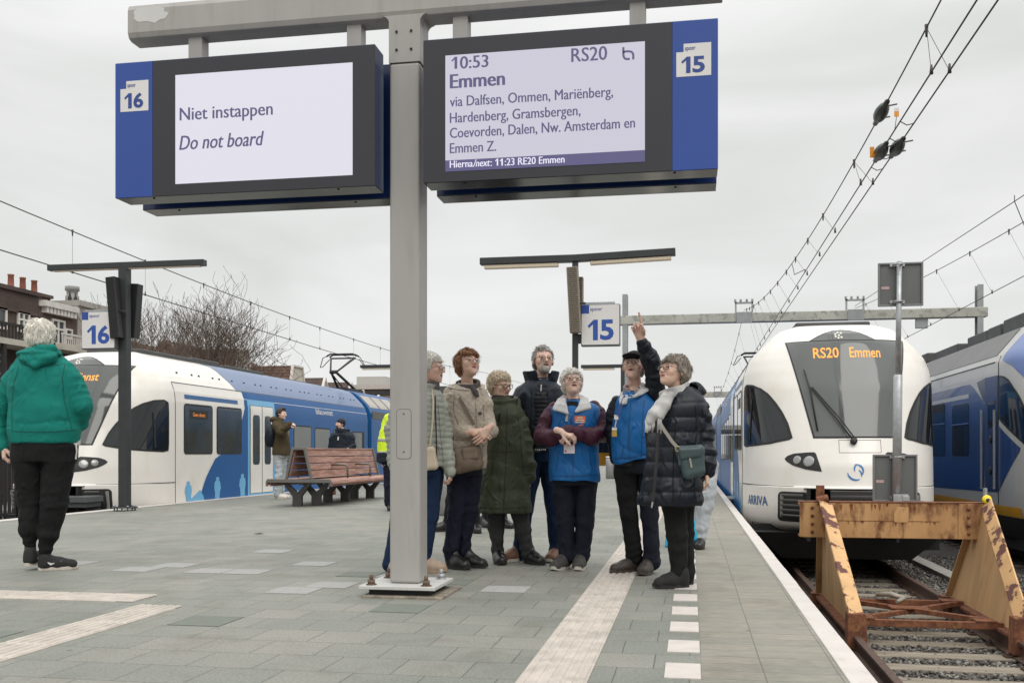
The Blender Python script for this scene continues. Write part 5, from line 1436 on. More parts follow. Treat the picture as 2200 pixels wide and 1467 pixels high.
mb = MB(); mb.box(bxc - 0.105, bxc + 0.105, by0 + 0.05, by1 - 0.05, zs + 0.505, zs + 0.54); mb.build('top_slat', WOOD, bn, bevel=0.008)
for y in (by0, by1 - 0.045):
 mb = MB()
 for sx in (-1, 1):
  mb.bar((bxc + sx * 0.23, y + 0.022, zs), (bxc + sx * 0.105, y + 0.022, zs + 0.535), 0.045, 0.05, (0, 1, 0))
 mb.box(bxc - 0.13, bxc + 0.13, y, y + 0.045, zs + 0.505, zs + 0.55); mb.build('back_frame', BST, bn, bevel=0.006)
 mb = MB(); pts = [(bxc - 0.60, zs - 0.12), (bxc - 0.60, zs - 0.04), (bxc - 0.57, zs + 0.008), (bxc + 0.57, zs + 0.008), (bxc + 0.60, zs - 0.04), (bxc + 0.60, zs - 0.12), (bxc + 0.565, zs - 0.12), (bxc + 0.565, zs - 0.055), (bxc - 0.565, zs - 0.055), (bxc - 0.565, zs - 0.12)]
 mb.prism(pts, 1, y, y + 0.045); mb.build('seat_frame', BST, bn, bevel=0.005)
for y in (by0 + 0.28, by0 + 1.75, by0 + 3.25):
 for e in (-0.075, 0.075):
  mb = MB(); X = bxc + e * 1.9; yy = y
  poly = [(X - 0.085, zg), (X + 0.085, zg), (X + 0.085, zg + 0.17), (X + 0.26, zs - 0.075), (X + 0.17, zs - 0.075), (X, zg + 0.235), (X - 0.17, zs - 0.075), (X - 0.26, zs - 0.075), (X - 0.085, zg + 0.17)]
  yo = y + (0.0 if e < 0 else 0.16)
  mb.prism(poly[:4] + poly[4:5] + poly[5:], 1, yo, yo + 0.075); mb.build('leg', BSTD, bn, bevel=0.006)
mb = MB(); mb.box(bxc - 0.03, bxc + 0.03, by0 + 0.1, by1 - 0.1, zs - 0.10, zs - 0.06); mb.build('under_rail', BSTD, bn)
# ------------------------------------------------------------------ litter bins
def bin_(px, pyb, D, w_, h_, label):
 b_ = P(px, pyb, D); t = thing('litter_bin', label, 'litter bin', (b_.x, b_.y, max(b_.z, 0)))
 m_ = mk('brushed_grey_bin', (0.36, 0.355, 0.35), 0.4, 0.4, 0.06, 4, stretch=(1, 1, 8)); mb = MB(); z = max(b_.z, 0)
 mb.lathe((b_.x, b_.y, z), [(w_ * 0.92, 0), (w_ * 0.92, 0.03), (w_, 0.035), (w_, h_ * 0.92), (w_ * 0.97, h_ * 0.93)], 28); mb.build('drum', m_, t)
 mb = MB(); mb.lathe((b_.x, b_.y, z + h_ * 0.93), [(w_ * 0.9, 0), (w_ * 0.9, 0.03), (w_, 0.035), (w_, 0.065), (w_ * 0.93, 0.08), (w_ * 0.6, 0.083)], 28); mb.build('lid', MT['white'], t)
bin_(1312, 1028, FPX * 0.9 / 56, 0.17, 0.74, 'grey cylindrical bin far down the platform between the two blue vests')
bin_(965, 1107, FPX * 0.9 / 135, 0.16, 0.78, 'pale grey cylindrical bin behind the legs of the two women by the post')
# ------------------------------------------------------------------ trains
TW = mk('train_cream_white', (0.76, 0.725, 0.675), 0.32, 0, 0.03, 1.5, coat=0.3, col2=(0.62, 0.55, 0.455), mscale=1.8, mlo=0.52, mhi=0.88, stretch=(1, 1, 0.55))
TBLUE = mk('train_blue', (0.008, 0.090, 0.275), 0.36, 0, 0.05, 1.5, spec=0.3)
TSB = mk('train_blue_sky_sheen', (0.125, 0.18, 0.31), 0.40, 0, 0.04, 2, coat=0.2)  # livery blue lightened, the sky's reflection painted into the colour
TLBLUE = mk('train_light_blue', (0.13, 0.40, 0.66), 0.32, 0, 0.05, 2, coat=0.3)
TDBLUE = mk('dark_trim_blue', (0.014, 0.10, 0.27), 0.35, 0, 0.05, 2)
TGREY = mk('roof_dark_grey', (0.055, 0.055, 0.055), 0.6, 0, 0.15, 3)
TBLACK = mk('underframe_black', (0.008, 0.008, 0.008), 0.75, 0, 0.3, 6)
TGLASS = mk('windscreen_sky_grey', (0.085, 0.09, 0.088), 0.06, 0, 0.05, 1, spec=0.55)  # grey base carries the sky's reflection painted into the glass
TWIN = mk('train_side_glass', (0.055, 0.062, 0.058), 0.05, 0, 0.25, 1.3, spec=0.8)
TGRILL = mk('grille_metal', (0.10, 0.10, 0.095), 0.4, 0.4, 0.1, 9)
TFRAME = mk('black_gasket', (0.012, 0.012, 0.012), 0.55)
def clip_rng(poly, a):
 zs = []
 n = len(poly)
 for i in range(n):
  (a0, b0), (a1, b1) = poly[i], poly[(i + 1) % n]
  if a0 == a1: continue
  if (a0 - a) * (a1 - a) <= 0: zs.append(b0 + (b1 - b0) * (a - a0) / (a1 - a0))
 return (min(zs), max(zs)) if zs else None
def scan_patch(name, poly, fn, mat, parent, na=24, nb=10, th=None):
 """poly of (a,b); fn(a,b,off)->point; a thin solid skin laid on a curved surface"""
 amin = min(p[0] for p in poly); amax = max(p[0] for p in poly)
 rows = []
 for i in range(na + 1):
  a = amin + (amax - amin) * (1e-4 + (1 - 2e-4) * (0.5 - 0.5 * math.cos(math.pi * i / na)))
  r = clip_rng(poly, a)
  rows.append([fn(a, r[0] + (r[1] - r[0]) * k / nb) for k in range(nb + 1)])
 mb = MB(); mb.grid(rows); return mb.build(name, mat, parent, fixn=True)
def rounded(poly, r, n=4):
 out_ = []; N = len(poly)
 for i in range(N):
  p0, p1, p2 = Vector(poly[i - 1]), Vector(poly[i]), Vector(poly[(i + 1) % N])
  d0, d1 = (p0 - p1), (p2 - p1); rr = min(r, d0.length * 0.45, d1.length * 0.45)
  a, b_ = p1 + d0.normalized() * rr, p1 + d1.normalized() * rr
  for k in range(n + 1):
   t = k / n; q_ = a * (1 - t) ** 2 + p1 * 2 * t * (1 - t) + b_ * t * t; out_.append((q_.x, q_.y))
 return out_
def grow(poly, e):
 c = sum((Vector(p) for p in poly), Vector((0, 0))) / len(poly); mx_ = max((Vector(p) - c).length for p in poly)
 o = []
 n = len(poly)
 for i in range(n):
  p0, p1, p2 = Vector(poly[i - 1]), Vector(poly[i]), Vector(poly[(i + 1) % n])
  d = (p2 - p0)
  if d.length < 1e-9: o.append(tuple(p1)); continue
  nn = Vector((d.y, -d.x)).normalized()
  if nn.dot(p1 - c) < 0: nn = -nn
  o.append(tuple(p1 + nn * e))
 return o
class Shell:
 """a railcar cab: sections given by height; x0,y0 rail centre and nose tip, zr rail top"""
 def __init__(s, x0, y0, zr, hw, prof_w, prof_y, nexp=2.05, yj=2.0):
  s.x0, s.y0, s.zr, s.hw, s.pw, s.py, s.n, s.yj = x0, y0, zr, hw, np.array(prof_w), np.array(prof_y), nexp, yj
 def w(s, z): return float(np.interp(z, s.pw[:, 0], s.pw[:, 1]))
 def yc(s, z): return float(np.interp(z, s.py[:, 0], s.py[:, 1]))
 def fy(s, x, z):
  q = min(1.0, abs(x) / s.w(z)); return s.yj - (s.yj - s.yc(z)) * (1 - q ** s.n) ** (1 / s.n)
 def sx(s, y, z):
  if y >= s.yj: return s.w(z)
  q = min(1.0, (s.yj - y) / (s.yj - s.yc(z))); return s.w(z) * (1 - q ** s.n) ** (1 / s.n)
 def Wp(s, x, y, z): return (s.x0 + x, s.y0 + y, s.zr + z)
 def front(s, off):
  def f(x, z):
   e = 0.004; y = s.fy(x, z); dx = (s.fy(x + e, z) - s.fy(x - e, z)) / (2 * e); dz = (s.fy(x, z + e) - s.fy(x, z - e)) / (2 * e)
   n = Vector((dx, -1, dz)).normalized(); return s.Wp(x + n.x * off, y + n.y * off, z + n.z * off)
  return f
 def side(s, sg, off):
  def f(y, z):
   x = s.sx(y, z); e = 0.004; dy = (s.sx(y + e, z) - s.sx(y - e, z)) / (2 * e)
   n = Vector((1, -dy, 0)).normalized(); return s.Wp(sg * (x + n.x * off), y + n.y * off, z)
  return f
 def fpx(s, px, py):                # photo pixel -> (x,z) on the front
  Y = s.y0 + 0.5
  for _ in range(25):
   v = PY(px, py, Y); x, z = v.x - s.x0, v.z - s.zr; Y = 0.5 * Y + 0.5 * (s.y0 + s.fy(max(-s.w(z) * .99, min(s.w(z) * .99, x)), z))
  return x, z
 def spx(s, sg, px, py):            # photo pixel -> (y,z) on the side
  X = s.x0 + sg * s.hw
  for _ in range(25):
   v = PX(px, py, X); y, z = v.y - s.y0, v.z - s.zr; X = 0.5 * X + 0.5 * (s.x0 + sg * max(0.3, s.sx(y, z)))
  return y, z
 def nose(s, name, mat, parent, zs, hole=None, nt_=120):
  mb = MB(); rows = []
  for z in zs:
   w_, yc_, row = s.w(z), s.yc(z), []
   for k in range(nt_ + 1):
    t = math.pi * k / nt_; c, q = math.cos(t), math.sin(t)
    # denser sampling towards the sides
    row.append(s.Wp(w_ * math.copysign(abs(c) ** (2 / s.n), c), s.yj - (s.yj - yc_) * abs(q) ** (2 / s.n), z))
   rows.append(row)
  vs = [p for r in rows for p in r]; fs = []; n = nt_ + 1
  for i in range(len(zs) - 1):
   for k in range(nt_):
    if hole and hole(sum(vs[j][0] for j in (i * n + k, i * n + k + 1)) / 2 - s.x0, (zs[i] + zs[i + 1]) / 2, vs[i * n + k][1] - s.y0): continue
    fs.append((i * n + k, i * n + k + 1, (i + 1) * n + k + 1, (i + 1) * n + k))
  mb.add(vs, fs, True)
  mb.add(rows[-1], [tuple(range(len(rows[-1])))]);
  return mb.build(name, mat, parent)
REFR = None
def railcar(x0, y0, zr, label, lit, py_, side_seen, Lcar=13.9):
 hw = 1.475
 sh = Shell(x0, y0, zr, hw, [(0.55, 1.38), (0.68, 1.46), (0.80, 1.475), (2.90, 1.475), (3.10, 1.45), (3.28, 1.385), (3.42, 1.29), (3.72, 0.99), (3.80, 0.88), (3.88, 0.62)],
    [(0.55, 0.75), (0.62, 0.38), (0.72, 0.14), (0.9, 0.03), (1.10, 0.0), (1.285, 0.0), (1.30, 0.08), (1.6, 0.13), (2.03, 0.30), (2.8, 0.62), (3.51, 1.02), (3.66, 1.18), (3.78, 1.42), (3.88, 1.85)])
 t = thing('passenger_train', label, 'train', (x0, y0, zr))
 zs = [0.55, 0.58, 0.62, 0.67, 0.72, 0.8, 0.9, 1.0, 1.1, 1.2, 1.27, 1.285, 1.30, 1.31] + [1.31 + 0.05 * i for i in range(1, 40)] + [3.30 + 0.03 * i for i in range(20)]
 zs = sorted(set(round(z, 4) for z in zs if z <= 3.88)) + [3.88] if 3.88 not in zs else zs
 body = sh.nose('body', TW, t, zs, hole=lambda x, z, y: z < 1.27 and abs(x) < 0.60 and y < 1.0)
 # straight body
 def section(o=0.0): return [(-1.38, 0.55), (-1.46, 0.68), (-1.475, 0.80), (-1.475, 2.90), (-1.45, 3.10), (-1.385, 3.28), (-1.29, 3.42), (-0.99, 3.72), (-0.88, 3.80), (-0.62, 3.88), (0.62, 3.88), (0.88, 3.80), (0.99, 3.72), (1.29, 3.42), (1.385, 3.28), (1.45, 3.10), (1.475, 2.90), (1.475, 0.80), (1.46, 0.68), (1.38, 0.55)]
 sec = [(x0 + a, zr + b_) for a, b_ in section()]
 mb = MB(); mb.prism(sec, 1, y0 + 2.0, y0 + Lcar); mb.build('car_shell', TW, t)
 # gangway gasket, power module and the next car
 g = [(x0 + a * 0.93, zr + (b_ if b_ > 1 else b_ + 0.05) * (0.97 if b_ > 2 else 1)) for a, b_ in section()]
 ym = y0 + Lcar; mb = MB(); mb.prism(g, 1, ym, ym + 0.42); mb.build('gangway', mk('teal_grey_gangway', (0.02, 0.045, 0.05), 0.6), t)
 mb = MB(); mb.prism(sec, 1, ym + 0.42, ym + 4.9); pm = mb.build('power_car', TBLUE, t)
 mb = MB(); mb.prism(g, 1, ym + 4.9, ym + 5.3); mb.build('gangway', mk('teal_grey_gangway', (0.02, 0.045, 0.05), 0.6), t)
 mb = MB(); mb.prism(sec, 1, ym + 5.3, ym + 18.8); c2_ = mb.build('car_shell', TBLUE, t)
 # livery and windows, measured on the visible side of the left train
 REF = railcar.ref
 def spx(px, py): y, z = REF.spx(1, px, py); return (y, z)
 def flat(name, poly, mat, off, sg, parent, na=3, nb=2, z_on=None):
  return scan_patch(name, poly, sh.side(sg, off), mat, parent, na, nb)
 def sec_pt(sg, off):
  pl = [(3.28, 1.475), (3.42, 1.40), (3.72, 1.02), (3.80, 0.90), (3.88, 0.62)]
  def f(y, z): return sh.Wp(sg * (sh.w(z) + off), y, z + off * 0.8)
  return f
 ptop = 3.28
 for sg in (-1, 1):
  # blue field
  a0 = spx(422, 1064); a1 = spx(440, 1030); a2 = spx(461, 986); a3 = spx(519, 872); a4 = spx(508, 846)
  zb_ = 0.72
  poly = [(a0[0], zb_), a1, a2, (a3[0] - 0.35, a2[1] + 0.35), (a3[0] - 0.05, a3[1] - 0.3), (a3[0], a3[1]), (a3[0] - 0.05, 3.20), (a3[0] - 0.10, 3.278), (Lcar - 0.02, 3.278), (Lcar - 0.02, zb_)]
  bf = flat('blue_livery', poly, TBLUE, 0.005, sg, body, 40, 24)
  rows = []                     # the blue runs up over the shoulder, paler for the sky it mirrors
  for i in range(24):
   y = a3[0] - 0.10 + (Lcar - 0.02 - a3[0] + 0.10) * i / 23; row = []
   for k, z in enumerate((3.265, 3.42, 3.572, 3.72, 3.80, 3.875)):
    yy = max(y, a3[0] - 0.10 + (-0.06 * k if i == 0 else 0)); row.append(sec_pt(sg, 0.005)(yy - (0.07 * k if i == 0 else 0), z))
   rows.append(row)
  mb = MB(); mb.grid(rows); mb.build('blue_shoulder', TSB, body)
  # light blue foot of the livery with walkers in silhouette
  f0, f1 = spx(399, 1064), spx(425, 1064)
  flat('light_blue_wave', [(f0[0], zb_), (f0[0] + 0.05, zb_ + 0.14), (f1[0] - 0.1, zb_ + 0.30), (f1[0] + 0.15, zb_ + 0.42), (f1[0] + 0.35, zb_)], TLBLUE, 0.006, sg, body, 8, 3)
  def walker(px, ph, flip=1):
   y_, z_ = spx(px, 1062); H_ = ph; z_ = zb_ + 0.02
   b_ = [(0.0, 1.0), (0.055, 0.985), (0.07, 0.93), (0.05, 0.875), (0.11, 0.84), (0.135, 0.70), (0.12, 0.52), (0.10, 0.46), (0.11, 0.25), (0.16, 0.0), (0.05, 0.0), (0.02, 0.30), (-0.03, 0.0), (-0.13, 0.0), (-0.07, 0.28), (-0.09, 0.50), (-0.13, 0.60), (-0.10, 0.82), (-0.045, 0.875), (-0.065, 0.93), (-0.05, 0.985)]
   mb = MB(); f = sh.side(sg, 0.0075); mb.add([f(y_ + flip * a * H_ * 1.9, z_ + b2 * H_) for a, b2 in b_], [tuple(range(len(b_)))]); mb.build('walker_silhouette', TLBLUE, bf)
  walker(404, 0.56); walker(467, 0.62, -1); walker(520, 0.66)
  # trim strip over the first windows
  s0, s1, s2, s3 = spx(395, 845), spx(510, 862), spx(510, 871), spx(395, 853)
  zt_, zl_ = (s0[1] + s1[1]) / 2, (s2[1] + s3[1]) / 2
  flat('blue_trim', [(s0[0], zl_), (s1[0], zl_), (s1[0], zt_), (s0[0], zt_)], TDBLUE, 0.005, sg, body)
  # windows
  def window(pxa, pxb, pyt, pyb, label=None):
   ya, yb = spx(pxa, (pyt + pyb) / 2)[0], spx(pxb, (pyt + pyb) / 2)[0]; zt2, zb2 = spx((pxa + pxb) / 2, pyt)[1], spx((pxa + pxb) / 2, pyb)[1]
   p = rounded([(ya, zb2), (yb, zb2), (yb, zt2), (ya, zt2)], 0.09)
   fo = flat('window', p, TFRAME, 0.007, sg, t, 24, 3); flat('pane', grow(p, -0.035), TWIN, 0.010, sg, fo, 24, 3); return fo, (ya, yb, zb2, zt2)
  w1, e1 = window(394.5, 456.5, 869, 975.5); window(465, 519, 875, 975.5)
  window(595, 622, 906, 992); window(630.5, 668.5, 914, 992); window(675.5, 709, 919, 992); window(716, 749, 923, 992); window(755, 782, 927, 992)
  mb = MB(); f = sh.side(sg, 0.012); ya, yb, zb2, zt2 = e1
  mb.add([f(ya + 0.22, zt2 - 0.30), f(yb - 0.22, zt2 - 0.30), f(yb - 0.22, zt2 - 0.12), f(ya + 0.22, zt2 - 0.12)], [(0, 1, 2, 3)]); di = mb.build('side_display', TFRAME, w1)
  if sg > 0:
   text_on('lettering', 'Geen dienst', lambda a, z: sh.side(sg, 0.014)(a, z), (ya + 0.36, zt2 - 0.25), (yb - ya) * 0.42, 0.075, MT['led_dim'], di, 0.01)
  # door
  d0, d1, d2 = spx(537, 960)[0], spx(562, 960)[0], spx(585, 960)[0]; zt3 = 2.98; zb3 = 0.93
  dr = flat('door', [(d0 - 0.13, 0.72), (d2 + 0.13, 0.72), (d2 + 0.13, zt3 + 0.13), (d0 - 0.13, zt3 + 0.13)], TLBLUE, 0.009, sg, t, 3, 24)
  flat('door_gap', [(d0 - 0.02, zb3), (d2 + 0.02, zb3), (d2 + 0.02, zt3), (d0 - 0.02, zt3)], TFRAME, 0.012, sg, dr, 3, 24)
  for a, b_ in ((d0, d1 - 0.015), (d1 + 0.015, d2)):
   lf_ = flat('door_leaf', [(a, zb3 + 0.01), (b_, zb3 + 0.01), (b_, zt3 - 0.01), (a, zt3 - 0.01)], TW, 0.016, sg, dr, 3, 24)
   flat('door_pane', rounded([(a + 0.12, 1.60), (b_ - 0.12, 1.60), (b_ - 0.12, 2.76), (a + 0.12, 2.76)], 0.10), TWIN, 0.020, sg, dr, 20, 3)
  mb = MB(); mb.bar(sh.side(sg, 0.06)(d0 - 0.05, 0.86), sh.side(sg, 0.06)(d2 + 0.05, 0.86), 0.16, 0.03); mb.build('door_step', TGRILL, t)
  # cab side window
  cw = [spx(*p) for p in ((219, 955), (232, 930), (247, 910), (265, 892), (285, 876), (305, 866), (330, 859), (352, 858), (362, 864), (363, 885), (363, 950), (362, 968), (350, 971), (310, 969), (270, 966), (226, 959))]
  cf = scan_patch('cab_window', cw, sh.side(sg, 0.006), TFRAME, t, 40, 10); scan_patch('pane', grow(cw, -0.03), sh.side(sg, 0.009), MT['glassdark'], cf, 40, 10)
  ds = spx(331, 920)[0]; mb = MB()
  for k in range(8): mb.bar(sh.side(sg, 0.012)(ds, 1.97 + k * 0.085), sh.side(sg, 0.012)(ds, 1.97 + (k + 1) * 0.085), 0.05, 0.01)
  mb.build('window_bar', TFRAME, cf)
  # seams
  mb = MB()
  for k in range(24): mb.bar(sh.side(sg, 0.002)(2.0, 0.72 + k * 0.106), sh.side(sg, 0.002)(2.0, 0.72 + (k + 1) * 0.106), 0.012, 0.008)
  mb.build('panel_seam', TFRAME, body)
  mb = MB(); mb.box(x0 + sg * 1.38, x0 + sg * 1.392, y0 + 2.0, y0 + Lcar - 0.05, zr + 3.274, zr + 3.288); mb.build('gutter', TGRILL, body)
  mb = MB();
  for k in range(20): mb.bar(sh.side(sg, 0.002)(0.35 + k * 0.0825, 1.293), sh.side(sg, 0.002)(0.35 + (k + 1) * 0.0825, 1.293), 0.008, 0.014)
  mb.build('skirt_seam', TFRAME, body)
  # little vents along the shoulder
  y = 2.5
  while y < Lcar - 0.4:
   p = sec_pt(sg, 0.006)(y, 3.50); mb = MB(); mb.box(p[0] - 0.012, p[0] + 0.012, p[1], p[1] + 0.04, p[2] - 0.02, p[2] + 0.02); mb.build('shoulder_vent', TFRAME, body); y += 0.62 if int(y * 3) % 3 else 0.31
  # second car windows
  for k in range(7):
   ya = Lcar + 6.2 + k * 1.75; p = rounded([(ya, 1.75), (ya + 1.3, 1.75), (ya + 1.3, 2.75), (ya, 2.75)], 0.1)
   mb = MB(); mb.prism([(y0 + a, zr + b_) for a, b_ in p], 0, x0 + sg * 1.47, x0 + sg * 1.482); fo = mb.build('window', TFRAME, t)
   mb = MB(); mb.prism([(y0 + a, zr + b_) for a, b_ in grow(p, -0.035)], 0, x0 + sg * 1.47, x0 + sg * 1.485); mb.build('pane', TWIN, fo)
  mb = MB(); mb.prism([(y0 + Lcar + 0.5, zr + 2.95), (y0 + Lcar + 4.8, zr + 2.95), (y0 + Lcar + 4.8, zr + 3.2), (y0 + Lcar + 0.5, zr + 3.2)], 0, x0 + sg * 1.47, x0 + sg * 1.481); mb.build('grille_band', TGRILL, pm)
  for k in range(4):           # sloping vent panels of the power module
   rows = [[sh.Wp(sg * (sh.w(z) + 0.008), Lcar + 0.6 + k * 1.06 + e, z + 0.008) for z in (3.32, 3.42, 3.72)] for e in (0, 0.95)]
   mb = MB(); mb.grid(rows, False); mb.build('vent_panel', mk('vent_panel_beige', (0.42, 0.39, 0.34), 0.5), pm)
  # lettering on the side and on the bumper corner
  fl = sh.side(sg, 0.008); ylog = spx(679, 912)[0]
  if sg > 0: text_on('lettering', 'blauwnet', lambda a, z: fl(a, z), (ylog, 2.93), 1.30, 0.16, MT['tagwhite'], bf, 0.01)
  else: text_on('lettering', 'blauwnet', lambda a, z: fl(2 * ylog + 1.3 - a, z), (ylog, 2.93), 1.30, 0.16, MT['tagwhite'], bf, 0.01)
  f2 = sh.side(sg, 0.006)
  if sg < 0: text_on('lettering', 'ARRIVA', lambda a, z: f2(2.70 - a, z), (1.30, 0.98), 0.66, 0.145, TDBLUE, body, 0.015)
  # headlights
  hp = [(-sg * a, z) for a, z in (RR.fpx(*p) for p in ((1766, 1013), (1750, 1011), (1731, 1008), (1702, 999), (1690, 991), (1686, 985), (1692, 979), (1706, 974), (1730, 972), (1752, 971)))]; lc = [RR.fpx(1738, 991), RR.fpx(1713, 988)]
  hl = scan_patch('headlight', hp, sh.front(0.006), TFRAME, t, 24, 6)
  for (cx_, cz_), r_ in zip(lc, (0.085, 0.066)):
   p = Vector(sh.front(0.008)(-sg * cx_, cz_)); n_ = Vector(sh.front(0.1)(-sg * cx_, cz_)) - Vector(sh.front(0.0)(-sg * cx_, cz_)); mb = MB()
   mb.lathe(p, [(r_, 0), (r_ * 0.98, 0.006), (r_ * 0.8, 0.010), (r_ * 0.5, 0.013)], 18, n_); mb.build('lamp', mk('headlamp_glass', (0.30, 0.30, 0.29), 0.12, 0.3, 0.1, 30), hl)
  # bumper grille
  ga, gb = -RR.fpx(1738, 1088)[0], -RR.fpx(1672, 1088)[0]; gp = rounded([(sg * ga, 0.765), (sg * gb, 0.765), (sg * gb, 1.215), (sg * ga, 1.215)], 0.07)
  gf = scan_patch('bumper_grille', gp, sh.front(0.010), TFRAME, t, 20, 6)
  for k in range(5):
   z = 0.86 + k * 0.075; mb = MB(); xs = [ga + (gb - ga) * e for e in ((0.15, 0.4, 0.65, 0.88) if sg < 0 else (0.15, 0.35, 0.5, 0.62))]
   mb.grid([[sh.front(0.012)(sg * a, z - 0.027) for a in xs], [sh.front(0.05)(sg * a, z + 0.015) for a in xs], [sh.front(0.014)(sg * a, z + 0.022) for a in xs]]); mb.build('louvre', TGRILL, gf)
  mb = MB(); q1, q2 = sh.front(0.02)(sg * (gb - 0.06), 0.84), sh.front(0.02)(sg * (gb - 0.06), 1.17); mb.bar(q1, q2, 0.05, 0.03); mb.build('grille_post', mk('grille_post_grey', (0.30, 0.29, 0.27), 0.4), gf)
 # windscreen
 (xb_, zb_), (xt_, zt_) = RR.fpx(1751, 938), RR.fpx(1690, 739)
 xb2, xt2 = RR.fpx(1921, 938)[0], RR.fpx(1938, 739)[0]; wp = [(zb_, xb_), (zb_, xb2), (zt_, xt2), (zt_, xt_)]
 fz = lambda off: (lambda a, b_: sh.front(off)(b_, a))
 wf = scan_patch('windscreen', grow(wp, 0.035), fz(0.006), TFRAME, t, 30, 24); scan_patch('pane', wp, fz(0.010), TGLASS, wf, 30, 24)
 op = [(3.535, -0.52), (3.56, -0.48), (3.62, -0.38), (3.68, -0.26), (3.725, -0.12), (3.735, 0.0), (3.725, 0.12), (3.68, 0.26), (3.62, 0.38), (3.56, 0.48), (3.535, 0.52)]
 of = scan_patch('top_window', op, fz(0.006), TFRAME, t, 20, 20); scan_patch('pane', grow(op, -0.015), fz(0.009), TGLASS, of, 20, 20)
 mb = MB(); p = Vector(sh.front(0.012)(-0.06, 3.625))
 for k in range(7):
  a = k * 0.9; q_ = sh.front(0.013)(-0.05 + 0.055 * math.cos(a) * (k > 0), 3.625 + 0.045 * math.sin(a) * (k > 0)); mb.lathe(q_, [(0.018, 0), (0.012, 0.006)], 8, (0, -1, 0.6))
 mb.build('top_lamp', mk('top_lamp_glow', (0.3, 0.3, 0.28), 0.3, emis=(1.0, 0.93, 0.82), estr=0.75), of)
 fn = lambda x, z: sh.front(0.0135)(x, z)
 if lit == 'Emmen':
  text_on('lettering', 'RS20', fn, (-0.455, 3.255), 0.37, 0.165, MT['led'], wf, 0.012); text_on('lettering', 'Emmen', fn, (0.075, 3.255), 0.46, 0.165, MT['led'], wf, 0.012)
 else: text_on('lettering', 'Geen dienst', fn, (-0.42, 3.235), 0.90, 0.155, MT['led'], wf, 0.012)
 # wiper
 mb = MB(); pv = sh.front(0.05)(0.035, 1.955)
 for e in (0, 0.05):
  mb.tube([sh.front(0.05)(0.02 + e, 1.96), sh.front(0.07)(-0.20 + e, 2.30), sh.front(0.05)(-0.52 + e * 0.5, 2.78)], 0.010, 6)
 mb.tube([sh.front(0.045)(-0.60, 3.06), sh.front(0.05)(-0.53, 2.74), sh.front(0.03)(-0.455, 2.12)], 0.013, 6)
 mb.lathe(pv, [(0.05, -0.04), (0.05, 0.02), (0.03, 0.03)], 12, (0, -1, 0.3)); mb.build('wiper', TFRAME, t)
 # hatch outline, emblem
 mb = MB(); z0_, z1_ = 1.80, 1.985; q_ = [(-0.17, z0_), (0.43, z0_), (0.43, z1_), (-0.17, z1_)]
 for i in range(4):
  a, b_ = q_[i], q_[(i + 1) % 4]
  for k in range(6):
   p1 = (a[0] + (b_[0] - a[0]) * k / 6, a[1] + (b_[1] - a[1]) * k / 6); p2 = (a[0] + (b_[0] - a[0]) * (k + 1) / 6, a[1] + (b_[1] - a[1]) * (k + 1) / 6)
   mb.bar(sh.front(0.002)(*p1), sh.front(0.002)(*p2), 0.006, 0.005)
 mb.build('hatch_seam', TGRILL, body)
 def arc(cx, cz, r, a0, a1, w0, w1, ell=1.0, n=22):
  mb = MB(); Lp = []; Rp = []
  for i in range(n + 1):
   a = R(a0 + (a1 - a0) * i / n); wd = w0 + (w1 - w0) * i / n
   wd = wd * math.sin(math.pi * min(1, max(0.06, i / n))) ** 0.6
   Lp.append(sh.front(0.006)(cx + (r + wd / 2) * math.cos(a) * ell, cz + (r + wd / 2) * math.sin(a))); Rp.append(sh.front(0.006)(cx + (r - wd / 2) * math.cos(a) * ell, cz + (r - wd / 2) * math.sin(a)))
  for i in range(n): mb.add([Lp[i], Lp[i + 1], Rp[i + 1], Rp[i]], [(0, 1, 2, 3)])
  return mb
 mb = arc(0.045, 1.515, 0.115, 185, 300, 0.030, 0.03); mb2 = arc(0.055, 1.53, 0.095, -45, 110, 0.026, 0.026); mb3 = arc(0.09, 1.56, 0.065, 100, 215, 0.02, 0.02); mb4 = arc(0.04, 1.475, 0.085, -20, 60, 0.02, 0.02)
 for q_ in (mb2, mb3, mb4): mb.add(q_.v, q_.f)
 mb.build('emblem', mk('emblem_blue', (0.03, 0.17, 0.42), 0.4), body)
 # recess with coupler
 mb = MB(); mb.box(x0 - 0.66, x0 + 0.66, y0 + 0.75, y0 + 0.80, zr + 0.3, zr + 1.30); mb.box(x0 - 0.68, x0 + 0.68, y0 + 0.10, y0 + 0.80, zr + 1.262, zr + 1.275)
 for sg in (-1, 1): mb.box(x0 + sg * 0.60, x0 + sg * 0.64, y0 + 0.06, y0 + 0.8, zr + 0.5, zr + 1.27)
 mb.build('coupler_recess', TBLACK, t)
 mb = MB(); zc_ = zr + 1.08
 mb.box(x0 - 0.33, x0 + 0.33, y0 - 0.02, y0 + 0.6, zc_ - 0.04, zc_ + 0.17); mb.lathe((x0 - 0.33, y0 + 0.08, zc_ + 0.06), [(0.11, 0), (0.11, 0.64)], 14, (1, 0, 0)); mb.build('coupler', mk('coupler_dark_steel', (0.045, 0.043, 0.042), 0.45, 0.4), t, bevel=0.015)
 mb = MB(); mb.box(x0 - 0.36, x0 + 0.36, y0 - 0.06, y0 + 0.4, zc_ - 0.17, zc_ - 0.045)
 for k in range(5): mb.lathe((x0 - 0.28 + k * 0.14, y0 - 0.06, zc_ - 0.10), [(0.03, 0), (0.03, 0.03), (0.015, 0.032)], 8, (0, -1, 0))
 mb.build('coupler_plate', mk('coupler_plate_grey', (0.22, 0.21, 0.20), 0.45, 0.4, 0.2, 14), t, bevel=0.006)
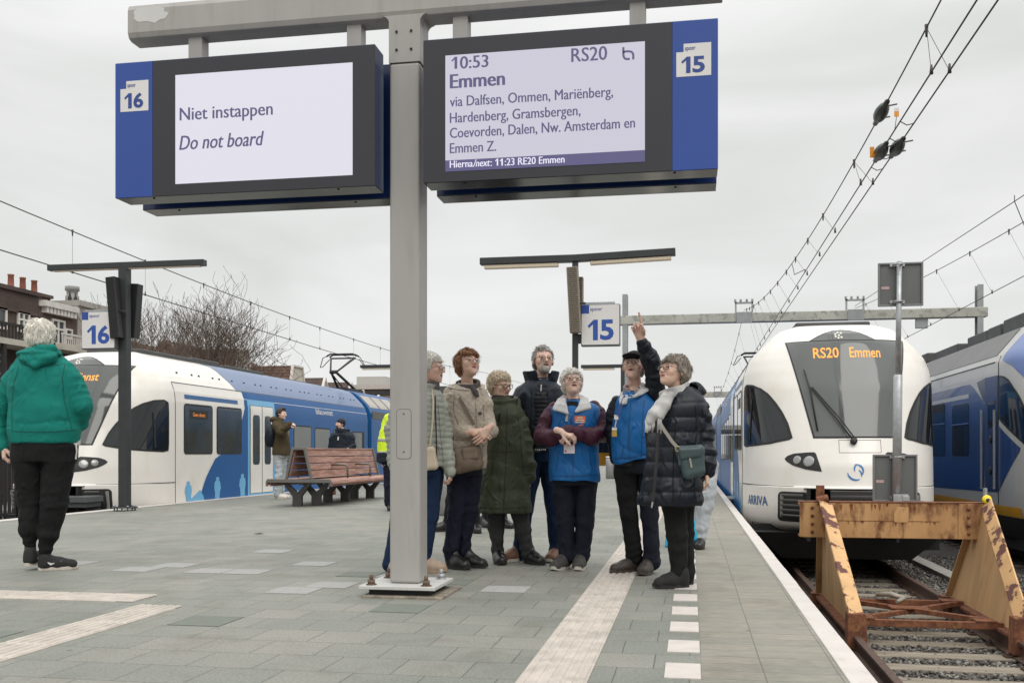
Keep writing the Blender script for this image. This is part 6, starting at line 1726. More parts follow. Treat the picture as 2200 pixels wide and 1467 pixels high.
 mb = MB(); mb.box(x0 + 0.36, x0 + 1.0, y0 - 0.22, y0 + 0.3, zr + 0.99, zr + 1.10); mb.box(x0 + 0.42, x0 + 0.95, y0 - 0.16, y0 + 0.3, zr + 0.90, zr + 0.99); mb.build('jumper_box', mk('jumper_box_grey', (0.075, 0.08, 0.085), 0.5), t, bevel=0.01)
 # plough, underframe, wheels
 mb = MB(); mb.hexa([(x0 - 0.95, y0 + 0.75, zr + 0.18), (x0 + 0.95, y0 + 0.75, zr + 0.18), (x0 + 0.95, y0 + 1.5, zr + 0.18), (x0 - 0.95, y0 + 1.5, zr + 0.18), (x0 - 1.36, y0 + 0.45, zr + 0.60), (x0 + 1.36, y0 + 0.45, zr + 0.60), (x0 + 1.36, y0 + 1.9, zr + 0.60), (x0 - 1.36, y0 + 1.9, zr + 0.60)]); mb.build('plough', TBLACK, t)
 mb = MB(); mb.box(x0 - 1.36, x0 + 1.36, y0 + 0.8, y0 + Lcar + 18, zr + 0.33, zr + 0.70); mb.build('underframe', TBLACK, t)
 for yy in (2.6, 5.0, Lcar + 1.5, Lcar + 3.6):
  for sg in (-1, 1):
   mb = MB(); mb.lathe((x0 + sg * 0.69, y0 + yy, zr + 0.43), [(0.43, 0), (0.43, 0.03), (0.40, 0.05), (0.40, 0.13), (0.2, 0.14)], 24, (sg, 0, 0)); mb.build('wheel', TBLACK, t)
 # roof equipment and pantograph
 for a, b_, w_, h_ in ((0.0, 2.2, 0.60, 0.10), (2.3, 3.6, 0.52, 0.14), (3.9, 6.0, 0.55, 0.10), (6.6, 9.0, 0.5, 0.05)):
  mb = MB(); mb.box(x0 - w_, x0 + w_, y0 + 2.2 + a, y0 + 2.2 + b_, zr + 3.87, zr + 3.88 + h_); mb.build('roof_box', TGREY, t, bevel=0.03)
 PM = mk('pantograph_dark_steel', (0.03, 0.03, 0.03), 0.5, 0.3); yp = y0 + py_; zp = zr + 3.90; zh = (4.20 if x0 < 0 else 4.52)
 mb = MB(); mb.box(x0 - 0.5, x0 + 0.5, yp - 0.8, yp + 0.8, zp, zp + 0.10)
 kn = (x0, yp - 0.75, zp + 0.62); kz = zh - 0.13
 mb.tube([(x0 - 0.3, yp + 0.6, zp + 0.1), (x0 - 0.08, kn[1], kn[2])], 0.045, 6); mb.tube([(x0 + 0.3, yp + 0.6, zp + 0.1), (x0 + 0.08, kn[1], kn[2])], 0.045, 6); mb.tube([(x0, yp + 0.3, zp + 0.1), (x0, kn[1] - 0.05, kn[2] - 0.1)], 0.02, 6)
 mb.tube([(x0 - 0.1, kn[1], kn[2]), (x0 - 0.42, yp + 0.15, kz)], 0.03, 6); mb.tube([(x0 + 0.1, kn[1], kn[2]), (x0 + 0.42, yp + 0.15, kz)], 0.03, 6); mb.tube([(x0 - 0.12, kn[1], kn[2]), (x0 + 0.12, kn[1], kn[2])], 0.06, 8); mb.tube([(x0, kn[1], kn[2] - 0.06), (x0 + 0.3, yp + 0.1, kz - 0.05)], 0.012, 6)
 for e in (-0.14, 0.14): mb.tube([(x0 - 0.52, yp + 0.15 + e, kz + 0.06), (x0 - 0.4, yp + 0.15 + e, zh), (x0 + 0.4, yp + 0.15 + e, zh), (x0 + 0.52, yp + 0.15 + e, kz + 0.06)], 0.03, 6)
 for sg in (-1, 1):
  mb.tube([(x0 + sg * 0.5, yp + 0.01, kz + 0.07), (x0 + sg * 0.66, yp + 0.01, kz), (x0 + sg * 0.80, yp + 0.15, kz - 0.30), (x0 + sg * 0.74, yp + 0.2, kz - 0.28), (x0 + sg * 0.52, yp + 0.29, kz - 0.02)], 0.014, 6)
 mb.tube([(x0 - 0.45, yp + 0.15, kz), (x0 + 0.45, yp + 0.15, kz)], 0.03, 6); mb.build('pantograph', PM, t)
 return sh, t
YNL, YNR = 16.24, 15.1
railcar.ref = Shell(XTL, YNL, -0.98, 1.475, [(0.55, 1.38), (0.68, 1.46), (0.80, 1.475), (2.90, 1.475), (3.10, 1.45), (3.28, 1.385), (3.42, 1.29), (3.72, 0.99), (3.88, 0.62)],
     [(0.55, 0.75), (0.62, 0.38), (0.72, 0.14), (0.9, 0.03), (1.285, 0.0), (1.30, 0.08), (1.6, 0.13), (2.03, 0.30), (2.8, 0.62), (3.51, 1.02), (3.66, 1.18), (3.88, 1.85)])
RR = Shell(2.33, YNR, ZR, 1.475, railcar.ref.pw, railcar.ref.py)
shR, trainR = railcar(2.33, YNR, ZR, 'white fronted passenger train behind the rusty buffer stop, its display reading RS20 Emmen', 'Emmen', 22.0, -1)
shL, trainL = railcar(XTL, YNL, -0.98, 'white and blue passenger train with walker silhouettes at the left platform, pantograph raised', 'dienst', 15.6, 1)
# ------------------------------------------------------------------ the blue and yellow train at the right edge
NW = mk('grey_white_train_paint', (0.44, 0.435, 0.42), 0.35, 0, 0.04, 2, coat=0.3); NB = mk('deep_blue_train_paint', (0.008, 0.040, 0.155), 0.3, 0, 0.06, 2, coat=0.4); NB2 = mk('cab_blue_paint', (0.09, 0.15, 0.36), 0.35, 0, 0.05, 2, coat=0.3); NY = mk('yellow_train_stripe', (0.55, 0.27, 0.012), 0.4, 0, 0.08, 3)
NGL = mk('dark_blue_glass', (0.010, 0.016, 0.030), 0.06, 0, 0.2, 2, spec=0.5)
xn = 6.82
sn = Shell(xn, 15.9, ZR, 1.42, [(0.30, 1.25), (0.55, 1.38), (0.8, 1.42), (3.42, 1.42), (3.55, 1.36), (4.05, 0.95), (4.15, 0.6)],
   [(0.3, 0.9), (0.5, 0.45), (0.8, 0.15), (1.2, 0.0), (1.7, 0.12), (2.2, 0.55), (3.2, 1.35), (3.7, 1.9), (4.15, 2.8)], 2.5, 3.16)
tn = thing('passenger_train', 'dark blue, white and yellow train cut off by the right edge of the picture', 'train', (xn, 15.9, ZR))
bodyn = sn.nose('body', NW, tn, [0.3 + 0.05 * i for i in range(78)])
secn = [(-1.25, 0.30), (-1.38, 0.55), (-1.42, 0.8), (-1.42, 3.42), (-1.36, 3.55), (-0.95, 4.05), (-0.6, 4.15), (0.6, 4.15), (0.95, 4.05), (1.36, 3.55), (1.42, 3.42), (1.42, 0.8), (1.38, 0.55), (1.25, 0.30)]
mb = MB(); mb.prism([(xn + a, ZR + b_) for a, b_ in secn], 1, 15.9 + 3.16, 15.9 + 40); mb.build('car_shell', NW, tn)
for sg in (-1, 1):
 q = lambda px, py: sn.spx(-1, px, py)
 def pt(name, pts, mat, off, par, na=24, nb=6, rd=0.0):
  p = [q(*a) for a in pts]; p = rounded(p, rd) if rd else p
  return scan_patch(name, p, sn.side(sg, off), mat, par, na, nb)
 bp_ = pt('blue_panel', [(1960, 856), (2086, 825), (2117, 868), (2116, 1055), (1960, 1042)], NB, 0.004, bodyn, 30, 6)
 Ya = 15.9; zt_, zb_ = q(2086, 825)[1], q(2114, 1054)[1]
 e0 = q(2086, 825)[0]
 mb = MB(); f = sn.side(sg, 0.004); mb.grid([[f(q(1960, 950)[0] - 0.01 + i * 1.5, z) for z in (zb_, zt_)] for i in range(16)], False); mb.build('blue_panel', NB, bodyn)
 z0_ = q(2040, 857)[1]
 mb = MB(); f = sn.side(sg, 0.007); y1_ = q(2082, 850)[0]; mb.grid([[f(y1_ + i * 2.0, z) for z in (z0_ - 0.06, z0_ + 0.02)] for i in range(12)], False); mb.build('white_stripe', NW, bp_)
 for pa, pb in ((2046, 2082), (2000, 2031)):
  ya, yb = q(pa, 920)[0], q(pb, 920)[0]; zt2, zb2 = q((pa + pb) / 2, 869)[1], q((pa + pb) / 2, 980)[1]
  p = rounded([(ya, zb2), (yb, zb2), (yb, zt2), (ya, zt2)], 0.08); fo = scan_patch('window', p, sn.side(sg, 0.006), TFRAME, tn, 20, 3); scan_patch('pane', grow(p, -0.02), sn.side(sg, 0.009), NGL, fo, 20, 3)
  mb = MB(); mb.bar(sn.side(sg, 0.012)(ya, zb2 + 0.62 * (zt2 - zb2)), sn.side(sg, 0.012)(yb, zb2 + 0.62 * (zt2 - zb2)), 0.02, 0.02); mb.build('window_bar', NB2, fo)
 dr = pt('door', [(2117, 812), (2144, 806), (2144, 1056), (2117, 1055)], mk('door_blue', (0.010, 0.035, 0.12), 0.35), 0.008, tn, 6, 3)
 pt('door_pane', [(2123, 866), (2138, 858), (2138, 912), (2124, 922)], NGL, 0.012, dr, 6, 3)
 for px in (2114, 2142):
  mb = MB(); mb.bar(sn.side(sg, 0.05)(q(px, 890)[0], q(px, 880)[1]), sn.side(sg, 0.05)(q(px, 890)[0], q(px, 1050)[1]), 0.04, 0.03); mb.build('handrail', MT['steel'], dr)
 for py in (944, 1011):
  a = sn.side(sg, 0.012)(*q(2130, py)); mb = MB(); mb.lathe(a, [(0.07, 0), (0.07, 0.012), (0.035, 0.016)], 14, (sg, 0, 0)); mb.build('door_button', TFRAME, dr)
 pt('door_top_panel', [(2099, 822), (2117, 812), (2117, 866), (2112, 860)], mk('smoked_panel', (0.045, 0.05, 0.06), 0.2), 0.007, tn, 8, 3)
 cw = pt('cab_window', [(2146, 806), (2158, 808), (2168, 815), (2190, 848), (2215, 900), (2215, 968), (2196, 950), (2172, 928), (2150, 905), (2146, 898)], TFRAME, 0.006, tn, 30, 8)
 pt('pane', [(2149, 810), (2158, 812), (2167, 819), (2188, 852), (2212, 903), (2212, 960), (2196, 945), (2173, 924), (2152, 900), (2149, 895)], NGL, 0.009, cw, 30, 8)
 pt('blue_triangle', [(2146, 914), (2193, 962), (2191, 970), (2146, 1056)], NB, 0.007, bodyn, 20, 8)
 y0_, y1_ = q(1960, 1060)[0], q(2196, 1095)[0]
 mb = MB(); f = sn.side(sg, 0.014); rows = [[f(y, z) for z in (0.70, 0.75, 0.80, 0.87)] for y in [y1_ + (26 - y1_) * i / 40 for i in range(41)]]; mb.grid(rows); mb.build('yellow_stripe', NY, bodyn)
 mb = MB(); f = sn.side(sg, 0.03); rows = [[f(y, z) for z in (0.31, 0.5, 0.695)] for y in [y1_ - 1.0 + (26 - y1_ + 1) * i / 40 for i in range(41)]]; mb.grid(rows); mb.build('skirt', TBLACK, bodyn)
 # upper cab in blue
 scan_patch('cab_roof_blue', [(1.0, 2.15), (1.4, 2.45), (1.7, 2.75), (2.1, 3.05), (2.5, 3.3), (2.9, 3.43), (2.9, 3.98), (2.1, 3.68), (1.7, 3.35), (1.3, 2.85)], sn.side(sg, 0.012), NB2, bodyn, 24, 12)
 mb = MB(); mb.box(xn + sg * 1.415, xn + sg * 1.428, 15.9 + 3.3, 15.9 + 39, ZR + 3.415, ZR + 3.435); mb.build('gutter', TFRAME, bodyn)
 mb = MB()
 for k in range(24): mb.bar(sn.side(sg, 0.003)(3.10, 0.4 + k * 0.13), sn.side(sg, 0.003)(3.10, 0.4 + (k + 1) * 0.13), 0.02, 0.01)
 mb.build('panel_seam', TFRAME, bodyn)
 rows = [[(xn + sg * (x + 0.006), y, ZR + z + 0.006) for x, z in ((1.36, 3.55), (0.95, 4.05))] for y in (15.9 + 3.4, 15.9 + 39)]; mb = MB(); mb.grid(rows, False); mb.build('roof_panel', mk('grey_roof_panel', (0.15, 0.15, 0.148), 0.55, 0, 0.1, 2), bodyn)
rg = random.Random(6); y = 15.9 + 3.2
while y < 52:
 L_ = rg.uniform(0.9, 2.6); h_ = rg.uniform(0.10, 0.32); w_ = rg.uniform(0.45, 0.9); mb = MB(); mb.box(xn - w_, xn + w_, y, y + L_, ZR + 4.14, ZR + 4.16 + h_); mb.build('roof_box', TGREY, tn, bevel=0.03); y += L_ + rg.uniform(0.05, 0.5)
for e in (0, 0.28, 0.55):
 mb = MB(); mb.lathe((xn - 0.75, 15.9 + 2.9 + e, ZR + 4.2), [(0.06, 0), (0.13, 0.04), (0.06, 0.08), (0.13, 0.12), (0.06, 0.16), (0.13, 0.2), (0.06, 0.25)], 12); mb.build('roof_insulator', TGREY, tn)
mb = MB(); mb.box(xn - 1.25, xn + 1.25, 15.9 + 1.2, 15.9 + 40, ZR + 0.12, ZR + 0.5); mb.build('underframe', TBLACK, tn)
wf = scan_patch('windscreen', [(2.25, -0.85), (2.25, 0.85), (3.35, 0.95), (3.35, -0.95)], (lambda a, b_: sn.front(0.008)(b_, a)), NGL, tn, 20, 16)
scan_patch('yellow_front', [(0.75, -0.9), (0.75, 0.9), (1.9, 1.0), (1.9, -1.0)], (lambda a, b_: sn.front(0.006)(b_, a)), NY, bodyn, 20, 16)
for yy in (2.4, 4.9):
 for sg in (-1, 1):
  mb = MB(); mb.lathe((xn + sg * 0.69, 15.9 + yy, ZR + 0.43), [(0.43, 0), (0.43, 0.03), (0.40, 0.05), (0.40, 0.13), (0.2, 0.14)], 24, (sg, 0, 0)); mb.build('wheel', TBLACK, tn)
# ------------------------------------------------------------------ far end of the station
ty = thing('passenger_train', 'small yellow train front far away at the end of the platform', 'train', (-2.0, 86, -0.4))
c_ = P(1283, 1000, 86); mb = MB(); mb.box(c_.x - 1.3, c_.x + 1.5, c_.y, c_.y + 20, -0.9, 2.4); mb.build('body', mk('far_train_yellow', (0.55, 0.27, 0.015), 0.5), ty, bevel=0.2)
mb = MB(); mb.box(c_.x - 1.0, c_.x + 1.2, c_.y - 0.02, c_.y + 0.1, 0.9, 1.9); mb.build('windscreen', MT['glassdark'], ty)
for dx in (-0.9, 1.1):
 mb = MB(); mb.lathe((c_.x + dx, c_.y - 0.02, 0.1), [(0.15, 0), (0.12, 0.04)], 12, (0, -1, 0)); mb.build('headlight', MT['lamp_white'], ty)
sc_ = thing('station_canopy', 'grey station canopy on posts at the far end of the platform', 'canopy', (-4, 76, 0))
mb = MB(); mb.box(-9, 0.3, 74, 92, 2.55, 2.9); mb.build('roof', mk('canopy_grey', (0.25, 0.245, 0.235), 0.7), sc_, bevel=0.03)
for x in (-8.4, -5.6, -2.4, -0.2):
 for y in (74.6, 82, 90): mb = MB(); mb.box(x - 0.09, x + 0.09, y - 0.09, y + 0.09, 0, 2.55); mb.build('post', MT['steel'], sc_)
mb = MB(); mb.box(-8.3, -1.2, 88, 88.2, 0.1, 2.4); mb.build('back_wall', mk('canopy_back_wall', (0.22, 0.20, 0.185), 0.6, 0, 0.4, 0.8), sc_)
# ------------------------------------------------------------------ rusty buffer stop with its signal pole
BUF = mk('ochre_paint_with_rust', (0.50, 0.29, 0.125), 0.6, 0, 0.16, 1.8, 0.2, 50, col2=(0.135, 0.050, 0.022), mscale=3.2, mlo=0.50, mhi=0.64, rough2=0.9, stretch=(1.6, 1, 0.7), lo=(0.36, 0.19, 0.075))
BUFW = mk('ochre_web_plate', (0.46, 0.29, 0.14), 0.65, 0, 0.14, 2.0, 0.15, 50, col2=(0.24, 0.115, 0.055), mscale=3.0, mlo=0.54, mhi=0.80, stretch=(2, 2, 0.35), rough2=0.9)
BUFR = mk('flaking_ochre_flange', (0.60, 0.365, 0.165), 0.6, 0, 0.10, 4, 0.3, 60, col2=(0.13, 0.055, 0.045), mscale=5.0, mlo=0.505, mhi=0.55, rough2=0.9)
RUST = mk('rusty_steel', (0.155, 0.058, 0.030), 0.88, 0.1, 0.4, 12, 0.5, 60, col2=(0.24, 0.10, 0.042), mscale=14)
DB = 11.65
def bp(px, py): v = P(px, py, DB); return v.x, v.z
YB = P(1920, 1100, DB).y
xa, za = bp(1722, 1080); xb, zb = bp(2108, 1157)
zt, zbot = za, bp(1900, 1156)[1]
bs = thing('buffer_stop', 'rusty ochre painted buffer stop with sloping legs at the end of the right track', 'buffer stop', ((xa + xb) / 2, YB, ZR))
mb = MB(); mb.box(xa, xb, YB - 0.005, YB + 0.03, zbot, zt); mb.box(xa, xb, YB + 0.03, YB + 0.20, zt - 0.03, zt - 0.002); mb.box(xa, xb, YB + 0.03, YB + 0.20, zbot + 0.002, zbot + 0.03); mb.build('beam', BUF, bs, bevel=0.006)
mb = MB(); mb.box(xa - 0.004, xb + 0.004, YB - 0.012, YB + 0.21, zt, zt + 0.012); mb.build('beam_top', RUST, bs)
mb = MB(); zl = zbot + 0.48 * (zt - zbot); mb.box(xa + 0.42, xb - 0.5, YB - 0.008, YB - 0.004, zl, zl + 0.006); mb.build('weld_line', RUST, bs)
for x0_, x1_ in ((xa + 0.03, xa + 0.40), (xb - 0.30, xb - 0.002)):
 mb = MB(); mb.box(x0_, x1_, YB - 0.018, YB - 0.006, zbot + 0.002, zt - 0.003); pl = mb.build('end_plate', BUF, bs, bevel=0.003)
 for k in range(4):
  mb = MB(); xx = x0_ + 0.11; zz = zbot + (zt - zbot) * (0.16 + 0.23 * k); mb.lathe((xx, YB - 0.018, zz), [(0.021, 0), (0.021, 0.012), (0.017, 0.014)], 6, (0, -1, 0)); mb.lathe((xx, YB - 0.030, zz), [(0.010, 0), (0.010, 0.018)], 8, (0, -1, 0)); mb.build('bolt', RUST, pl)
STAIN = mk('rust_stain', (0.26, 0.10, 0.035), 0.85, 0, 0.35, 14); rg = random.Random(8)
for k in range(26):
 x = rg.choice((rg.uniform(xa + 0.5, xa + 1.0), rg.uniform(xa + 0.45, xb - 0.4), rg.uniform(xa + 0.9, xb - 0.45))); zz = rg.choice((zt - 0.01, zt - 0.02, zl, zl)); L_ = rg.uniform(0.02, 0.14) if zz != zl else rg.uniform(0.01, 0.06); w_ = rg.uniform(0.004, 0.022)
 mb = MB(); mb.add([(x - w_, YB - 0.0066, zz), (x + w_, YB - 0.0066, zz), (x + w_ * 0.7, YB - 0.0066, zz - L_ * 0.5), (x + w_ * 0.1, YB - 0.0066, zz - L_), (x - w_ * 0.6, YB - 0.0066, zz - L_ * 0.55)], [(0, 1, 2, 3, 4)]); mb.build('rust_streak', STAIN, bs)
XRn, XRf = XT - 0.7525, XT + 0.7525
for xr, xt in ((XRn, 1.56), (XRf + 0.02, 3.33)):
 zf = ZR + 0.05; yfront = YB - 2.0; yback = YB + 0.62
 xz = lambda z: xr + (xt - xr) * (z - zf) / (zt - zf)
 top = Vector((xt, YB - 0.08, zt)); foot = Vector((xr, yfront, zf + 0.14))
 mb = MB(); mb.bar(top, foot, 0.165, 0.022, (0, 1, 0.6)); mb.build('front_flange', BUFR, bs, bevel=0.004)
 mb = MB(); mb.hexa([(xr - 0.10, yfront - 0.05, ZR - 0.14), (xr + 0.10, yfront - 0.05, ZR - 0.14), (xr + 0.10, yfront + 0.12, ZR - 0.14), (xr - 0.10, yfront + 0.12, ZR - 0.14), (xr - 0.085, yfront - 0.03, zf + 0.17), (xr + 0.085, yfront - 0.03, zf + 0.17), (xr + 0.085, yfront + 0.14, zf + 0.17), (xr - 0.085, yfront + 0.14, zf + 0.17)]); mb.build('foot', RUST, bs, bevel=0.01)
 pg = [(YB - 0.06, zt - 0.02), (yfront + 0.02, zf + 0.13), (yfront + 0.12, zf), (yback, zf), (YB + 0.30, zbot + 0.02), (YB + 0.22, zt - 0.02)]; n_ = len(pg)
 mb = MB(); mb.add([(xz(z) - 0.010, y, z) for y, z in pg] + [(xz(z) + 0.010, y, z) for y, z in pg], [tuple(range(n_ - 1, -1, -1)), tuple(range(n_, 2 * n_))] + [(k, (k + 1) % n_, n_ + (k + 1) % n_, n_ + k) for k in range(n_)]); mb.build('web_plate', BUFW, bs)
 mb = MB(); mb.bar((xz(zbot), YB + 0.26, zbot + 0.04), (xr, yback + 0.03, zf), 0.15, 0.018, (0, 1, 0.3)); mb.build('rear_flange', BUFW, bs)
 mb = MB(); mb.box(xr - 0.09, xr + 0.09, yfront + 0.13, yback + 0.06, ZR + 0.005, ZR + 0.035); mb.box(xr - 0.13, xr - 0.045, yback - 0.1, yback + 0.1, ZR - 0.12, ZR + 0.06); mb.build('base_rail', RUST, bs)
# rusty bracing at the bottom
yz = ZR + 0.03; yA, yBk = YB - 1.45, YB + 0.05
for y in (yA, yBk): mb = MB(); mb.box(XRn, XRf, y - 0.035, y + 0.035, yz - 0.02, yz + 0.05); mb.build('cross_tie', RUST, bs, bevel=0.004)
mb = MB(); mb.bar((XRn + 0.1, yA + 0.1, yz + 0.03), (XRf - 0.1, yBk - 0.1, yz + 0.03), 0.07, 0.05); mb.bar((XRn + 0.1, yBk - 0.1, yz + 0.045), (XRf - 0.1, yA + 0.1, yz + 0.045), 0.07, 0.05); mb.box(XT - 0.20, XT + 0.20, (yA + yBk) / 2 - 0.10, (yA + yBk) / 2 + 0.10, yz + 0.06, yz + 0.075); mb.build('cross_brace', RUST, bs, bevel=0.003)
for x in (XRn + 0.06, XRf - 0.26):
 for y in (yA, yBk - 0.1): mb = MB(); mb.box(x, x + 0.20, y - 0.04, y + 0.16, yz + 0.052, yz + 0.066); mb.build('gusset', RUST, bs)
mb = MB(); p0 = Vector((XT - 0.05, yBk - 0.12, yz + 0.075)); mb.tube([p0 + Vector((-0.16, 0.1, 0.03)), p0 + Vector((-0.02, 0, 0.05)), p0 + Vector((0.10, -0.14, 0.02)), p0 + Vector((0.0, -0.25, 0.0))], [0.03, 0.035, 0.03, 0.02], 6); mb.build('bracket_casting', mk('grey_casting', (0.36, 0.33, 0.28), 0.8, 0, 0.2, 20, 0.3, 60), bs)
# rusty stub on the left of the beam, lamp on the right
mb = MB(); sx_, sz_ = bp(1767, 1076); mb.box(sx_ - 0.045, sx_ + 0.045, YB + 0.02, YB + 0.10, zt - 0.02, zt + 0.20); mb.tube([(sx_ - 0.05, YB - 0.02, zt + 0.02), (sx_ + 0.08, YB - 0.02, zt + 0.05)], 0.05, 8); mb.build('rusty_stub', RUST, bs, bevel=0.006)
lx_, lz_ = bp(2106, 1080); mb = MB();
t_ = thing('marker_lamp', 'small round yellow marker on top of the buffer stop by its right leg', 'marker', (lx_, YB, zt))
mb = MB(); mb.lathe((lx_, YB - 0.07, zt + 0.05), [(0.035, 0), (0.052, 0.01), (0.052, 0.025), (0.035, 0.04), (0.0, 0.042)], 18, (0, -1, 0.15)); mb.build('yellow_ring', mk('bright_yellow_plastic', (0.80, 0.60, 0.015), 0.45), t_)
mb = MB(); mb.lathe((lx_ + 0.005, YB - 0.110, zt + 0.045), [(0.024, 0), (0.02, 0.012), (0, 0.013)], 14, (0, -1, 0.15)); mb.build('dark_centre', MT['rubber'], t_)
mb = MB(); mb.box(lx_ - 0.012, lx_ + 0.012, YB - 0.06, YB + 0.02, zt + 0.01, zt + 0.18); mb.build('stem', MT['steel'], t_)
# pole with two panels seen from behind
DP = 11.85
def pp(px, py): return P(px, py, DP)
pb = pp(1926, 1079); pt_ = pp(1932, 562); YP = pb.y
pole = thing('signal_pole', 'galvanised pole on the buffer stop carrying two grey square signs seen from behind', 'pole', (pb.x, YP, pb.z))
mb = MB(); pm_ = pp(1929, 808); mb.tube([(pb.x, YP, pb.z - 0.12), (pm_.x, YP, pm_.z), (pm_.x, YP, pm_.z + 0.02)], [0.052, 0.052, 0.034], 14); mb.tube([(pm_.x, YP, pm_.z), (pt_.x, YP, pt_.z)], 0.031, 14); mb.build('pole', MT['steel'], pole)
mb = MB(); mb.box(pb.x - 0.05, pb.x + 0.12, YP - 0.09, YP - 0.055, pb.z - 0.02, pb.z + 0.10); mb.box(pb.x + 0.05, pb.x + 0.13, YP - 0.10, YP - 0.09, pb.z + 0.02, pb.z + 0.08); mb.build('pole_clamp', MT['steel'], pole, bevel=0.004)
mb = MB(); mb.prism(rrect(pb.x - 0.07, pb.x + 0.09, pb.z - 0.22, pb.z - 0.04, 0.02), 1, YB - 0.012, YB - 0.006); mb.build('welded_patch', BUF, pole)
SGN = mk('dull_grey_sign_back', (0.135, 0.14, 0.138), 0.55, 0.1, 0.08, 2); SGN2 = mk('sign_rim_grey', (0.20, 0.205, 0.205), 0.5, 0.2, 0.08, 4)
def back_sign(pxa, pya, pxb, pyb, lab, skew):
 a, b_ = pp(pxa, pyb), pp(pxb, pya); s_ = thing('square_sign', lab, 'sign', ((a.x + b_.x) / 2, YP - 0.0, a.z))
 y = YP + 0.055
 mb = MB(); mb.prism(rrect(a.x, b_.x, a.z, b_.z, 0.02), 1, y, y + 0.006); pl = mb.build('plate', SGN, s_)
 mb = MB(); W_ = 0.022
 for X0, X1, Z0, Z1 in ((a.x, b_.x, b_.z - W_, b_.z), (a.x, b_.x, a.z, a.z + W_), (a.x, a.x + W_, a.z + W_, b_.z - W_), (b_.x - W_, b_.x, a.z + W_, b_.z - W_)): mb.box(X0, X1, y - 0.022, y - 0.0005, Z0, Z1)
 mb.build('rim', SGN2, s_, bevel=0.003)
 xc_ = pm_.x
 for z in (b_.z - 0.03, a.z + 0.05):
  mb = MB(); mb.box(xc_ - 0.085, xc_ + 0.085, y - 0.026, y - 0.003, z - 0.018, z + 0.018); mb.tube([(xc_ - 0.05, y - 0.04, z), (xc_ - 0.035, y - 0.10, z), (xc_ + 0.035, y - 0.10, z), (xc_ + 0.05, y - 0.04, z)], 0.012, 6); mb.build('clamp', MT['steel'], s_)
 mb = MB(); mb.box(a.x + 0.04, a.x + 0.13, y - 0.003, y - 0.0008, a.z + 0.40 * (b_.z - a.z), a.z + 0.46 * (b_.z - a.z)); st = mb.build('sticker', mk('pinkish_sticker', (0.50, 0.34, 0.33), 0.6, 0, 0.4, 80), s_)
back_sign(1889, 563, 1983, 657, 'grey square sign seen from behind at the top of the pole', 0)
back_sign(1878, 976, 1971, 1078, 'grey square sign seen from behind at the foot of the signal pole', 0)
# ------------------------------------------------------------------ houses and trees beyond the left track
def brick_mat(name, c1, c2, mortar, rough=0.9):
 m = bpy.data.materials.new(name); m.use_nodes = True; t = m.node_tree; N = t.nodes; K = t.links.new; b = N['Principled BSDF']; b.inputs['Roughness'].default_value = rough
 tcn = N.new('ShaderNodeTexCoord'); q = N.new('ShaderNodeMapping'); q.inputs['Rotation'].default_value = (R(90), 0, R(90)); br = N.new('ShaderNodeTexBrick')
 sx = N.new('ShaderNodeSeparateXYZ'); K(tcn.outputs['Object'], sx.inputs[0]); ad = N.new('ShaderNodeMath'); ad.operation = 'ADD'; K(sx.outputs['X'], ad.inputs[0]); K(sx.outputs['Y'], ad.inputs[1])
 cb = N.new('ShaderNodeCombineXYZ'); K(ad.outputs[0], cb.inputs['X']); K(sx.outputs['Z'], cb.inputs['Y'])
 br.inputs['Scale'].default_value = 1; br.inputs['Brick Width'].default_value = 0.22; br.inputs['Row Height'].default_value = 0.075; br.inputs['Mortar Size'].default_value = 0.008
 br.inputs['Color1'].default_value = (*c1, 1); br.inputs['Color2'].default_value = (*c2, 1); br.inputs['Mortar'].default_value = (*mortar, 1); K(cb.outputs[0], br.inputs['Vector'])
 no = N.new('ShaderNodeTexNoise'); no.inputs['Scale'].default_value = 0.9; no.inputs['Detail'].default_value = 6; K(tcn.outputs['Object'], no.inputs['Vector'])
 r = N.new('ShaderNodeValToRGB'); r.color_ramp.elements[0].position = 0.3; r.color_ramp.elements[1].position = 0.7; r.color_ramp.elements[0].color = (0.72, 0.72, 0.72, 1); r.color_ramp.elements[1].color = (1.2, 1.2, 1.2, 1); K(no.outputs['Fac'], r.inputs['Fac'])
 mm = N.new('ShaderNodeMixRGB'); mm.blend_type = 'MULTIPLY'; mm.inputs['Fac'].default_value = 1; K(br.outputs['Color'], mm.inputs['Color1']); K(r.outputs['Color'], mm.inputs['Color2']); K(mm.outputs['Color'], b.inputs['Base Color']); return m
BR1 = brick_mat('dark_brown_brick', (0.075, 0.048, 0.040), (0.095, 0.062, 0.052), (0.085, 0.07, 0.062)); BR2 = brick_mat('brown_brick', (0.105, 0.066, 0.058), (0.13, 0.085, 0.075), (0.12, 0.10, 0.09)); BR3 = brick_mat('red_brick', (0.26, 0.085, 0.052), (0.30, 0.105, 0.062), (0.22, 0.12, 0.09)); BRL = brick_mat('pale_stone_wall', (0.38, 0.35, 0.31), (0.46, 0.43, 0.385), (0.33, 0.30, 0.27))
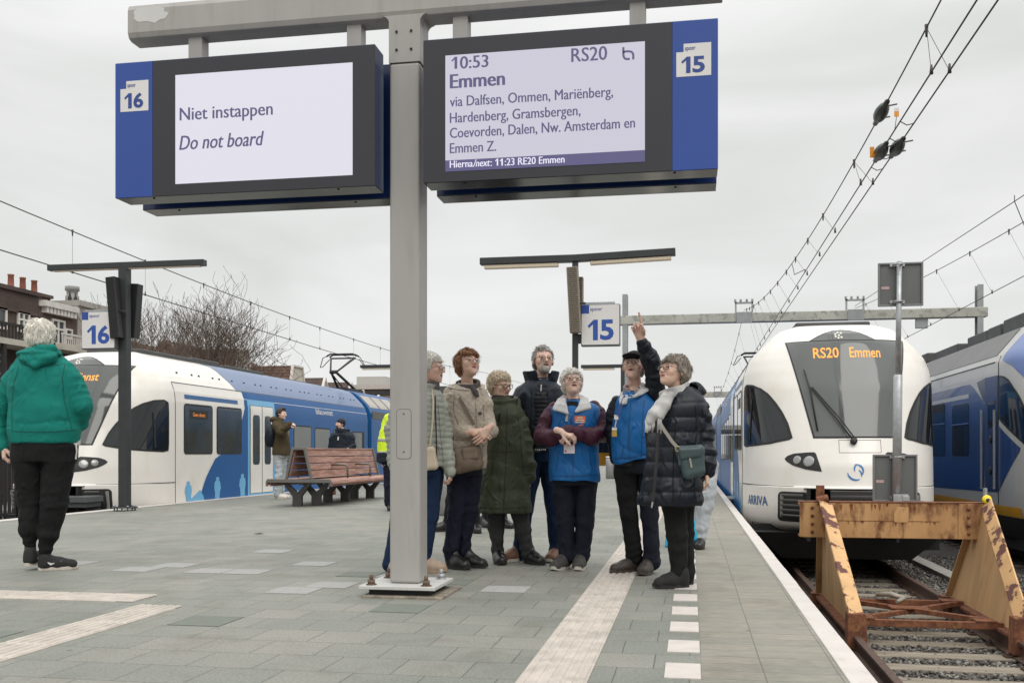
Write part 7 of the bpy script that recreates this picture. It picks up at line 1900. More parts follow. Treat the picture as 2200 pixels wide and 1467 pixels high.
def tile_mat(name, c1, c2):
 m = mk(name, c1, 0.8, 0, 0.25, 2, 0.3, 30, col2=c2, mscale=2.5); t = m.node_tree; N = t.nodes; K = t.links.new
 tcn = N.new('ShaderNodeTexCoord'); wv = N.new('ShaderNodeTexWave'); wv.wave_type = 'BANDS'; wv.bands_direction = 'Z'; wv.inputs['Scale'].default_value = 1.25; wv.inputs['Distortion'].default_value = 0.3; K(tcn.outputs['Object'], wv.inputs['Vector'])
 b = N['Principled BSDF']; src = b.inputs['Base Color'].links[0].from_socket; mm = N.new('ShaderNodeMixRGB'); mm.blend_type = 'MULTIPLY'; mm.inputs['Fac'].default_value = 0.5; K(src, mm.inputs['Color1']); K(wv.outputs['Color'], mm.inputs['Color2']); K(mm.outputs['Color'], b.inputs['Base Color']); return m
TL1 = tile_mat('red_brown_roof_tiles', (0.17, 0.092, 0.068), (0.11, 0.07, 0.055)); TL2 = tile_mat('dark_brown_roof_tiles', (0.105, 0.070, 0.058), (0.07, 0.052, 0.045))
WTR = mk('white_painted_wood', (0.62, 0.59, 0.55), 0.55, 0, 0.08, 3); WGL = mk('house_window_glass', (0.055, 0.065, 0.065), 0.08, 0, 0.4, 0.8); CRM = mk('cream_plaster', (0.50, 0.46, 0.39), 0.8, 0, 0.12, 1.5); DWD = mk('dark_balcony_wood', (0.022, 0.019, 0.018), 0.7, 0, 0.2, 3); LED_ = mk('zinc_grey', (0.24, 0.235, 0.225), 0.6, 0.1, 0.1, 2)
XH = -30.0
def hz(px, py, X=XH): v = PX(px, py, X); return v.y, v.z
def win_on(parent, y0, y1, z0, z1, X=XH, bars=(1, 1), th=0.09):
 mb = MB();
 for a, b_, c, d in ((y0, y1, z0, z0 + th), (y0, y1, z1 - th, z1), (y0, y0 + th, z0 + th, z1 - th), (y1 - th, y1, z0 + th, z1 - th)): mb.box(X - 0.02, X + 0.10, a, b_, c, d)
 for i in range(1, bars[0] + 1):
  y = y0 + (y1 - y0) * i / (bars[0] + 1); mb.box(X - 0.02, X + 0.085, y - 0.045, y + 0.045, z0 + th, z1 - th)
 if bars[1]: z = z0 + (z1 - z0) * 0.62; mb.box(X - 0.02, X + 0.09, y0 + th, y1 - th, z - 0.045, z + 0.045)
 f = mb.build('window', WTR, parent); mb = MB(); mb.box(X - 0.03, X + 0.03, y0 + th, y1 - th, z0 + th, z1 - th); mb.build('pane', WGL, f); return f
def win_px(parent, pxa, pya, pxb, pyb, X=XH, bars=(1, 1)):
 y0, z1 = hz(pxa, pya, X); y1, z1b = hz(pxb, pya, X); z0 = hz(pxa, pyb, X)[1]; return win_on(parent, y0, y1, z0, z1, X, bars)
# dark brick house with balconies at the left edge
ya, yb = hz(-90, 630)[0], hz(83, 630)[0]; ztop = hz(0, 618)[1]
h1 = thing('brick_house', 'dark brown brick house with white windows and a wooden balcony at the left edge', 'house', (XH - 4, (ya + yb) / 2, -1.3))
mb = MB(); mb.box(XH - 9, XH, ya, yb, -1.3, ztop); mb.build('wall', BR1, h1)
mb = MB(); mb.box(XH - 9.1, XH + 0.12, ya - 0.1, yb + 0.05, ztop, ztop + 0.18); mb.box(XH, XH + 0.10, ya, yb, ztop - 0.95, ztop - 0.78); mb.build('cornice', BR1, h1)
win_px(h1, -24, 655, 12, 702, bars=(1, 0)); win_px(h1, 36, 668, 61, 712, bars=(1, 1)); win_px(h1, -40, 755, 8, 800)
z1 = hz(0, 702)[1]; z0 = hz(0, 735)[1]
mb = MB(); mb.box(XH, XH + 1.4, ya, yb - 0.6, z0 - 0.25, z0); mb.build('balcony_floor', CRM, h1)
mb = MB(); mb.box(XH + 1.3, XH + 1.4, ya, yb - 0.6, z1 - 0.12, z1); y = ya
while y < yb - 0.7: mb.box(XH + 1.33, XH + 1.38, y, y + 0.07, z0, z1 - 0.12); y += 0.22
mb.build('balcony_railing', DWD, h1)
for y in (ya + 1.0, (ya + yb) / 2 + 1.2, yb - 0.8):
 mb = MB(); mb.box(XH + 1.2, XH + 1.38, y, y + 0.18, -1.3, z0 - 0.25); mb.build('balcony_post', DWD, h1)
# lower brick house with white cornice and balcony door
yc_ = hz(165, 660)[0]; zt2 = hz(85, 655)[1]
h2 = thing('brick_house', 'brown brick house with a white bracketed cornice and a white balcony railing', 'house', (XH - 4, (yb + yc_) / 2, -1.3))
mb = MB(); mb.box(XH - 8, XH, yb + 0.02, yc_, -1.3, zt2); mb.build('wall', BR2, h2)
mb = MB(); mb.box(XH - 0.1, XH + 0.35, yb + 0.02, yc_ - 0.3, zt2 - 0.05, zt2 + 0.22); n = 9
for k in range(n): y = yb + 0.3 + (yc_ - yb - 0.8) * k / (n - 1); mb.box(XH - 0.02, XH + 0.28, y - 0.09, y + 0.09, zt2 - 0.33, zt2 - 0.05)
mb.build('cornice', WTR, h2)
ch = hz(80, 640)[0]; mb = MB(); mb.box(XH - 2.2, XH - 1.0, ch - 0.2, ch + 2.4, zt2, zt2 + 0.65); mb.box(XH - 2.3, XH - 0.9, ch - 0.3, ch + 2.5, zt2 + 0.65, zt2 + 0.8); cs = mb.build('chimney', BR1, h2)
for k in range(3): mb = MB(); mb.lathe((XH - 1.6, ch + 0.3 + k * 0.85, zt2 + 0.8), [(0.17, 0), (0.15, 0.05), (0.13, 0.62), (0.15, 0.64), (0.15, 0.7)], 12); mb.build('chimney_pot', BR3, cs)
win_px(h2, 109, 684, 137, 738, bars=(1, 1)); win_px(h2, 138, 705, 153, 727, bars=(0, 0)); win_px(h2, 90, 760, 110, 790)
yr0, zr1 = hz(128, 723); yr1 = hz(180, 728)[0]; zr0 = hz(128, 745)[1]
mb = MB(); mb.box(XH, XH + 1.2, yr0 - 1.5, yr1, zr0 - 0.3, zr0); mb.build('balcony_floor', CRM, h2)
mb = MB(); mb.box(XH + 1.12, XH + 1.2, yr0 - 1.5, yr1, zr1 - 0.08, zr1); y = yr0 - 1.5
while y < yr1: mb.box(XH + 1.14, XH + 1.18, y, y + 0.04, zr0, zr1 - 0.08); y += 0.16
mb.build('balcony_railing', WTR, h2)
# pale stone house behind sign 16
yd = hz(250, 680)[0]; zt3 = hz(167, 657)[1]
h3 = thing('stone_house', 'pale stone house with a flat parapet behind the track 16 sign', 'house', (XH - 4, (yc_ + yd) / 2, -1.3))
mb = MB(); mb.box(XH - 8, XH + 0.05, yc_ + 0.02, yd, -1.3, zt3); mb.build('wall', BRL, h3)
mb = MB(); mb.box(XH - 8, XH + 0.18, yc_, yd + 0.05, zt3, zt3 + 0.28); mb.build('parapet', mk('parapet_stone', (0.36, 0.34, 0.31), 0.8), h3)
win_px(h3, 196, 755, 225, 800); vy = hz(212, 650)[0]
mb = MB(); mb.lathe((XH - 1.5, vy, zt3 + 0.28), [(0.34, 0), (0.34, 0.5), (0.28, 0.55), (0.28, 0.75), (0.36, 0.8), (0.36, 1.0)], 16); mb.build('roof_vent', LED_, h3)
for py_ in (181, 193): mb = MB(); mb.lathe((XH - 0.8, hz(py_, 650)[0], zt3 + 0.28), [(0.07, 0), (0.10, 0.2), (0.05, 0.35), (0.03, 0.55)], 8); mb.build('roof_finial', DWD, h3)
# tiled terrace houses
def terrace(X, pxa, pxb, pyr, mat, label, deep=8.0, drop=3.6, dorm=(), wallm=None, extra=None):
 y0, zr_ = hz(pxa, pyr, X - deep / 2); y1 = hz(pxb, pyr, X - deep / 2)[0]
 t = thing('terrace_house', label, 'house', (X - deep / 2, (y0 + y1) / 2, -1.3)); ze = zr_ - drop
 mb = MB(); mb.box(X - deep, X, y0, y1, -1.3, ze); wl = mb.build('wall', wallm or CRM, t)
 mb = MB(); mb.hexa([(X - deep - 0.3, y0 - 0.1, ze), (X + 0.35, y0 - 0.1, ze), (X + 0.35, y1 + 0.1, ze), (X - deep - 0.3, y1 + 0.1, ze), (X - deep / 2 - 0.08, y0 - 0.1, zr_), (X - deep / 2 + 0.08, y0 - 0.1, zr_), (X - deep / 2 + 0.08, y1 + 0.1, zr_), (X - deep / 2 - 0.08, y1 + 0.1, zr_)]); rf = mb.build('roof', mat, t)
 for (f, w_, hgt, sty) in dorm:
  yc2 = y0 + (y1 - y0) * f; mb = MB()
  if sty == 'gable': mb.prism([(yc2 - w_ / 2, ze - 0.2), (yc2 + w_ / 2, ze - 0.2), (yc2 + w_ * 0.26, ze + hgt), (yc2 - w_ * 0.26, ze + hgt)], 0, X - deep * 0.4, X + 0.30)
  else: mb.prism([(yc2 - w_ / 2, ze - 0.2), (yc2 + w_ / 2, ze - 0.2), (yc2, ze + hgt)], 0, X - deep * 0.4, X + 0.30)
  g = mb.build('gable', mat, t); pts_ = [(yc2 - w_ / 2, ze - 0.2), (yc2 + w_ / 2, ze - 0.2), (yc2 + w_ * 0.26, ze + hgt), (yc2 - w_ * 0.26, ze + hgt)] if sty == 'gable' else [(yc2 - w_ / 2, ze - 0.2), (yc2 + w_ / 2, ze - 0.2), (yc2, ze + hgt)]
  mb = MB(); mb.prism(pts_, 0, X + 0.302, X + 0.345); mb.build('gable_front', CRM if sty == 'gable' else BRL, g)
  mb = MB(); tpx = w_ * 0.26 if sty == 'gable' else 0.0
  for sgn in (-1, 1): mb.bar((X + 0.36, yc2 + sgn * w_ / 2, ze - 0.2), (X + 0.36, yc2 + sgn * tpx, ze + hgt), 0.14, 0.22, (1, 0, 0))
  if tpx: mb.bar((X + 0.36, yc2 - tpx, ze + hgt), (X + 0.36, yc2 + tpx, ze + hgt), 0.14, 0.22, (1, 0, 0))
  mb.build('gable_trim', WTR, t)
  win_on(g, yc2 - w_ * 0.17, yc2 + w_ * 0.17, ze + 0.1, ze + hgt * (0.62 if sty == 'gable' else 0.42), X + 0.355, (1, 1), 0.07)
 yw = y0 + 1.0
 while yw < y1 - 1.6: win_on(wl, yw, yw + 1.2, ze - 2.3, ze - 0.7, X, (1, 1)); yw += 2.6
 if extra: mb = MB(); mb.box(X - deep / 2 - 0.4, X - deep / 2 + 0.4, y1 - 1.2, y1 - 0.2, zr_ - 0.5, zr_ + 1.1); mb.build('chimney', BR3, t)
 return t
terrace(-33, 232, 352, 725, TL1, 'long red brown tiled roof behind the black lamp post', 8, 3.6, ((0.62, 2.4, 1.9, 'gable'),))
terrace(-33, 353, 425, 731, TL1, 'red brown tiled roof with a tall white framed gable behind the bare trees', 8, 3.6, ((0.72, 3.0, 3.2, 'gable'),), extra=False)
terrace(-33, 428, 548, 757, TL1, 'terrace house with a red brick front and a cream trapezoid gable', 8, 3.7, ((0.30, 2.6, 2.0, 'gable'), (0.88, 4.0, 3.3, 'gable')), wallm=BR3)
terrace(-33, 553, 618, 799, TL2, 'small dark tiled house with a pointed white gable', 8, 3.2, ((0.72, 4.2, 3.0, 'point'),))
terrace(-33, 620, 672, 814, TL2, 'dark tiled house with a narrow white gable next to the grey flat building', 8, 3.0, ((0.82, 5.0, 3.0, 'point'),), wallm=BR2)
terrace(-33, 674, 742, 828, TL2, 'lowest dark tiled roof behind the raised pantograph', 8, 3.0, ((0.25, 5.0, 2.6, 'point'), (0.8, 5.0, 2.4, 'point')))
# flat grey building
Dg = 112.0; a = P(735, 828, Dg); b_ = P(905, 828, Dg); zt4 = a.z
g = thing('flat_building', 'grey flat roofed building with a long row of windows in the distance', 'building', (a.x, a.y, -1.3))
mb = MB(); mb.box(a.x, b_.x, a.y, a.y + 14, -1.3, zt4 - 0.5); mb.build('wall', mk('grey_render', (0.34, 0.325, 0.30), 0.8, 0, 0.08, 0.5), g)
mb = MB(); mb.box(a.x - 0.8, b_.x + 0.6, a.y - 0.9, a.y + 14.5, zt4 - 0.5, zt4); mb.build('roof_slab', mk('pale_roof_edge', (0.45, 0.43, 0.40), 0.7), g)
c_ = P(748, 805, Dg); d_ = P(815, 805, Dg); mb = MB(); mb.box(c_.x, d_.x, a.y + 3, a.y + 9, zt4, c_.z); mb.build('penthouse', mk('penthouse_grey', (0.40, 0.385, 0.36), 0.8), g)
zw1, zw0 = P(760, 832, Dg).z, P(760, 851, Dg).z; x = a.x + 0.5
for k in range(12):
 mb = MB(); mb.box(x, x + 1.0, a.y - 0.05, a.y + 0.05, zw0, zw1); fo = mb.build('window', WGL, g); x += 1.12 if k % 3 else 1.0
mb = MB(); mb.box(a.x + 2.5, b_.x, a.y - 6, a.y - 0.5, -1.3, P(760, 855, Dg - 6).z); mb.build('lower_wing', BR3, g)
# bare trees
BARK = mk('bare_tree_bark', (0.115, 0.085, 0.065), 0.9, 0, 0.3, 9)
def bare_tree(base, top, spread, seed, label, lean=0.0):
 rg = random.Random(seed); t = thing('bare_tree', label, 'tree', base); mt = MB(); mc = MB(); H = top - base.z
 def grow_(p, d, L_, r, lvl, mbx):
  n = 3; pts = [p]; rs = [r]; q = p.copy(); dd = d.copy()
  for i in range(n):
   dd = (dd + Vector((rg.uniform(-.16, .16), rg.uniform(-.16, .16), rg.uniform(-.02, .14)))).normalized(); q = q + dd * (L_ / n); pts.append(q.copy()); rs.append(max(0.0095, r * (1 - 0.42 * (i + 1) / n)))
  mbx.tube(pts, rs, 6 if lvl < 2 else 3, cap=False)
  if lvl >= 7 or L_ < 0.12: return
  k = 3 if lvl < 5 else rg.choice((1, 2))
  for j in range(k):
   ax = Vector((rg.uniform(-1, 1), rg.uniform(-1, 1), rg.uniform(-0.25, 0.5))).normalized(); f = (0.52 if lvl < 2 else 0.62) * spread
   nd = (dd * (1 - 0.25 * spread) + ax * f).normalized(); nd.z = max(nd.z, -0.05)
   at = pts[rg.choice((1, 2, 3))] if j else pts[3]
   grow_(at, nd, L_ * rg.uniform(0.66, 0.86), rs[3] * (0.84 if j == 0 else rg.uniform(0.55, 0.78)), lvl + 1, mc)
 grow_(Vector(base), Vector((lean, 0, 1)), H * 0.30, max(H * 0.030, 0.25), 0, mt)
 o = mt.build('trunk', BARK, t, fixn=False); c = mc.build('crown', BARK, t, fixn=False)
 # fit the drawn height
 zs = [v[2] for v in mc.v]; k = (top - base.z) / (max(zs) - base.z)
 for ob in (o, c): ob.scale = (k, k, k)
 return t
for px, pyt, D, sp, sd, lab, ln in ((322, 592, 46, 0.8, 3, 'bare tree just right of the black loudspeakers', 0.05), (442, 580, 49, 0.85, 11, 'tallest bare tree with a forked trunk between the tiled roofs', 0.0),
         (500, 668, 56, 1.5, 8, 'lower spreading bare tree right of the tallest one', 0.1), (372, 630, 52, 0.9, 21, 'smaller bare tree between the two tall ones', 0.0), (236, 622, 60, 1.0, 5, 'bare tree mostly hidden behind the track 16 sign', 0.0), (405, 615, 55, 0.9, 33, 'thin bare tree just left of the tallest one', -0.05)):
 b0 = P(px, 972, D); bare_tree(Vector((b0.x, b0.y, -1.3)), P(px, pyt, D).z, sp, sd, lab, ln)
# fence beyond the left track
fn_ = thing('railing_fence', 'dark railing fence beyond the left track at the picture edge', 'fence', (-17, 18, -1.3))
mb = MB(); y = 12.0
while y < 40: mb.box(-17.03, -16.97, y, y + 0.05, -1.3, 0.85); y += 0.16
mb.box(-17.04, -16.96, 12, 40, 0.80, 0.88); mb.box(-17.04, -16.96, 12, 40, -0.7, -0.62); mb.build('bars', DWD, fn_)
# ------------------------------------------------------------------ the people
GRP = None
def walker():
 s = Person('white haired person in a teal hooded sweatshirt and black joggers walking away on the left', 88, 1223); s.legk = 0.94
 g = s.top('sweatshirt', CLOTH['green'], [(950, 97, 70, 0.150, 0), (940, 97, 71, 0.155, 0), (925, 97, 73, 0.17, 0), (880, 96, 72, 0.175, 0), (830, 94, 71, 0.165, 0), (795, 92, 68, 0.15, 0), (772, 90, 50, 0.125, 0), (755, 89, 34, 0.10, 0), (744, 88, 24, 0.08, 0)],
   arms=[[((32, 800, 0), .085), ((4, 872, 0.03), .078), ((-1, 915, 0.06), .068), ((8, 958, 0.04), .055)], [((150, 798, 0), .085), ((178, 872, -0.02), .080), ((170, 905, 0.10), .078), ((128, 922, 0.20), .06)]],
   wr=(0.010, 7.5), awr=(0.0045, 26), seed=11, ak=0.86)
 m = s.m; c = s.q(88, 760, 0.0)
 # the hood lying on the back
 def hood(v):
  v.ell(s.q(85, 760, -0.04), (0.17, 0.135, 0.040), 0.02); v.ell(s.q(80, 771, -0.125), (0.135, 0.055, 0.042), 0.02)
  v.cone(s.q(52, 770, -0.12), s.q(76, 784, -0.165), 0.034, 0.024, 0.02); v.cone(s.q(112, 766, -0.12), s.q(76, 784, -0.165), 0.034, 0.024, 0.02)
  v.chain([s.q(44, 764, -0.02), s.q(60, 754, -0.10), s.q(86, 748, -0.125), s.q(112, 748, -0.10), s.q(126, 756, -0.02)], [0.022, 0.028, 0.03, 0.028, 0.022], 0.015)
  v.chain([s.q(56, 763, -0.155), s.q(84, 762, -0.18), s.q(112, 757, -0.155)], [0.007, 0.010, 0.007], 0.012) if 0 else None
 s.blob('hood', CLOTH['green'], hood, s.q(20, 820, 0) - np.array([0, 0.35, 0]), s.q(150, 730, 0) + np.array([0, 0.2, 0.05]), 0.005, 0.004, 18)
 s.blob('hem_band', CLOTH['green'], lambda v: v.loft([(s.q(97, 952)[2], s.q(97, 950)[0], s.D0, 69 * m, 0.150), (s.q(97, 930)[2], s.q(97, 930)[0], s.D0, 72.5 * m, 0.166)], 2.5), s.q(20, 956) - np.array([0.05, 0.25, 0.02]), s.q(175, 925) + np.array([0.05, 0.25, 0.02]), 0.006, 0.003, 25)
 s.blob('shirt_tail', CLOTH['whitecotton'], lambda v: v.loft([(s.q(97, 957)[2], s.q(112, 950)[0], s.D0 + 0.02, 55 * m, 0.135), (s.q(97, 935)[2], s.q(112, 930)[0], s.D0 + 0.02, 55 * m, 0.145)], 2.5), s.q(20, 962) - np.array([0.05, 0.25, 0.02]), s.q(185, 930) + np.array([0.05, 0.25, 0.02]), 0.007, 0.003, 25)
 s.head(88, 724, 0.235, 178, 0, 0, 0.03, neck=s.q(88, 770, 0.02), skin=0, eyes=False,
   hair={'c': 'white', 'vol': 0.10, 'z': (0.30, -0.10, -0.36), 'y': (-0.22, -0.02), 'n': 1500, 'len': 0.30, 'rough': 0.030, 'lift': 0.035, 'mess': 0.3, 'add': [((0, 0.30, -0.12), (0.33, 0.24, 0.22)), ((0, 0.25, 0.2), (0.34, 0.3, 0.26))]}, seed=4)
 s.trousers(CLOTH['blackcloth'], [[((62, 985, 0), .125), ((68, 1075, 0.03), .098), ((66, 1135, -0.01), .086), ((65, 1160, -0.02), .052), ((65, 1172, -0.02), .047)], [((128, 985, 0), .125), ((117, 1080, -0.02), .100), ((104, 1150, -0.03), .078), ((98, 1172, -0.03), .055), ((97, 1192, -0.03), .050)]], (945, 97, 68, 0.15, 0), wr=(0.007, 10), name='joggers', seed=5)
 for px, pa, pb, dd in ((65, 1168, 1188, -0.02), (97, 1185, 1206, -0.03)):
  s.blob('sock', CLOTH['sock'], lambda v: v.cone(s.q(px, pa, dd), s.q(px, pb, dd), 0.040, 0.042), s.q(px, pb, dd) - 0.1, s.q(px, pa, dd) + 0.1, 0.006, 0.002, 60)
 s.shoe(66, 1208, 172, 0.285, 'blackmesh', 'white', -0.02, 0.085, lift=0.035, stripe=1)
 s.shoe(100, 1224, 118, 0.285, 'blackmesh', 'white', -0.03, 0.085, stripe=1, laces=True)
 s.hand(s.q(8, 958, 0.04), (0.05, -0.05, -1), (0.8, 0.5, 0), 1, (0.7, 0.75, 0.8, 0.8), 0.6)
 s.blob('drawstring', CLOTH['whitecotton'], lambda v: v.chain([s.q(163, 952, -0.02), s.q(165, 970, -0.03), s.q(163, 985, -0.03)], [0.008, 0.006, 0.008], 0), s.q(155, 995, -0.03) - 0.05, s.q(172, 945, -0.03) + 0.05, 0.004, 0, 10)
 DG = mk('teal_seam_shade', (0.002, 0.075, 0.065), 0.9)
 for p in ([(29, 926), (60, 928), (100, 928), (164, 924)], [(40, 786), (28, 830), (25, 880), (26, 930)], [(140, 782), (134, 810), (138, 860), (150, 905), (156, 925)], [(46, 782), (80, 790), (134, 782)]): s.seam(g, p, 0.007, DG)  # dark sleeve lines paint the shade between arms and back
 s.done()
walker()
def post_woman():
 s = Person('white haired woman in a pale green quilted jacket, half hidden by the grey post', 890, 1228)
 g = s.top('quilted_jacket', CLOTH['palegreen'], [(1003, 898, 60, 0.155, 0), (985, 898, 62, 0.165, 0), (930, 898, 59, 0.165, 0), (880, 897, 56, 0.16, 0), (850, 900, 52, 0.14, 0), (836, 905, 38, 0.11, 0.02), (828, 910, 24, 0.085, 0.02)],
   arms=[[((938, 856, 0.02), .078), ((954, 925, 0.03), .068), ((962, 985, -0.02), .058), ((967, 1014, -0.04), .050)], [((868, 852, -0.04), .078), ((846, 925, -0.05), .068), ((846, 990, -0.10), .055), ((850, 1012, -0.12), .046)]],
   puff=(0.044, 0.0085), wr=(0.006, 10), awr=(0.004, 22), seed=12)
 s.collar('jacket_collar', CLOTH['palegreen'], s.q(916, 836, 0.02), 0.082, 0.085, -0.03, 0.035, 0.014, 0.006)
 s.collar('scarf', CLOTH['scarfgrey'], s.q(922, 830, 0.01), 0.066, 0.068, -0.03, 0.03, 0.014)
 s.head(925, 792, 0.225, 72, 2, 0, 0.0, neck=s.q(912, 838, 0.03), skin=1, mouth=0.5,
   hair={'c': 'silver', 'vol': 0.075, 'z': (0.22, -0.02, -0.34), 'y': (-0.22, 0.04), 'n': 900, 'len': 0.20, 'rough': 0.022, 'lift': 0.03}, glasses={'dark': 0, 'w': 0.8}, seed=6)
 s.trousers(CLOTH['jeans'], [[((868, 1015, 0), .100), ((858, 1105, -0.02), .075), ((840, 1200, -0.03), .056), ((838, 1212, -0.03), .058)], [((928, 1015, 0.02), .105), ((923, 1105, 0), .082), ((913, 1180, 0.02), .058), ((910, 1203, 0.02), .056)]], (1000, 897, 56, 0.145, 0), name='jeans', seed=15)
 s.shoe(846, 1230, 20, 0.255, 'beige', 'tan', -0.03, 0.07); s.shoe(908, 1222, 78, 0.255, 'beige', 'tan', 0.02, 0.07, laces=True)
 s.hand(s.q(967, 1012, -0.04), (0.0, -0.05, -1), (-0.9, 0.3, 0), 1, (0.6, 0.6, 0.7, 0.7), 0.5, 0.7)
 # zip
 s.ribbon('zip', CLOTH['greytrs'], [s.q(935, 850, -0.13), s.q(936, 900, -0.16), s.q(938, 950, -0.165), s.q(938, 1002, -0.155)], 0.010, 0.006)
 for p in ([(941, 866), (946, 930), (953, 995)], [(936, 948), (944, 972)]): s.seam(g, p, 0.006, mk('pale_green_seam_shade', (0.13, 0.14, 0.115), 0.7))  # the long line paints the shade gap beside the sleeve
 s.done(); return s
PW = post_woman()
BAGC = mk('cream_leather_bag', (0.50, 0.42, 0.31), 0.5, 0, 0.08, 9, 0.1, 80); BAGT = mk('taupe_leather_bag', (0.14, 0.10, 0.068), 0.5, 0, 0.2, 9, 0.3, 60); BAGG = mk('teal_grey_leather_bag', (0.035, 0.060, 0.062), 0.42, 0, 0.15, 9, 0.1, 80); STRT = mk('taupe_strap', (0.15, 0.11, 0.08), 0.6); STRG = mk('grey_beige_strap', (0.26, 0.235, 0.20), 0.6)
METB = mk('dull_brass_fitting', (0.30, 0.25, 0.17), 0.35, 0.7)
def rig(s, name, lab, cat):
 """a thing that hangs on a person, placed beside them"""
 return thing(name, lab, cat, UW([(0, 0, 0)])[0])
def blob_on(s, t, name, mat, fn, lo, hi, res=0.005, wr=0.002, scale=20):
 v = Vol(lo, hi, res); fn(v); V, F = v.mesh(); V = vsmooth(V, F, 1, 0.5); N = vnormals(V, F); V = V + N * (wr * wrinkle(V, scale, 3, 5))[:, None]
 return add_mesh(name, UW(V), F, mat, t, True)
def quadbag(v, s, c4, dd, th, k=0.02):
 P4 = [s.q(x, y, dd) for x, y in c4]
 for i in range(4): v.cone(P4[i], P4[(i + 1) % 4], th, th, k)
 cc = sum(P4) / 4
 n = 6
 for i in range(n + 1):
  a = P4[0] + (P4[3] - P4[0]) * i / n; b_ = P4[1] + (P4[2] - P4[1]) * i / n; v.cone(a, b_, th, th, k)
t = thing('shoulder_bag', 'small cream shoulder bag on the pale green jacket beside the post', 'bag', UW([PW.q(926, 985, -0.19)])[0])
blob_on(PW, t, 'bag_body', BAGC, lambda v: quadbag(v, PW, [(911, 968), (928, 966), (934, 1001), (912, 1004)], -0.20, 0.020), PW.q(895, 1015, -0.2) - 0.08, PW.q(945, 955, -0.2) + 0.08)
mb = MB(); pts = UW([PW.q(928, 838, -0.09), PW.q(931, 860, -0.15), PW.q(930, 900, -0.19), PW.q(925, 950, -0.20), PW.q(922, 968, -0.20)]); mb.tube(pts, 0.007, 6); mb.build('strap', BAGC, t)
def sheet(v, Aa, Bb, r, k=0.008):
 for (a0, b0), (a1, b1) in zip(zip(Aa, Bb), zip(Aa[1:], Bb[1:])):
  for i in range(7): t = i / 6; v.cone(a0 + (a1 - a0) * t, b0 + (b1 - b0) * t, r, r, k)
def beige_woman():
 s = Person('woman with auburn hair in a beige quilted coat looking up, hands clasped', 1000, 1220)
 g = s.top('quilted_coat', CLOTH['beige'], [(1006, 998, 47, 0.165, 0), (990, 998, 49, 0.17, 0), (930, 999, 49, 0.17, 0), (880, 1000, 47, 0.165, 0), (850, 1001, 43, 0.14, 0), (836, 1002, 32, 0.11, 0.01), (826, 1003, 23, 0.09, 0.02)],
   arms=[[((966, 850, 0.03), .082), ((958, 905, 0.03), .074), ((972, 928, -0.08), .068), ((1007, 928, -0.20), .052)], [((1036, 852, -0.02), .078), ((1046, 905, -0.04), .068), ((1054, 925, -0.14), .058), ((1048, 926, -0.20), .050)]],
   puff=(0.055, 0.006, 0, 1), wr=(0.006, 9), awr=(0.005, 24), seed=13)
 s.collar('coat_collar', CLOTH['beige'], s.q(1003, 834, 0.02), 0.10, 0.10, -0.05, 0.02, 0.014, 0.03, open_=0.05, opendir=-60, tilt=0.25)
 s.collar('scarf', CLOTH['scarfgrey'], s.q(1006, 829, 0.0), 0.077, 0.082, -0.035, 0.035, 0.016, 0.005, tilt=0.35)
 s.blob('scarf_end', CLOTH['scarfgrey'], lambda v: v.chain([s.q(1014, 832, -0.08), s.q(1021, 842, -0.13), s.q(1026, 850, -0.145)], [0.022, 0.022, 0.010], 0.01), s.q(1000, 862, -0.2) - 0.05, s.q(1040, 820, -0.05) + 0.06, 0.005, 0.004, 50)
 s.head(1005, 784, 0.222, 34, 20, 4, -0.01, neck=s.q(1003, 836, 0.03), skin=2, mouth=0.15,
   hair={'c': 'auburn', 'vol': 0.115, 'z': (0.25, -0.18, -0.42), 'y': (-0.17, 0.02), 'n': 1100, 'len': 0.22, 'rough': 0.03, 'lift': 0.03, 'add': [((0, 0.30, 0.10), (0.36, 0.30, 0.34)), ((0, -0.05, 0.40), (0.28, 0.28, 0.20))]}, glasses={'dark': 0, 'w': 0.7}, seed=7)
 s.trousers(CLOTH['navytrs'], [[((984, 1015, 0), .100), ((979, 1095, -0.02), .080), ((969, 1178, -0.02), .064), ((968, 1192, -0.02), .066)], [((1014, 1015, 0.02), .095), ((1008, 1095, 0.05), .075), ((996, 1170, 0.06), .060), ((994, 1184, 0.06), .062)]], (1003, 998, 42, 0.14, 0), seed=16)
 s.shoe(971, 1218, 48, 0.25, 'black', 'black', -0.02, 0.13, heel=0.03); s.shoe(1001, 1212, 66, 0.25, 'black', 'black', 0.07, 0.12, heel=0.025)
 s.hand(s.q(1012, 928, -0.23), (0.9, -0.25, 0.0), (0.25, 0.6, -0.6), -1, (0.35, 0.4, 0.5, 0.6), 0.4, 0.95)
 s.hand(s.q(1050, 920, -0.24), (-0.55, -0.45, -0.55), (-0.5, 0.7, -0.2), 1, (0.35, 0.4, 0.45, 0.5), 0.4, 0.95)
 for x, y in ((1031, 888), (1034, 943)):
  mb = MB(); p = UW([s.q(x, y, -0.175)])[0]; mb.lathe(p, [(0.014, 0), (0.014, 0.008), (0.009, 0.010)], 12, UW([(0.3, -1, 0.1)])[0]); mb.build('button', LEATHER['darkbrown'], s.t)
 SB = mk('beige_seam_shade', (0.22, 0.18, 0.14), 0.8)
 for p in ([(1022, 866), (1024, 920)], [(1038, 868), (1040, 900)], [(1022, 942), (1021, 1000)], [(1038, 945), (1037, 1002)], [(976, 846), (974, 880), (984, 912)], [(955, 994), (1000, 996), (1045, 992)], [(968, 944), (1010, 946)]): s.seam(g, p, 0.006, SB)  # the line along the left sleeve is painted shade, the rest stitching
 s.done(); return s
BW = beige_woman()
t = thing('shoulder_bag', 'taupe crossbody bag hanging in front of the beige quilted coat', 'bag', UW([BW.q(1005, 985, -0.2)])[0])
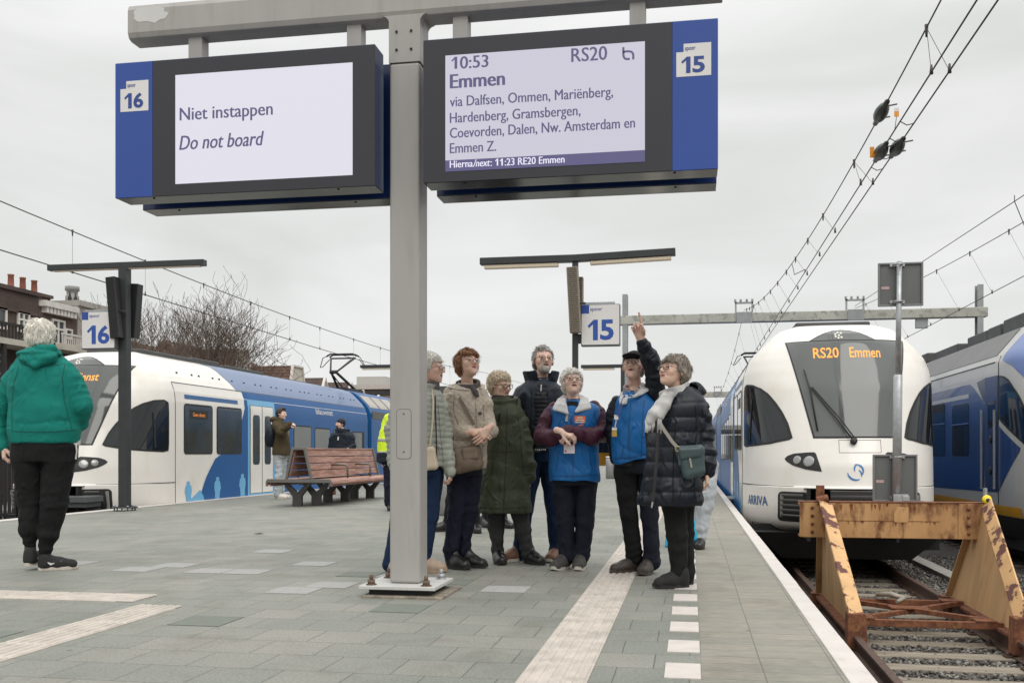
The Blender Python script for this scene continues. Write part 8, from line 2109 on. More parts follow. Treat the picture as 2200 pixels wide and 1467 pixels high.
blob_on(BW, t, 'bag_body', BAGT, lambda v: (quadbag(v, BW, [(982, 972), (1022, 966), (1028, 998), (984, 1006)], -0.21, 0.035), v.ell(BW.q(1002, 990, -0.23), (0.075, 0.04, 0.06), 0.03)), BW.q(965, 1020, -0.2) - 0.09, BW.q(1045, 950, -0.2) + 0.09, wr=0.004)
blob_on(BW, t, 'flap', BAGT, lambda v: quadbag(v, BW, [(996, 966), (1021, 963), (1024, 982), (998, 985)], -0.255, 0.010), BW.q(980, 995, -0.25) - 0.06, BW.q(1040, 955, -0.25) + 0.06)
BW.ribbon('strap', STRT, [BW.q(977, 834, -0.05), BW.q(983, 846, -0.125), BW.q(990, 860, -0.16), BW.q(1004, 886, -0.188), BW.q(1018, 912, -0.195)], 0.026, 0.004, parent=t)
BW.ribbon('strap', STRT, [BW.q(1018, 936, -0.19), BW.q(1012, 960, -0.215)], 0.014, 0.004, parent=t)
def olive_woman():
 s = Person('short haired person with dark glasses in a long olive raincoat, looking aside', 1085, 1209)
 g = s.top('raincoat', CLOTH['olive'], [(1099, 1081, 60, 0.205, 0), (1085, 1081, 60, 0.205, 0), (1030, 1083, 52, 0.185, 0), (970, 1085, 47, 0.175, 0), (920, 1084, 43, 0.165, 0), (890, 1082, 40, 0.15, 0), (874, 1081, 32, 0.125, 0), (862, 1080, 23, 0.10, 0), (852, 1079, 19, 0.085, 0)],
   arms=[[((1112, 888, 0), .072), ((1126, 950, -0.01), .065), ((1135, 1000, -0.04), .056), ((1137, 1026, -0.05), .052)], [((1050, 888, 0.02), .070), ((1040, 950, 0.03), .062), ((1034, 1010, 0.02), .05), ((1031, 1030, 0.0), .045)]],
   wr=(0.010, 8), awr=(0.008, 22), seed=14)
 s.collar('raincoat_collar', CLOTH['olive'], s.q(1081, 864, 0), 0.098, 0.10, -0.05, 0.035, 0.016, 0.010, tiltx=0.05, tilt=0.2)
 s.blob('hood', CLOTH['olive'], lambda v: v.chain([s.q(1050, 872, -0.02), s.q(1058, 866, 0.10), s.q(1080, 860, 0.15), s.q(1106, 866, 0.08), s.q(1112, 876, -0.01)], [.03, .05, .06, .05, .03], .02), s.q(1035, 890, 0) - 0.1, s.q(1125, 845, 0.2) + 0.1, 0.0065, 0.004, 16)
 s.collar('scarf', mk('dark_plum_scarf', (0.02, 0.012, 0.02), 0.9), s.q(1080, 857, 0), 0.074, 0.078, -0.03, 0.028, 0.014)
 s.head(1074, 829, 0.222, 42, -4, 0, -0.02, neck=s.q(1079, 872, 0.02), skin=2, mouth=0.05,
   hair={'c': 'blondgrey', 'vol': 0.07, 'z': (0.21, -0.04, -0.33), 'y': (-0.22, 0.03), 'n': 1000, 'len': 0.17, 'rough': 0.03, 'lift': 0.05, 'mess': 0.4}, glasses={'dark': 1, 'w': 1.15, 'size': (0.108, 0.078)}, seed=8)
 s.trousers(CLOTH['greytrs'], [[((1064, 1080, 0), .092), ((1066, 1130, 0), .076), ((1069, 1180, 0.0), .056), ((1069, 1190, 0), .058)], [((1112, 1080, 0), .092), ((1124, 1135, -0.02), .078), ((1134, 1182, -0.03), .058), ((1135, 1192, -0.03), .060)]], (1040, 1086, 40, 0.14, 0), seed=17)
 s.shoe(1070, 1204, 12, 0.25, 'black', 'black', 0, 0.10, heel=0.01); s.shoe(1137, 1210, 40, 0.25, 'black', 'black', -0.03, 0.10, heel=0.01)
 s.hand(s.q(1137, 1024, -0.05), (-0.15, -0.1, -1), (-0.9, 0.3, 0), -1, (0.75, 0.85, 0.9, 0.9), 0.7, 0.92)
 s.hand(s.q(1031, 1030, 0.0), (0.0, -0.1, -1), (0.9, 0.3, 0), 1, (0.6, 0.7, 0.7, 0.7), 0.6, 0.92)
 s.ribbon('zip_flap', CLOTH['blackcloth'], [s.q(1074, 888, -0.155), s.q(1071, 905, -0.165)], 0.014, 0.004)
 s.ribbon('zip', mk('dull_olive_zip', (0.035, 0.036, 0.03), 0.5), [s.q(1108, 938, -0.155), s.q(1110, 960, -0.165), s.q(1117, 985, -0.165)], 0.006, 0.004)
 SO = mk('olive_seam_shade', (0.012, 0.015, 0.008), 0.8)
 for p in ([(1090, 878), (1088, 960), (1082, 1098)], [(1111, 886), (1118, 930), (1122, 985), (1124, 1020)], [(1050, 885), (1046, 940), (1042, 1000)], [(1024, 1090), (1080, 1092), (1139, 1088)], [(1050, 968), (1084, 972), (1116, 968)], [(1100, 918), (1113, 914)], [(1126, 1020), (1148, 1018)], [(1060, 985), (1056, 1020)]): s.seam(g, p, 0.007, SO)  # lines down both sleeves stand in for the shade beside the arms
 s.done()
olive_woman()
def tall_man():
 s = Person('tall bearded man with glasses in a dark navy jacket at the back of the group', 1160, 1203)
 g = s.top('jacket', CLOTH['navycoat'], [(968, 1158, 46, 0.165, 0), (940, 1158, 49, 0.17, 0), (890, 1157, 54, 0.175, 0), (855, 1158, 55, 0.165, 0), (835, 1160, 48, 0.14, 0), (822, 1162, 34, 0.12, 0.01), (812, 1164, 26, 0.10, 0.02)],
   arms=[[((1118, 850, 0.02), .086), ((1112, 905, 0.10), .072), ((1124, 950, 0.2), .06), ((1146, 975, 0.23), .05)], [((1202, 850, 0.02), .086), ((1212, 905, 0.10), .072), ((1202, 950, 0.2), .06), ((1172, 975, 0.23), .05)]],
   wr=(0.006, 8), awr=(0.006, 20), seed=21)
 def inner(v): v.loft([(s.q(1160, 966)[2], s.q(1159, 966)[0], s.D0 - 0.055, 0.10, 0.135), (s.q(1160, 860)[2], s.q(1160, 860)[0], s.D0 - 0.05, 0.085, 0.14), (s.q(1160, 825)[2], s.q(1162, 825)[0], s.D0 - 0.03, 0.075, 0.10)], 2.4)
 v = Vol(s.q(1110, 975) - np.array([0, 0.3, 0]), s.q(1215, 815) + np.array([0, 0.2, 0.02]), 0.0065); inner(v); V, F = v.mesh(); N = vnormals(V, F); V = V + N * (0.008 * (np.sqrt(np.abs(np.sin(math.pi * V[:, 2] / 0.035))) - 0.7))[:, None]
 s.emit('padded_vest', V, F, CLOTH['blackknit'])
 s.collar('jacket_collar', CLOTH['navycoat'], s.q(1163, 818, 0.02), 0.105, 0.105, -0.06, 0.075, 0.015, 0.030, open_=0.07, opendir=-80, wr=0.006)
 s.collar('shirt_collar', CLOTH['shirt'], s.q(1164, 820, 0.0), 0.072, 0.078, -0.05, 0.02, 0.009, 0.01, open_=0.02, opendir=-80)
 s.ribbon('zip', mk('pale_zip', (0.35, 0.35, 0.34), 0.4), [s.q(1163, 826, -0.14), s.q(1162, 840, -0.165)], 0.009, 0.004)
 s.head(1167, 776, 0.235, 13, 12, 2, 0.0, neck=s.q(1163, 825, 0.03), skin=1, mouth=0.35, beard='grey',
   hair={'c': 'grey', 'vol': 0.035, 'z': (0.30, 0.04, -0.22), 'y': (-0.20, 0.08), 'n': 700, 'len': 0.15, 'rough': 0.02, 'lift': 0.04, 'mess': 0.4, 'add': [((-0.05, -0.12, 0.42), (0.24, 0.22, 0.11))]}, glasses={'dark': 1, 'w': 0.75, 'size': (0.105, 0.06)}, seed=9)
 s.trousers(CLOTH['jeans'], [[((1142, 985, 0), .105), ((1128, 1090, 0.0), .082), ((1116, 1182, 0.0), .064), ((1115, 1192, 0), .066)], [((1182, 985, 0.02), .105), ((1190, 1090, 0.0), .082), ((1194, 1182, 0.0), .064), ((1194, 1192, 0), .066)]], (960, 1159, 42, 0.145, 0), name='jeans', seed=22)
 s.ribbon('belt', LEATHER['black'], [s.q(1125, 966, -0.17), s.q(1160, 967, -0.19), s.q(1195, 966, -0.17)], 0.03, 0.005)
 mb = MB(); rgx = [(1150 + i * 4.2, 966) for i in range(6)]
 for x, y in rgx: p = UW([s.q(x, y, -0.195)])[0]; mb.lathe(p, [(0.006, 0), (0.004, 0.004)], 8, UW([(0, -1, 0)])[0])
 mb.build('belt_studs', MT['lamp_white'], s.t)
 s.shoe(1112, 1200, -38, 0.285, 'brown', 'white', 0, 0.10, laces=True); s.shoe(1196, 1203, -20, 0.285, 'brown', 'white', 0, 0.10, laces=True)
 s.hand(s.q(1150, 978, 0.24), (0.6, 0, -0.7), (0, 1, 0), 1, (0.6, 0.6, 0.6, 0.6), 0.5); s.hand(s.q(1168, 978, 0.26), (-0.6, 0, -0.7), (0, 1, 0), -1, (0.6, 0.6, 0.6, 0.6), 0.5)
 for p in ([(1142, 840), (1141, 900), (1143, 962)], [(1176, 838), (1178, 900), (1177, 962)], [(1121, 850), (1124, 900), (1128, 950)], [(1199, 848), (1196, 890)], [(1184, 872), (1186, 905)], [(1112, 872), (1138, 876)]): s.seam(g, p, 0.008)  # the sleeve lines paint a gap of shade between arm and trunk
 s.done()
tall_man()
def badge(s, px, py, w_, h_, dd, name='name_badge', mat=None):
 p = s.q(px, py, dd); mb = MB(); c = [p + np.array([a * w_ / 2, e, b_ * h_ / 2]) for e in (0, 0.004) for a, b_ in ((-1, -1), (1, -1), (1, 1), (-1, 1))]
 mb.hexa([c[0], c[1], c[5], c[4], c[3], c[2], c[6], c[7]]); mb.v = [tuple(x) for x in UW(mb.v)]
 return mb.build(name, mat or CLOTH['whitecotton'], s.t)
BADGE = mk('badge_card', (0.62, 0.58, 0.60), 0.35, 0, 0.05, 40); ORNG = mk('orange_patch', (0.72, 0.17, 0.045), 0.6); WHT = mk('white_print', (0.75, 0.72, 0.70), 0.6); REDP = mk('red_print', (0.6, 0.08, 0.06), 0.6)
def vest_woman():
 s = Person('woman with glasses in a bright blue vest over maroon sleeves, hands folded over a badge', 1230, 1220)
 s.top('maroon_jacket', CLOTH['maroon'], [(1000, 1233, 40, 0.13, 0), (930, 1233, 41, 0.135, 0), (890, 1234, 42, 0.125, 0), (868, 1233, 34, 0.10, 0), (858, 1231, 22, 0.08, 0.01)],
   arms=[[((1187, 884, 0.02), .080), ((1165, 936, -0.03), .072), ((1184, 940, -0.17), .066), ((1208, 930, -0.235), .054)], [((1279, 880, 0.02), .082), ((1296, 930, -0.03), .078), ((1270, 936, -0.18), .070), ((1224, 927, -0.235), .054)]],
   wr=(0.004, 9), awr=(0.007, 20), seed=31)
 g = s.top('vest', CLOTH['vest'], [(1032, 1234, 52, 0.178, 0), (1020, 1234, 53, 0.182, 0), (960, 1234, 51, 0.18, 0), (910, 1234, 48, 0.175, 0), (885, 1234, 51, 0.165, 0), (874, 1234, 49, 0.145, 0), (866, 1233, 34, 0.115, 0.0), (862, 1232, 20, 0.085, 0)], wr=(0.011, 8), seed=32, n=2.7)
 for Aa, Bb in (([(1212, 850, .05), (1201, 858, -.03), (1194, 868, -.12), (1190, 879, -.15)], [(1219, 852, .03), (1213, 861, -.08), (1215, 873, -.155), (1219, 888, -.19)]), ([(1247, 849, .05), (1260, 857, -.03), (1265, 866, -.12), (1267, 876, -.15)], [(1242, 851, .03), (1249, 859, -.08), (1246, 871, -.155), (1238, 884, -.19)])):
  s.blob('fleece_collar', CLOTH['fleece'], lambda v: sheet(v, [s.q(*p) for p in Aa], [s.q(*p) for p in Bb], 0.011), s.q(1185, 895, -.25) - .03, s.q(1275, 840, .15) + .04, 0.005, 0.003, 40)
 s.ribbon('fleece_placket', CLOTH['fleece'], [s.q(1226, 876, -0.135), s.q(1222, 890, -0.172), s.q(1219, 905, -0.180)], 0.035, 0.012)
 s.ribbon('neckline', CLOTH['blackcloth'], [s.q(1230, 862, -0.125), s.q(1229, 884, -0.165)], 0.085, 0.006)
 s.head(1229, 823, 0.218, 7, 20, 0, -0.01, neck=s.q(1230, 872, 0.02), skin=0, mouth=0.55,
   hair={'c': 'silver', 'vol': 0.075, 'z': (0.24, -0.10, -0.36), 'y': (-0.20, 0.0), 'n': 900, 'len': 0.18, 'rough': 0.022, 'lift': 0.035, 'side': 0.12}, glasses={'dark': 1, 'w': 0.9, 'size': (0.115, 0.066), 'sq': 4}, seed=10)
 s.trousers(CLOTH['navytrs2'], [[((1211, 1035, 0), .102), ((1214, 1120, 0), .086), ((1217, 1185, 0), .072), ((1218, 1195, 0), .074)], [((1260, 1035, 0), .102), ((1257, 1120, 0), .084), ((1251, 1185, 0), .068), ((1250, 1197, 0), .070)]], (1022, 1235, 50, 0.15, 0), seed=33)
 s.shoe(1213, 1213, -28, 0.275, 'greyhike', 'white', 0.0, 0.10, laces=True); s.shoe(1247, 1217, -10, 0.275, 'greyhike', 'white', 0, 0.10, laces=True)
 s.hand(s.q(1204, 926, -0.262), (0.85, -0.2, -0.25), (0.1, 0.55, -0.8), -1, (0.55, 0.65, 0.75, 0.8), 0.5, 0.98)
 s.hand(s.q(1230, 928, -0.25), (-0.8, -0.2, -0.4), (0.1, 0.8, -0.5), 1, (0.8, 0.8, 0.8, 0.8), 0.5, 0.9)
 b_ = badge(s, 1223, 964, 0.082, 0.068, -0.235, mat=BADGE)
 badge(s, 1215, 969, 0.014, 0.014, -0.238, 'badge_print', REDP); badge(s, 1223, 956, 0.078, 0.004, -0.238, 'badge_print', REDP)
 s.ribbon('lanyard', MT['lamp_white'], [s.q(1222, 940, -0.235), s.q(1223, 955, -0.238)], 0.010, 0.004)
 s.ribbon('lanyard', CLOTH['vest'], [s.q(1224, 888, -0.185), s.q(1221, 915, -0.20)], 0.016, 0.004)
 # orange patch with white print lines
 badge(s, 1246, 900, 0.082, 0.048, -0.186, 'vest_patch', ORNG)
 for py, w_ in ((897, 0.045), (902, 0.062), (907, 0.07)): badge(s, 1246, py, w_, 0.007, -0.189, 'patch_print', WHT)
 badge(s, 1248, 912, 0.035, 0.014, -0.186, 'vest_patch', ORNG)
 SV = mk('vest_seam_blue', (0.003, 0.045, 0.15), 0.6)
 for p in ([(1226, 892), (1228, 912)], [(1228, 948), (1231, 1000), (1231, 1030)], [(1187, 868), (1189, 892), (1185, 915)], [(1281, 866), (1277, 890), (1280, 912)], [(1184, 1021), (1230, 1023), (1284, 1020)], [(1201, 968), (1194, 1012)], [(1264, 966), (1273, 1010)], [(1206, 892), (1207, 910)]): s.seam(g, p, 0.006, SV)
 s.seam(g, [(1206, 893), (1207, 908)], 0.004, MT['steel'], 'zip')
 s.done()
vest_woman()
def pointing_man():
 s = Person('man in a dark cap and bright blue vest raising his arm and pointing up', 1372, 1229)
 s.top('jacket', CLOTH['navyquilt'], [(1002, 1362, 38, 0.14, 0), (930, 1360, 38, 0.145, 0), (880, 1363, 40, 0.135, 0), (856, 1366, 34, 0.11, 0), (840, 1368, 22, 0.085, 0.0)],
   arms=[[((1404, 856, 0.0), .088), ((1410, 806, -0.10), .080), ((1396, 770, -0.17), .070), ((1380, 736, -0.23), .054)], [((1324, 868, 0.05), .075), ((1319, 925, 0.12), .066), ((1323, 985, 0.12), .052)]],
   puff=(0.06, 0.006), wr=(0.005, 9), awr=(0.005, 24), seed=41)
 g = s.top('vest', CLOTH['vest'], [(1002, 1361, 41, 0.17, 0), (990, 1360, 46, 0.185, 0), (930, 1360, 48, 0.195, 0), (885, 1362, 48, 0.175, 0), (862, 1363, 44, 0.15, 0), (846, 1364, 33, 0.125, 0.0), (836, 1366, 25, 0.105, 0)], wr=(0.011, 8), seed=42, n=2.6,
   cut=lambda X, Y, Z: (s.q(1360, 1000)[2] + 0.24 * (X - s.q(1318, 1000)[0])) - Z + 0 * Y)
 for Aa, Bb in (([(1346, 838, .05), (1336, 846, -.02), (1333, 858, -.10), (1334, 868, -.14)], [(1354, 838, .02), (1348, 848, -.07), (1346, 858, -.13), (1344, 866, -.16)]), ([(1380, 824, .03), (1392, 830, -.04), (1390, 838, -.10), (1378, 846, -.15)], [(1372, 826, .0), (1378, 834, -.08), (1372, 844, -.13), (1360, 853, -.165)])):
  s.blob('fleece_collar', CLOTH['fleece'], lambda v: sheet(v, [s.q(*p) for p in Aa], [s.q(*p) for p in Bb], 0.010), s.q(1320, 885, -.25) - .03, s.q(1405, 810, .15) + .04, 0.005, 0.003, 40)
 s.collar('shirt_collar', CLOTH['shirt'], s.q(1364, 838, -0.01), 0.075, 0.08, -0.04, 0.03, 0.010, 0.006, open_=0.02, opendir=-110, tilt=0.25)
 s.head(1362, 788, 0.232, -20, 17, 0, -0.01, neck=s.q(1366, 845, 0.03), skin=1, mouth=0.5, hat='cap',
   hair={'c': 'grey', 'vol': 0.03, 'z': (0.16, 0.0, -0.22), 'y': (-0.1, 0.08), 'n': 200, 'len': 0.07, 'rough': 0.01}, glasses={'dark': 0, 'w': 0.8}, seed=12)
 s.trousers(CLOTH['blackcloth'], [[((1344, 1010, 0), .100), ((1352, 1105, 0), .080), ((1363, 1188, 0.02), .068), ((1364, 1198, 0.02), .070)]], (998, 1362, 40, 0.145, 0), seed=43)
 s.trousers(CLOTH['navytrs2'], [[((1392, 1010, 0), .098), ((1396, 1105, -0.02), .080), ((1400, 1194, -0.03), .070), ((1401, 1207, -0.03), .075)]], (1002, 1372, 34, 0.14, 0), seed=44, name='trouser_leg')
 s.shoe(1362, 1220, -58, 0.285, 'darkbrown', 'brown', 0.03, 0.09, laces=True); s.shoe(1394, 1228, -22, 0.285, 'darkbrown', 'brown', -0.03, 0.09, laces=True)
 # pointing hand
 s.hand(s.q(1377, 729, -0.245), (-0.30, -0.12, 1.0), (-0.25, -1.0, -0.15), 1, (0.02, 1.15, 1.2, 1.2), 0.95, 1.08)
 s.hand(s.q(1323, 985, 0.12), (0.02, 0, -1), (1, 0.2, 0), 1, (0.5, 0.5, 0.55, 0.6), 0.5, 1.0)
 s.ribbon('lanyard', mk('blue_lanyard', (0.02, 0.05, 0.20), 0.6), [s.q(1342, 850, -0.11), s.q(1334, 868, -0.155), s.q(1327, 892, -0.17)], 0.014, 0.004)
 badge(s, 1324, 896, 0.030, 0.034, -0.165, 'badge_reel', WHT); s.ribbon('lanyard', MT['lamp_white'], [s.q(1324, 902, -0.165), s.q(1321, 920, -0.15)], 0.008, 0.004)
 badge(s, 1320, 929, 0.036, 0.062, -0.145, 'name_badge', mk('badge_yellow', (0.45, 0.30, 0.05), 0.4, 0, 0.3, 60)); badge(s, 1320, 921, 0.034, 0.02, -0.148, 'badge_print', WHT)
 s.ribbon('vest_print', WHT, [s.q(1344, 854.5, -0.165), s.q(1356, 853, -0.168)], 0.007, 0.003); s.ribbon('vest_print', WHT, [s.q(1353, 847, -0.16), s.q(1362, 849, -0.16)], 0.003, 0.003)
 SV = bpy.data.materials['vest_seam_blue']
 for p in ([(1356, 866), (1350, 920), (1352, 985)], [(1384, 858), (1380, 920), (1378, 985)], [(1318, 880), (1322, 930), (1324, 985)], [(1340, 955), (1334, 985)], [(1322, 986), (1360, 982), (1400, 972)]): s.seam(g, p, 0.006, SV)
 s.done()
pointing_man()
def navy_woman():
 s = Person('woman in a long navy quilted coat and pale fringed scarf, looking up', 1455, 1260)
 g = s.top('quilted_coat', CLOTH['navyquilt'], [(1086, 1437, 68, 0.215, 0), (1070, 1438, 69, 0.22, 0), (1010, 1445, 62, 0.20, 0), (950, 1452, 57, 0.185, 0), (900, 1458, 56, 0.175, 0), (868, 1462, 53, 0.16, 0), (848, 1464, 42, 0.13, 0.02), (834, 1464, 28, 0.105, 0.03)],
   arms=[[((1500, 868, 0), .082), ((1513, 930, 0.0), .074), ((1519, 975, -0.03), .066), ((1520, 1012, -0.05), .060)], [((1425, 872, 0.08), .075), ((1410, 930, 0.06), .07), ((1415, 985, -0.02), .06), ((1425, 1000, -0.05), .05)]],
   puff=(0.098, 0.010), wr=(0.009, 9), awr=(0.008, 20), seed=51)
 s.blob('hood', CLOTH['navyquilt'], lambda v: (v.ell(s.q(1482, 842, 0.06), (0.12, 0.12, 0.055), 0.03), v.cone(s.q(1460, 852, -0.08), s.q(1492, 838, 0.0), 0.05, 0.06, 0.03), v.ell(s.q(1466, 835, 0.0), (0.10, 0.11, 0.03), 0.03, 's')), s.q(1430, 875, -0.2) - 0.1, s.q(1530, 815, 0.2) + 0.1, 0.0065, 0.006, 16)
 s.collar('scarf', CLOTH['scarfpale'], s.q(1448, 842, -0.01), 0.078, 0.085, -0.05, 0.035, 0.016, 0.005, tiltx=0.35, wr=0.006)
 def sc(v):
  v.chain([s.q(1430, 850, -0.10), s.q(1416, 868, -0.17), s.q(1404, 890, -0.19), s.q(1396, 905, -0.19)], [0.030, 0.034, 0.036, 0.032], 0.01)
  v.chain([s.q(1440, 850, -0.12), s.q(1428, 872, -0.18), s.q(1420, 895, -0.195)], [0.03, 0.035, 0.025], 0.01)
 o = s.blob('scarf_end', CLOTH['scarfpale'], sc, s.q(1380, 920, -0.3) - 0.03, s.q(1455, 835, 0) + 0.05, 0.005, 0.005, 40)
 mb = MB(); rg = random.Random(5)
 for k in range(9):
  x = 1387 + k * 2.3; a = s.q(x, 903 + rg.uniform(-2, 2), -0.20); b_ = s.q(x - 1 + rg.uniform(-1.5, 1.5), 927 + rg.uniform(-4, 3), -0.205); mb.tube(UW([a, (a + b_) / 2 + np.array([0.003, 0, 0]), b_]), 0.0055, 5)
 for k in range(4):
  x = 1414 + k * 2.2; a = s.q(x, 893, -0.205); b_ = s.q(x - 1, 926 + rg.uniform(-5, 5), -0.21); mb.tube(UW([a, b_]), 0.005, 5)
 mb.build('fringe', CLOTH['scarfpale'], o)
 s.head(1447, 799, 0.220, -56, 17, 0, -0.02, neck=s.q(1456, 850, 0.02), skin=2, mouth=0.1,
   hair={'c': 'greybrown', 'vol': 0.085, 'z': (0.22, 0.0, -0.36), 'y': (-0.20, 0.05), 'n': 1000, 'len': 0.20, 'rough': 0.03, 'lift': 0.04, 'mess': 0.35, 'add': [((0, 0.32, 0.12), (0.33, 0.26, 0.33))]}, glasses={'dark': 0, 'w': 0.9}, seed=13)
 s.trousers(CLOTH['blackcloth'], [[((1446, 1080, -0.02), .100), ((1455, 1150, -0.03), .080), ((1459, 1235, -0.04), .068), ((1459, 1243, -0.04), .069)], [((1465, 1080, 0.06), .095), ((1470, 1150, 0.08), .075), ((1474, 1232, 0.08), .062), ((1474, 1240, 0.08), .062)]], (1062, 1456, 40, 0.15, 0), seed=53)
 s.shoe(1462, 1258, -80, 0.255, 'suede', 'black', -0.05, 0.085, heel=0.008); s.shoe(1472, 1248, -80, 0.255, 'suede', 'black', 0.10, 0.085, heel=0.008)
 s.hand(s.q(1519, 1012, -0.05), (0.0, -0.05, -1), (-0.9, 0.2, 0), 1, (0.55, 0.65, 0.75, 0.8), 0.5, 0.95)
 s.ribbon('coat_zip', LEATHER['black'], [s.q(1414, 905, -0.19), s.q(1412, 960, -0.205), s.q(1408, 1020, -0.22), s.q(1402, 1084, -0.225)], 0.018, 0.008)
 s.ribbon('sleeve_zip', MT['steel'], [s.q(1506, 882, -0.085), s.q(1512, 902, -0.085)], 0.009, 0.004); s.ribbon('zip_pull', MT['steel'], [s.q(1402, 1078, -0.235), s.q(1400, 1090, -0.235)], 0.008, 0.004)
 for p in ([(1452, 905), (1448, 960), (1446, 1030), (1446, 1088)], [(1494, 872), (1497, 920), (1494, 965), (1498, 1005)], [(1424, 992), (1436, 1012)], [(1494, 965), (1492, 1090)]): s.seam(g, p, 0.008)  # sleeve line is shade painted where the arm meets the coat
 s.done(); return s
NWm = navy_woman()
t = thing('shoulder_bag', 'teal grey shoulder bag with a beige strap on the navy quilted coat', 'bag', UW([NWm.q(1485, 995, -0.22)])[0])
blob_on(NWm, t, 'bag_body', BAGG, lambda v: quadbag(v, NWm, [(1461, 968), (1502, 966), (1504, 1012), (1477, 1019)], -0.225, 0.028), NWm.q(1445, 1030, -0.2) - 0.09, NWm.q(1520, 955, -0.2) + 0.09)
blob_on(NWm, t, 'flap', BAGG, lambda v: quadbag(v, NWm, [(1461, 966), (1502, 964), (1502, 978), (1466, 984)], -0.252, 0.008), NWm.q(1445, 1000, -0.25) - 0.06, NWm.q(1520, 955, -0.25) + 0.06)
NWm.ribbon('strap', STRG, [NWm.q(1416, 905, -0.20), NWm.q(1428, 925, -0.215), NWm.q(1444, 948, -0.235), NWm.q(1458, 964, -0.25)], 0.022, 0.004, parent=t)
NWm.ribbon('zip_pull', STRG, [NWm.q(1482, 984, -0.262), NWm.q(1486, 1004, -0.262)], 0.013, 0.004, parent=t)
mb = MB(); c = NWm.q(1456, 964, -0.255); ring = [c + 0.016 * np.array([math.cos(a), 0, math.sin(a)]) for a in np.linspace(0, 6.28, 14)]; mb.tube(UW(ring), 0.005, 6); mb.build('strap_ring', METB, t)
NWm.ribbon('tassel', BAGG, [NWm.q(1459, 970, -0.255), NWm.q(1460, 998, -0.25)], 0.016, 0.006, parent=t)
# ------------------------------------------------------------------ people further off
def young_man():
 s = Person('young dark haired man in an olive brown parka and pale jeans, one arm raised', 601, 1071, -0.066, res=1.7); s.legk = 0.95
 s.top('parka', CLOTH['brownparka'], [(977, 605, 19.5, 0.17, 0), (950, 604, 19, 0.17, 0), (925, 602, 16, 0.165, 0), (908, 600, 13, 0.14, 0), (900, 599, 9, 0.11, 0)], arms=[[((592, 912, -0.12), .105), ((604, 928, -0.26), .095), ((622, 912, -0.30), .07)], [((606, 910, 0.1), .09), ((610, 930, 0.12), .08), ((612, 945, 0.05), .06)]], wr=(0.008, 7), seed=61)
 s.blob('hood', CLOTH['brownparka'], lambda v: v.ell(s.q(592, 901, 0.02), (0.13, 0.14, 0.075), 0.03), s.q(570, 915) - 0.2, s.q(615, 890) + 0.2, 0.011, 0.006, 14)
 s.head(605, 889, 0.235, 72, -2, 0, 0, neck=s.q(600, 905, 0.02), skin=0, hair={'c': 'dark', 'vol': 0.06, 'z': (0.26, 0.04, -0.22), 'y': (-0.22, 0.1), 'n': 300, 'len': 0.12, 'rough': 0.02, 'add': [((0, -0.15, 0.45), (0.25, 0.25, 0.13))]}, eyes=False, seed=3)
 s.trousers(CLOTH['lightjeans'], [[((599, 980, 0), .105), ((600, 1020, -0.02), .08), ((596, 1062, 0), .07)], [((607, 980, 0.05), .1), ((606, 1020, 0.12), .078), ((603, 1060, 0.14), .07)]], (972, 602, 13, 0.14, 0), wr=(0.01, 14), name='jeans')
 s.shoe(596, 1070, 70, 0.29, 'whiteshoe', 'white', 0, 0.09); s.shoe(604, 1068, 66, 0.29, 'whiteshoe', 'white', 0.14, 0.09)
 s.hand(s.q(621, 912, -0.30), (0.9, -0.1, 0.1), (0, 0.5, -0.9), -1, (0.6, 0.7, 0.8, 0.8), 0.5)
 s.done(); t = thing('backpack', 'dark navy backpack on the back of the young man in the brown parka', 'backpack', UW([s.q(583, 935)])[0])
 blob_on(s, t, 'pack', CLOTH['navycoat'], lambda v: (v.ell(s.q(583, 936, -0.05), (0.12, 0.17, 0.24), 0.05), v.ell(s.q(577, 944, -0.05), (0.07, 0.13, 0.15), 0.04)), s.q(560, 970, -0.3), s.q(605, 905, 0.25), 0.012, 0.006, 14)
young_man()
def beanie_man():
 s = Person('bearded man in a black beanie and dark jacket behind the bench', 733, 1062, -0.06, res=1.7)
 s.top('jacket', CLOTH['navycoat'], [(985, 735, 25, 0.17, 0), (950, 735, 24, 0.17, 0), (935, 735, 22, 0.16, 0), (926, 735, 15, 0.13, 0), (920, 735, 9, 0.1, 0)], arms=[[((716, 936, 0), .09), ((712, 960, 0.0), .08), ((714, 985, -0.05), .065)], [((754, 935, 0), .09), ((758, 958, -0.02), .08), ((744, 967, -0.16), .06)]], wr=(0.008, 7), seed=71)
 s.collar('hood', CLOTH['navycoat'], s.q(736, 924, 0.02), 0.13, 0.13, -0.06, 0.03, 0.04, 0.0, res=0.007)
 s.ribbon('scarf_end', CLOTH['whitecotton'], [s.q(727, 938, -0.18), s.q(726, 945, -0.19)], 0.03, 0.01)
 s.head(731, 911, 0.235, -48, 4, 0, 0, neck=s.q(735, 928, 0.02), skin=2, hat='beanie', beard='dark', hair={'c': 'dark', 'vol': 0.03, 'z': (0.2, 0.0, -0.2), 'n': 50, 'len': 0.06}, eyes=False, seed=4)
 s.trousers(CLOTH['jeans'], [[((726, 990, 0), .1), ((722, 1025, -0.02), .08), ((716, 1050, 0), .065)], [((744, 990, 0), .1), ((746, 1025, 0), .08), ((748, 1050, 0.02), .065)]], (978, 735, 17, 0.14, 0))
 s.shoe(716, 1062, -60, 0.29, 'brown', 'black', 0, 0.09); s.shoe(748, 1061, -20, 0.29, 'brown', 'black', 0.02, 0.09)
 s.hand(s.q(745, 966, -0.17), (-0.75, -0.2, -0.6), (0.3, 0.8, 0), 1, (0.6, 0.7, 0.8, 0.8), 0.5); s.hand(s.q(714, 985, -0.05), (0, 0, -1), (1, 0, 0), 1, (0.6, 0.7, 0.8, 0.8), 0.5)
 s.done()
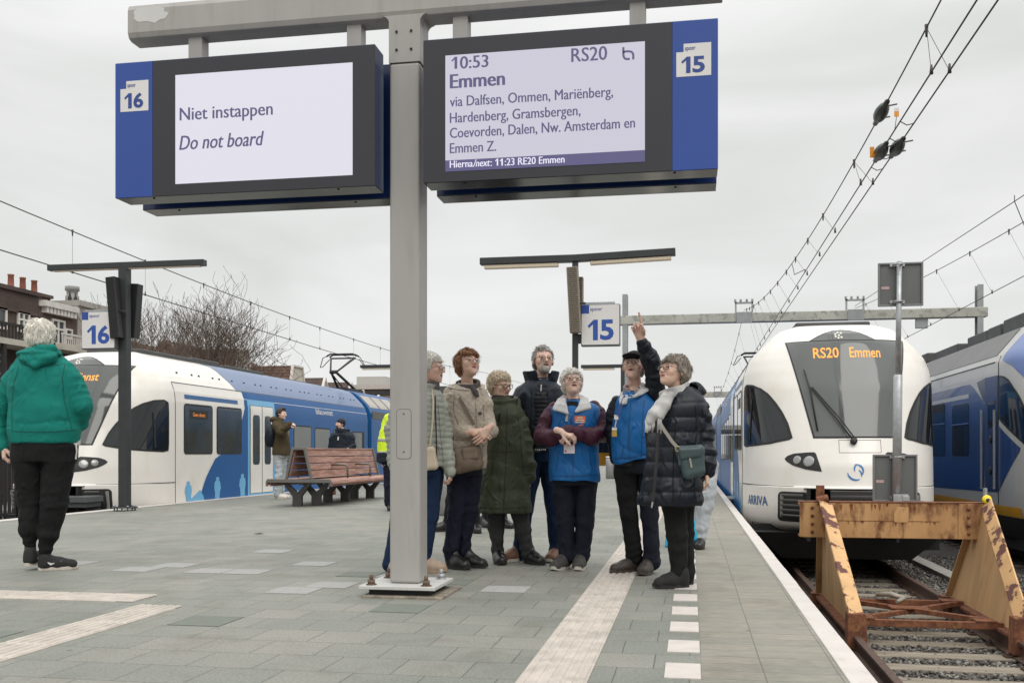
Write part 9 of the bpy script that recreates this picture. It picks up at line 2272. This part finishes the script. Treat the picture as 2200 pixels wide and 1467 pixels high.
beanie_man()
def hivis():
 s = Person('railway worker in a hi vis yellow jacket mostly hidden behind the grey post', 852, 1096, 0, res=1.5); s.legk = 0.95
 s.top('hi_vis_jacket', CLOTH['hivis'], [(974, 850, 38, 0.18, 0), (950, 850, 37, 0.18, 0), (915, 851, 30, 0.17, 0), (893, 852, 26, 0.15, 0), (882, 853, 14, 0.11, 0)], arms=[[((832, 900, 0), .085), ((824, 945, 0), .085), ((822, 975, -0.02), .075)], [((874, 900, 0), .085), ((880, 945, 0), .075), ((881, 978, -0.02), .065)]], wr=(0.008, 7), seed=81)
 for a, b_ in ((942, 949), (969, 977)):
  mid = (a + b_) / 2; f = 0.006
  s.top('reflective_band', CLOTH['reflect'], [(b_, 850, 38.5, 0.184, 0), (a, 850, 38.2, 0.184, 0)], wr=(0.002, 7), seed=81)
  za, zb = s.q(0, b_)[2], s.q(0, a)[2]
  s.blob('reflective_band', CLOTH['reflect'], lambda v: (v.chain([s.q(832, 900, 0), s.q(824, 945, 0), s.q(822, 975, -0.02)], [.093, .093, .082]), v.cut(lambda X, Y, Z: np.maximum(za - Z, Z - zb) + 0 * X + 0 * Y)), s.q(800, 985) - 0.15, s.q(850, 930) + 0.15, 0.010, 0.002, 9)
 s.top('navy_hem', CLOTH['navycoat'], [(992, 850, 41, 0.185, 0), (972, 850, 39, 0.182, 0)], arms=[[((822, 974, -0.02), .080), ((822, 988, -0.02), .07)]], wr=(0.006, 7), seed=82)
 s.head(853, 864, 0.235, 160, 0, 0, 0, neck=s.q(853, 890, 0.02), skin=0, hair={'c': 'dark', 'vol': 0.05, 'n': 100, 'len': 0.1}, eyes=False)
 s.trousers(CLOTH['navytrs'], [[((838, 995, 0), .105), ((836, 1040, 0), .085), ((836, 1080, 0), .075)], [((865, 995, 0), .105), ((866, 1040, 0.1), .085), ((868, 1080, 0.15), .075)]], (985, 851, 33, 0.15, 0))
 s.shoe(838, 1095, 10, 0.29, 'black', 'black', 0, 0.09); s.shoe(868, 1093, 160, 0.29, 'black', 'black', 0.15, 0.09)
 s.hand(s.q(821, 985, -0.02), (0, 0, -1), (1, 0, 0), 1, (0.6, 0.7, 0.8, 0.8), 0.5); s.hand(s.q(881, 980, -0.02), (0, 0, -1), (-1, 0, 0), -1, (0.6, 0.7, 0.8, 0.8), 0.5)
 s.done()
hivis()
def hidden_pair():
 for lab, px, py, jk, tr, sh_, top_ in (('person in black trousers with a white stripe, legs showing behind the beige coat', 990, 1143, 'navycoat', 'blackcloth', ((958, 1137, -75, 0.12), (1022, 1141, 10, 0.0)), 835),
          ('person in dark trousers, only shoes showing behind the olive raincoat', 1066, 1133, 'blackcloth', 'navycoat', ((1040, 1128, 20, 0.1), (1082, 1132, 30, 0.0)), 838)):
  s = Person(lab, px, py, 0, res=1.6)
  c = px + (12 if px < 1000 else 10)
  s.top('jacket', CLOTH[jk], [(1010, c, 34, 0.15, 0), (960, c, 34, 0.16, 0), (905, c, 34, 0.15, 0), (885, c, 26, 0.12, 0), (874, c, 12, 0.09, 0)], arms=[[((c - 30, 905, 0), .07), ((c - 32, 960, 0), .06), ((c - 26, 1005, -0.06), .05)], [((c + 30, 905, 0), .07), ((c + 32, 960, 0), .06), ((c + 26, 1005, -0.06), .05)]], seed=91)
  s.head(c, 850, 0.21, 10 if px < 1000 else -30, 5, 0, 0, neck=s.q(c, 880, 0.02), skin=0, hair={'c': 'greybrown', 'vol': 0.05, 'n': 100, 'len': 0.12}, eyes=False)
  (x1, y1, a1, d1), (x2, y2, a2, d2) = sh_
  s.trousers(CLOTH[tr], [[((c - 17, 1015, 0), .09), ((x1 + 10, 1075, d1 * 0.5), .075), ((x1 + 4, 1120, d1), .062)], [((c + 17, 1015, 0), .09), ((x2 - 2, 1075, 0), .075), ((x2, 1122, d2), .062)]], (1005, c, 32, 0.14, 0))
  if px < 1000: s.ribbon('side_stripe', CLOTH['whitecotton'], [s.q(975, 1040, -0.06), s.q(970, 1080, 0.0), s.q(966, 1118, 0.05)], 0.02, 0.006)
  s.shoe(x1, y1, a1, 0.28, 'black', 'black', d1, 0.09, laces=True); s.shoe(x2, y2, a2, 0.28, 'black', 'black', d2, 0.09, laces=True)
  s.hand(s.q(c - 26, 1005, -0.06), (0.3, 0, -1), (1, 0, 0), 1, (0.6,) * 4, 0.5, 0.9); s.hand(s.q(c + 26, 1005, -0.06), (-0.3, 0, -1), (-1, 0, 0), -1, (0.6,) * 4, 0.5, 0.9)
  s.done()
hidden_pair()
def bending():
 s = Person('person in washed pale jeans bending down behind the navy coat woman', 1505, 1177, 0, res=1.4); s.legk = 0.95
 s.top('jacket', CLOTH['navycoat'], [(1000, 1519, 22, 0.14, 0), (975, 1510, 26, 0.15, 0.02), (940, 1480, 30, 0.15, 0.05), (915, 1455, 28, 0.15, 0.05), (900, 1440, 20, 0.12, 0.05)], arms=[[((1440, 925, 0.0), .065), ((1440, 985, -0.05), .055), ((1448, 1040, -0.05), .045)], [((1450, 920, 0.15), .065), ((1460, 985, 0.1), .055), ((1462, 1040, 0.05), .045)]], seed=95)
 s.head(1430, 925, 0.21, -60, -40, 0, 0.05, neck=s.q(1448, 912, 0.05), skin=0, hair={'c': 'greybrown', 'vol': 0.06, 'n': 100, 'len': 0.15}, eyes=False)
 s.trousers(CLOTH['lightjeans'], [[((1523, 1000, 0), .098), ((1516, 1085, -0.02), .072), ((1503, 1155, 0), .058)], [((1512, 1000, 0.08), .095), ((1500, 1085, 0.08), .07), ((1482, 1162, 0.06), .058)]], (975, 1516, 22, 0.14, 0), wr=(0.01, 14), name='jeans')
 s.shoe(1504, 1176, -15, 0.26, 'black', 'black', 0, 0.085); s.shoe(1481, 1177, -25, 0.26, 'black', 'black', 0.02, 0.085)
 s.hand(s.q(1448, 1040, -0.05), (0, 0, -1), (1, 0, 0), 1, (0.6,) * 4, 0.5, 0.9); s.hand(s.q(1462, 1040, 0.05), (0, 0, -1), (-1, 0, 0), -1, (0.6,) * 4, 0.5, 0.9)
 s.done()
 TQ = mk('turquoise_bag_fabric', (0.005, 0.36, 0.55), 0.5, 0, 0.1, 12)
 t = thing('carrier_bag', 'turquoise bag standing on the paving behind the black trousers', 'bag', UW([s.q(1470, 1176, -0.05)])[0])
 blob_on(s, t, 'bag_body', TQ, lambda v: (v.loft([(0.005, s.q(1466, 1150)[0], s.D0 + 0.12, 0.14, 0.09), (0.18, s.q(1468, 1150)[0], s.D0 + 0.12, 0.125, 0.07), (0.30, s.q(1472, 1150)[0], s.D0 + 0.12, 0.10, 0.03)], 3.0), v.cone(s.q(1490, 1120, 0.0), s.q(1498, 1175, -0.05), 0.02, 0.03, 0.02)), s.q(1425, 1185, 0) - 0.1, s.q(1510, 1080, 0.2) + 0.1, 0.009, 0.008, 12)
bending()
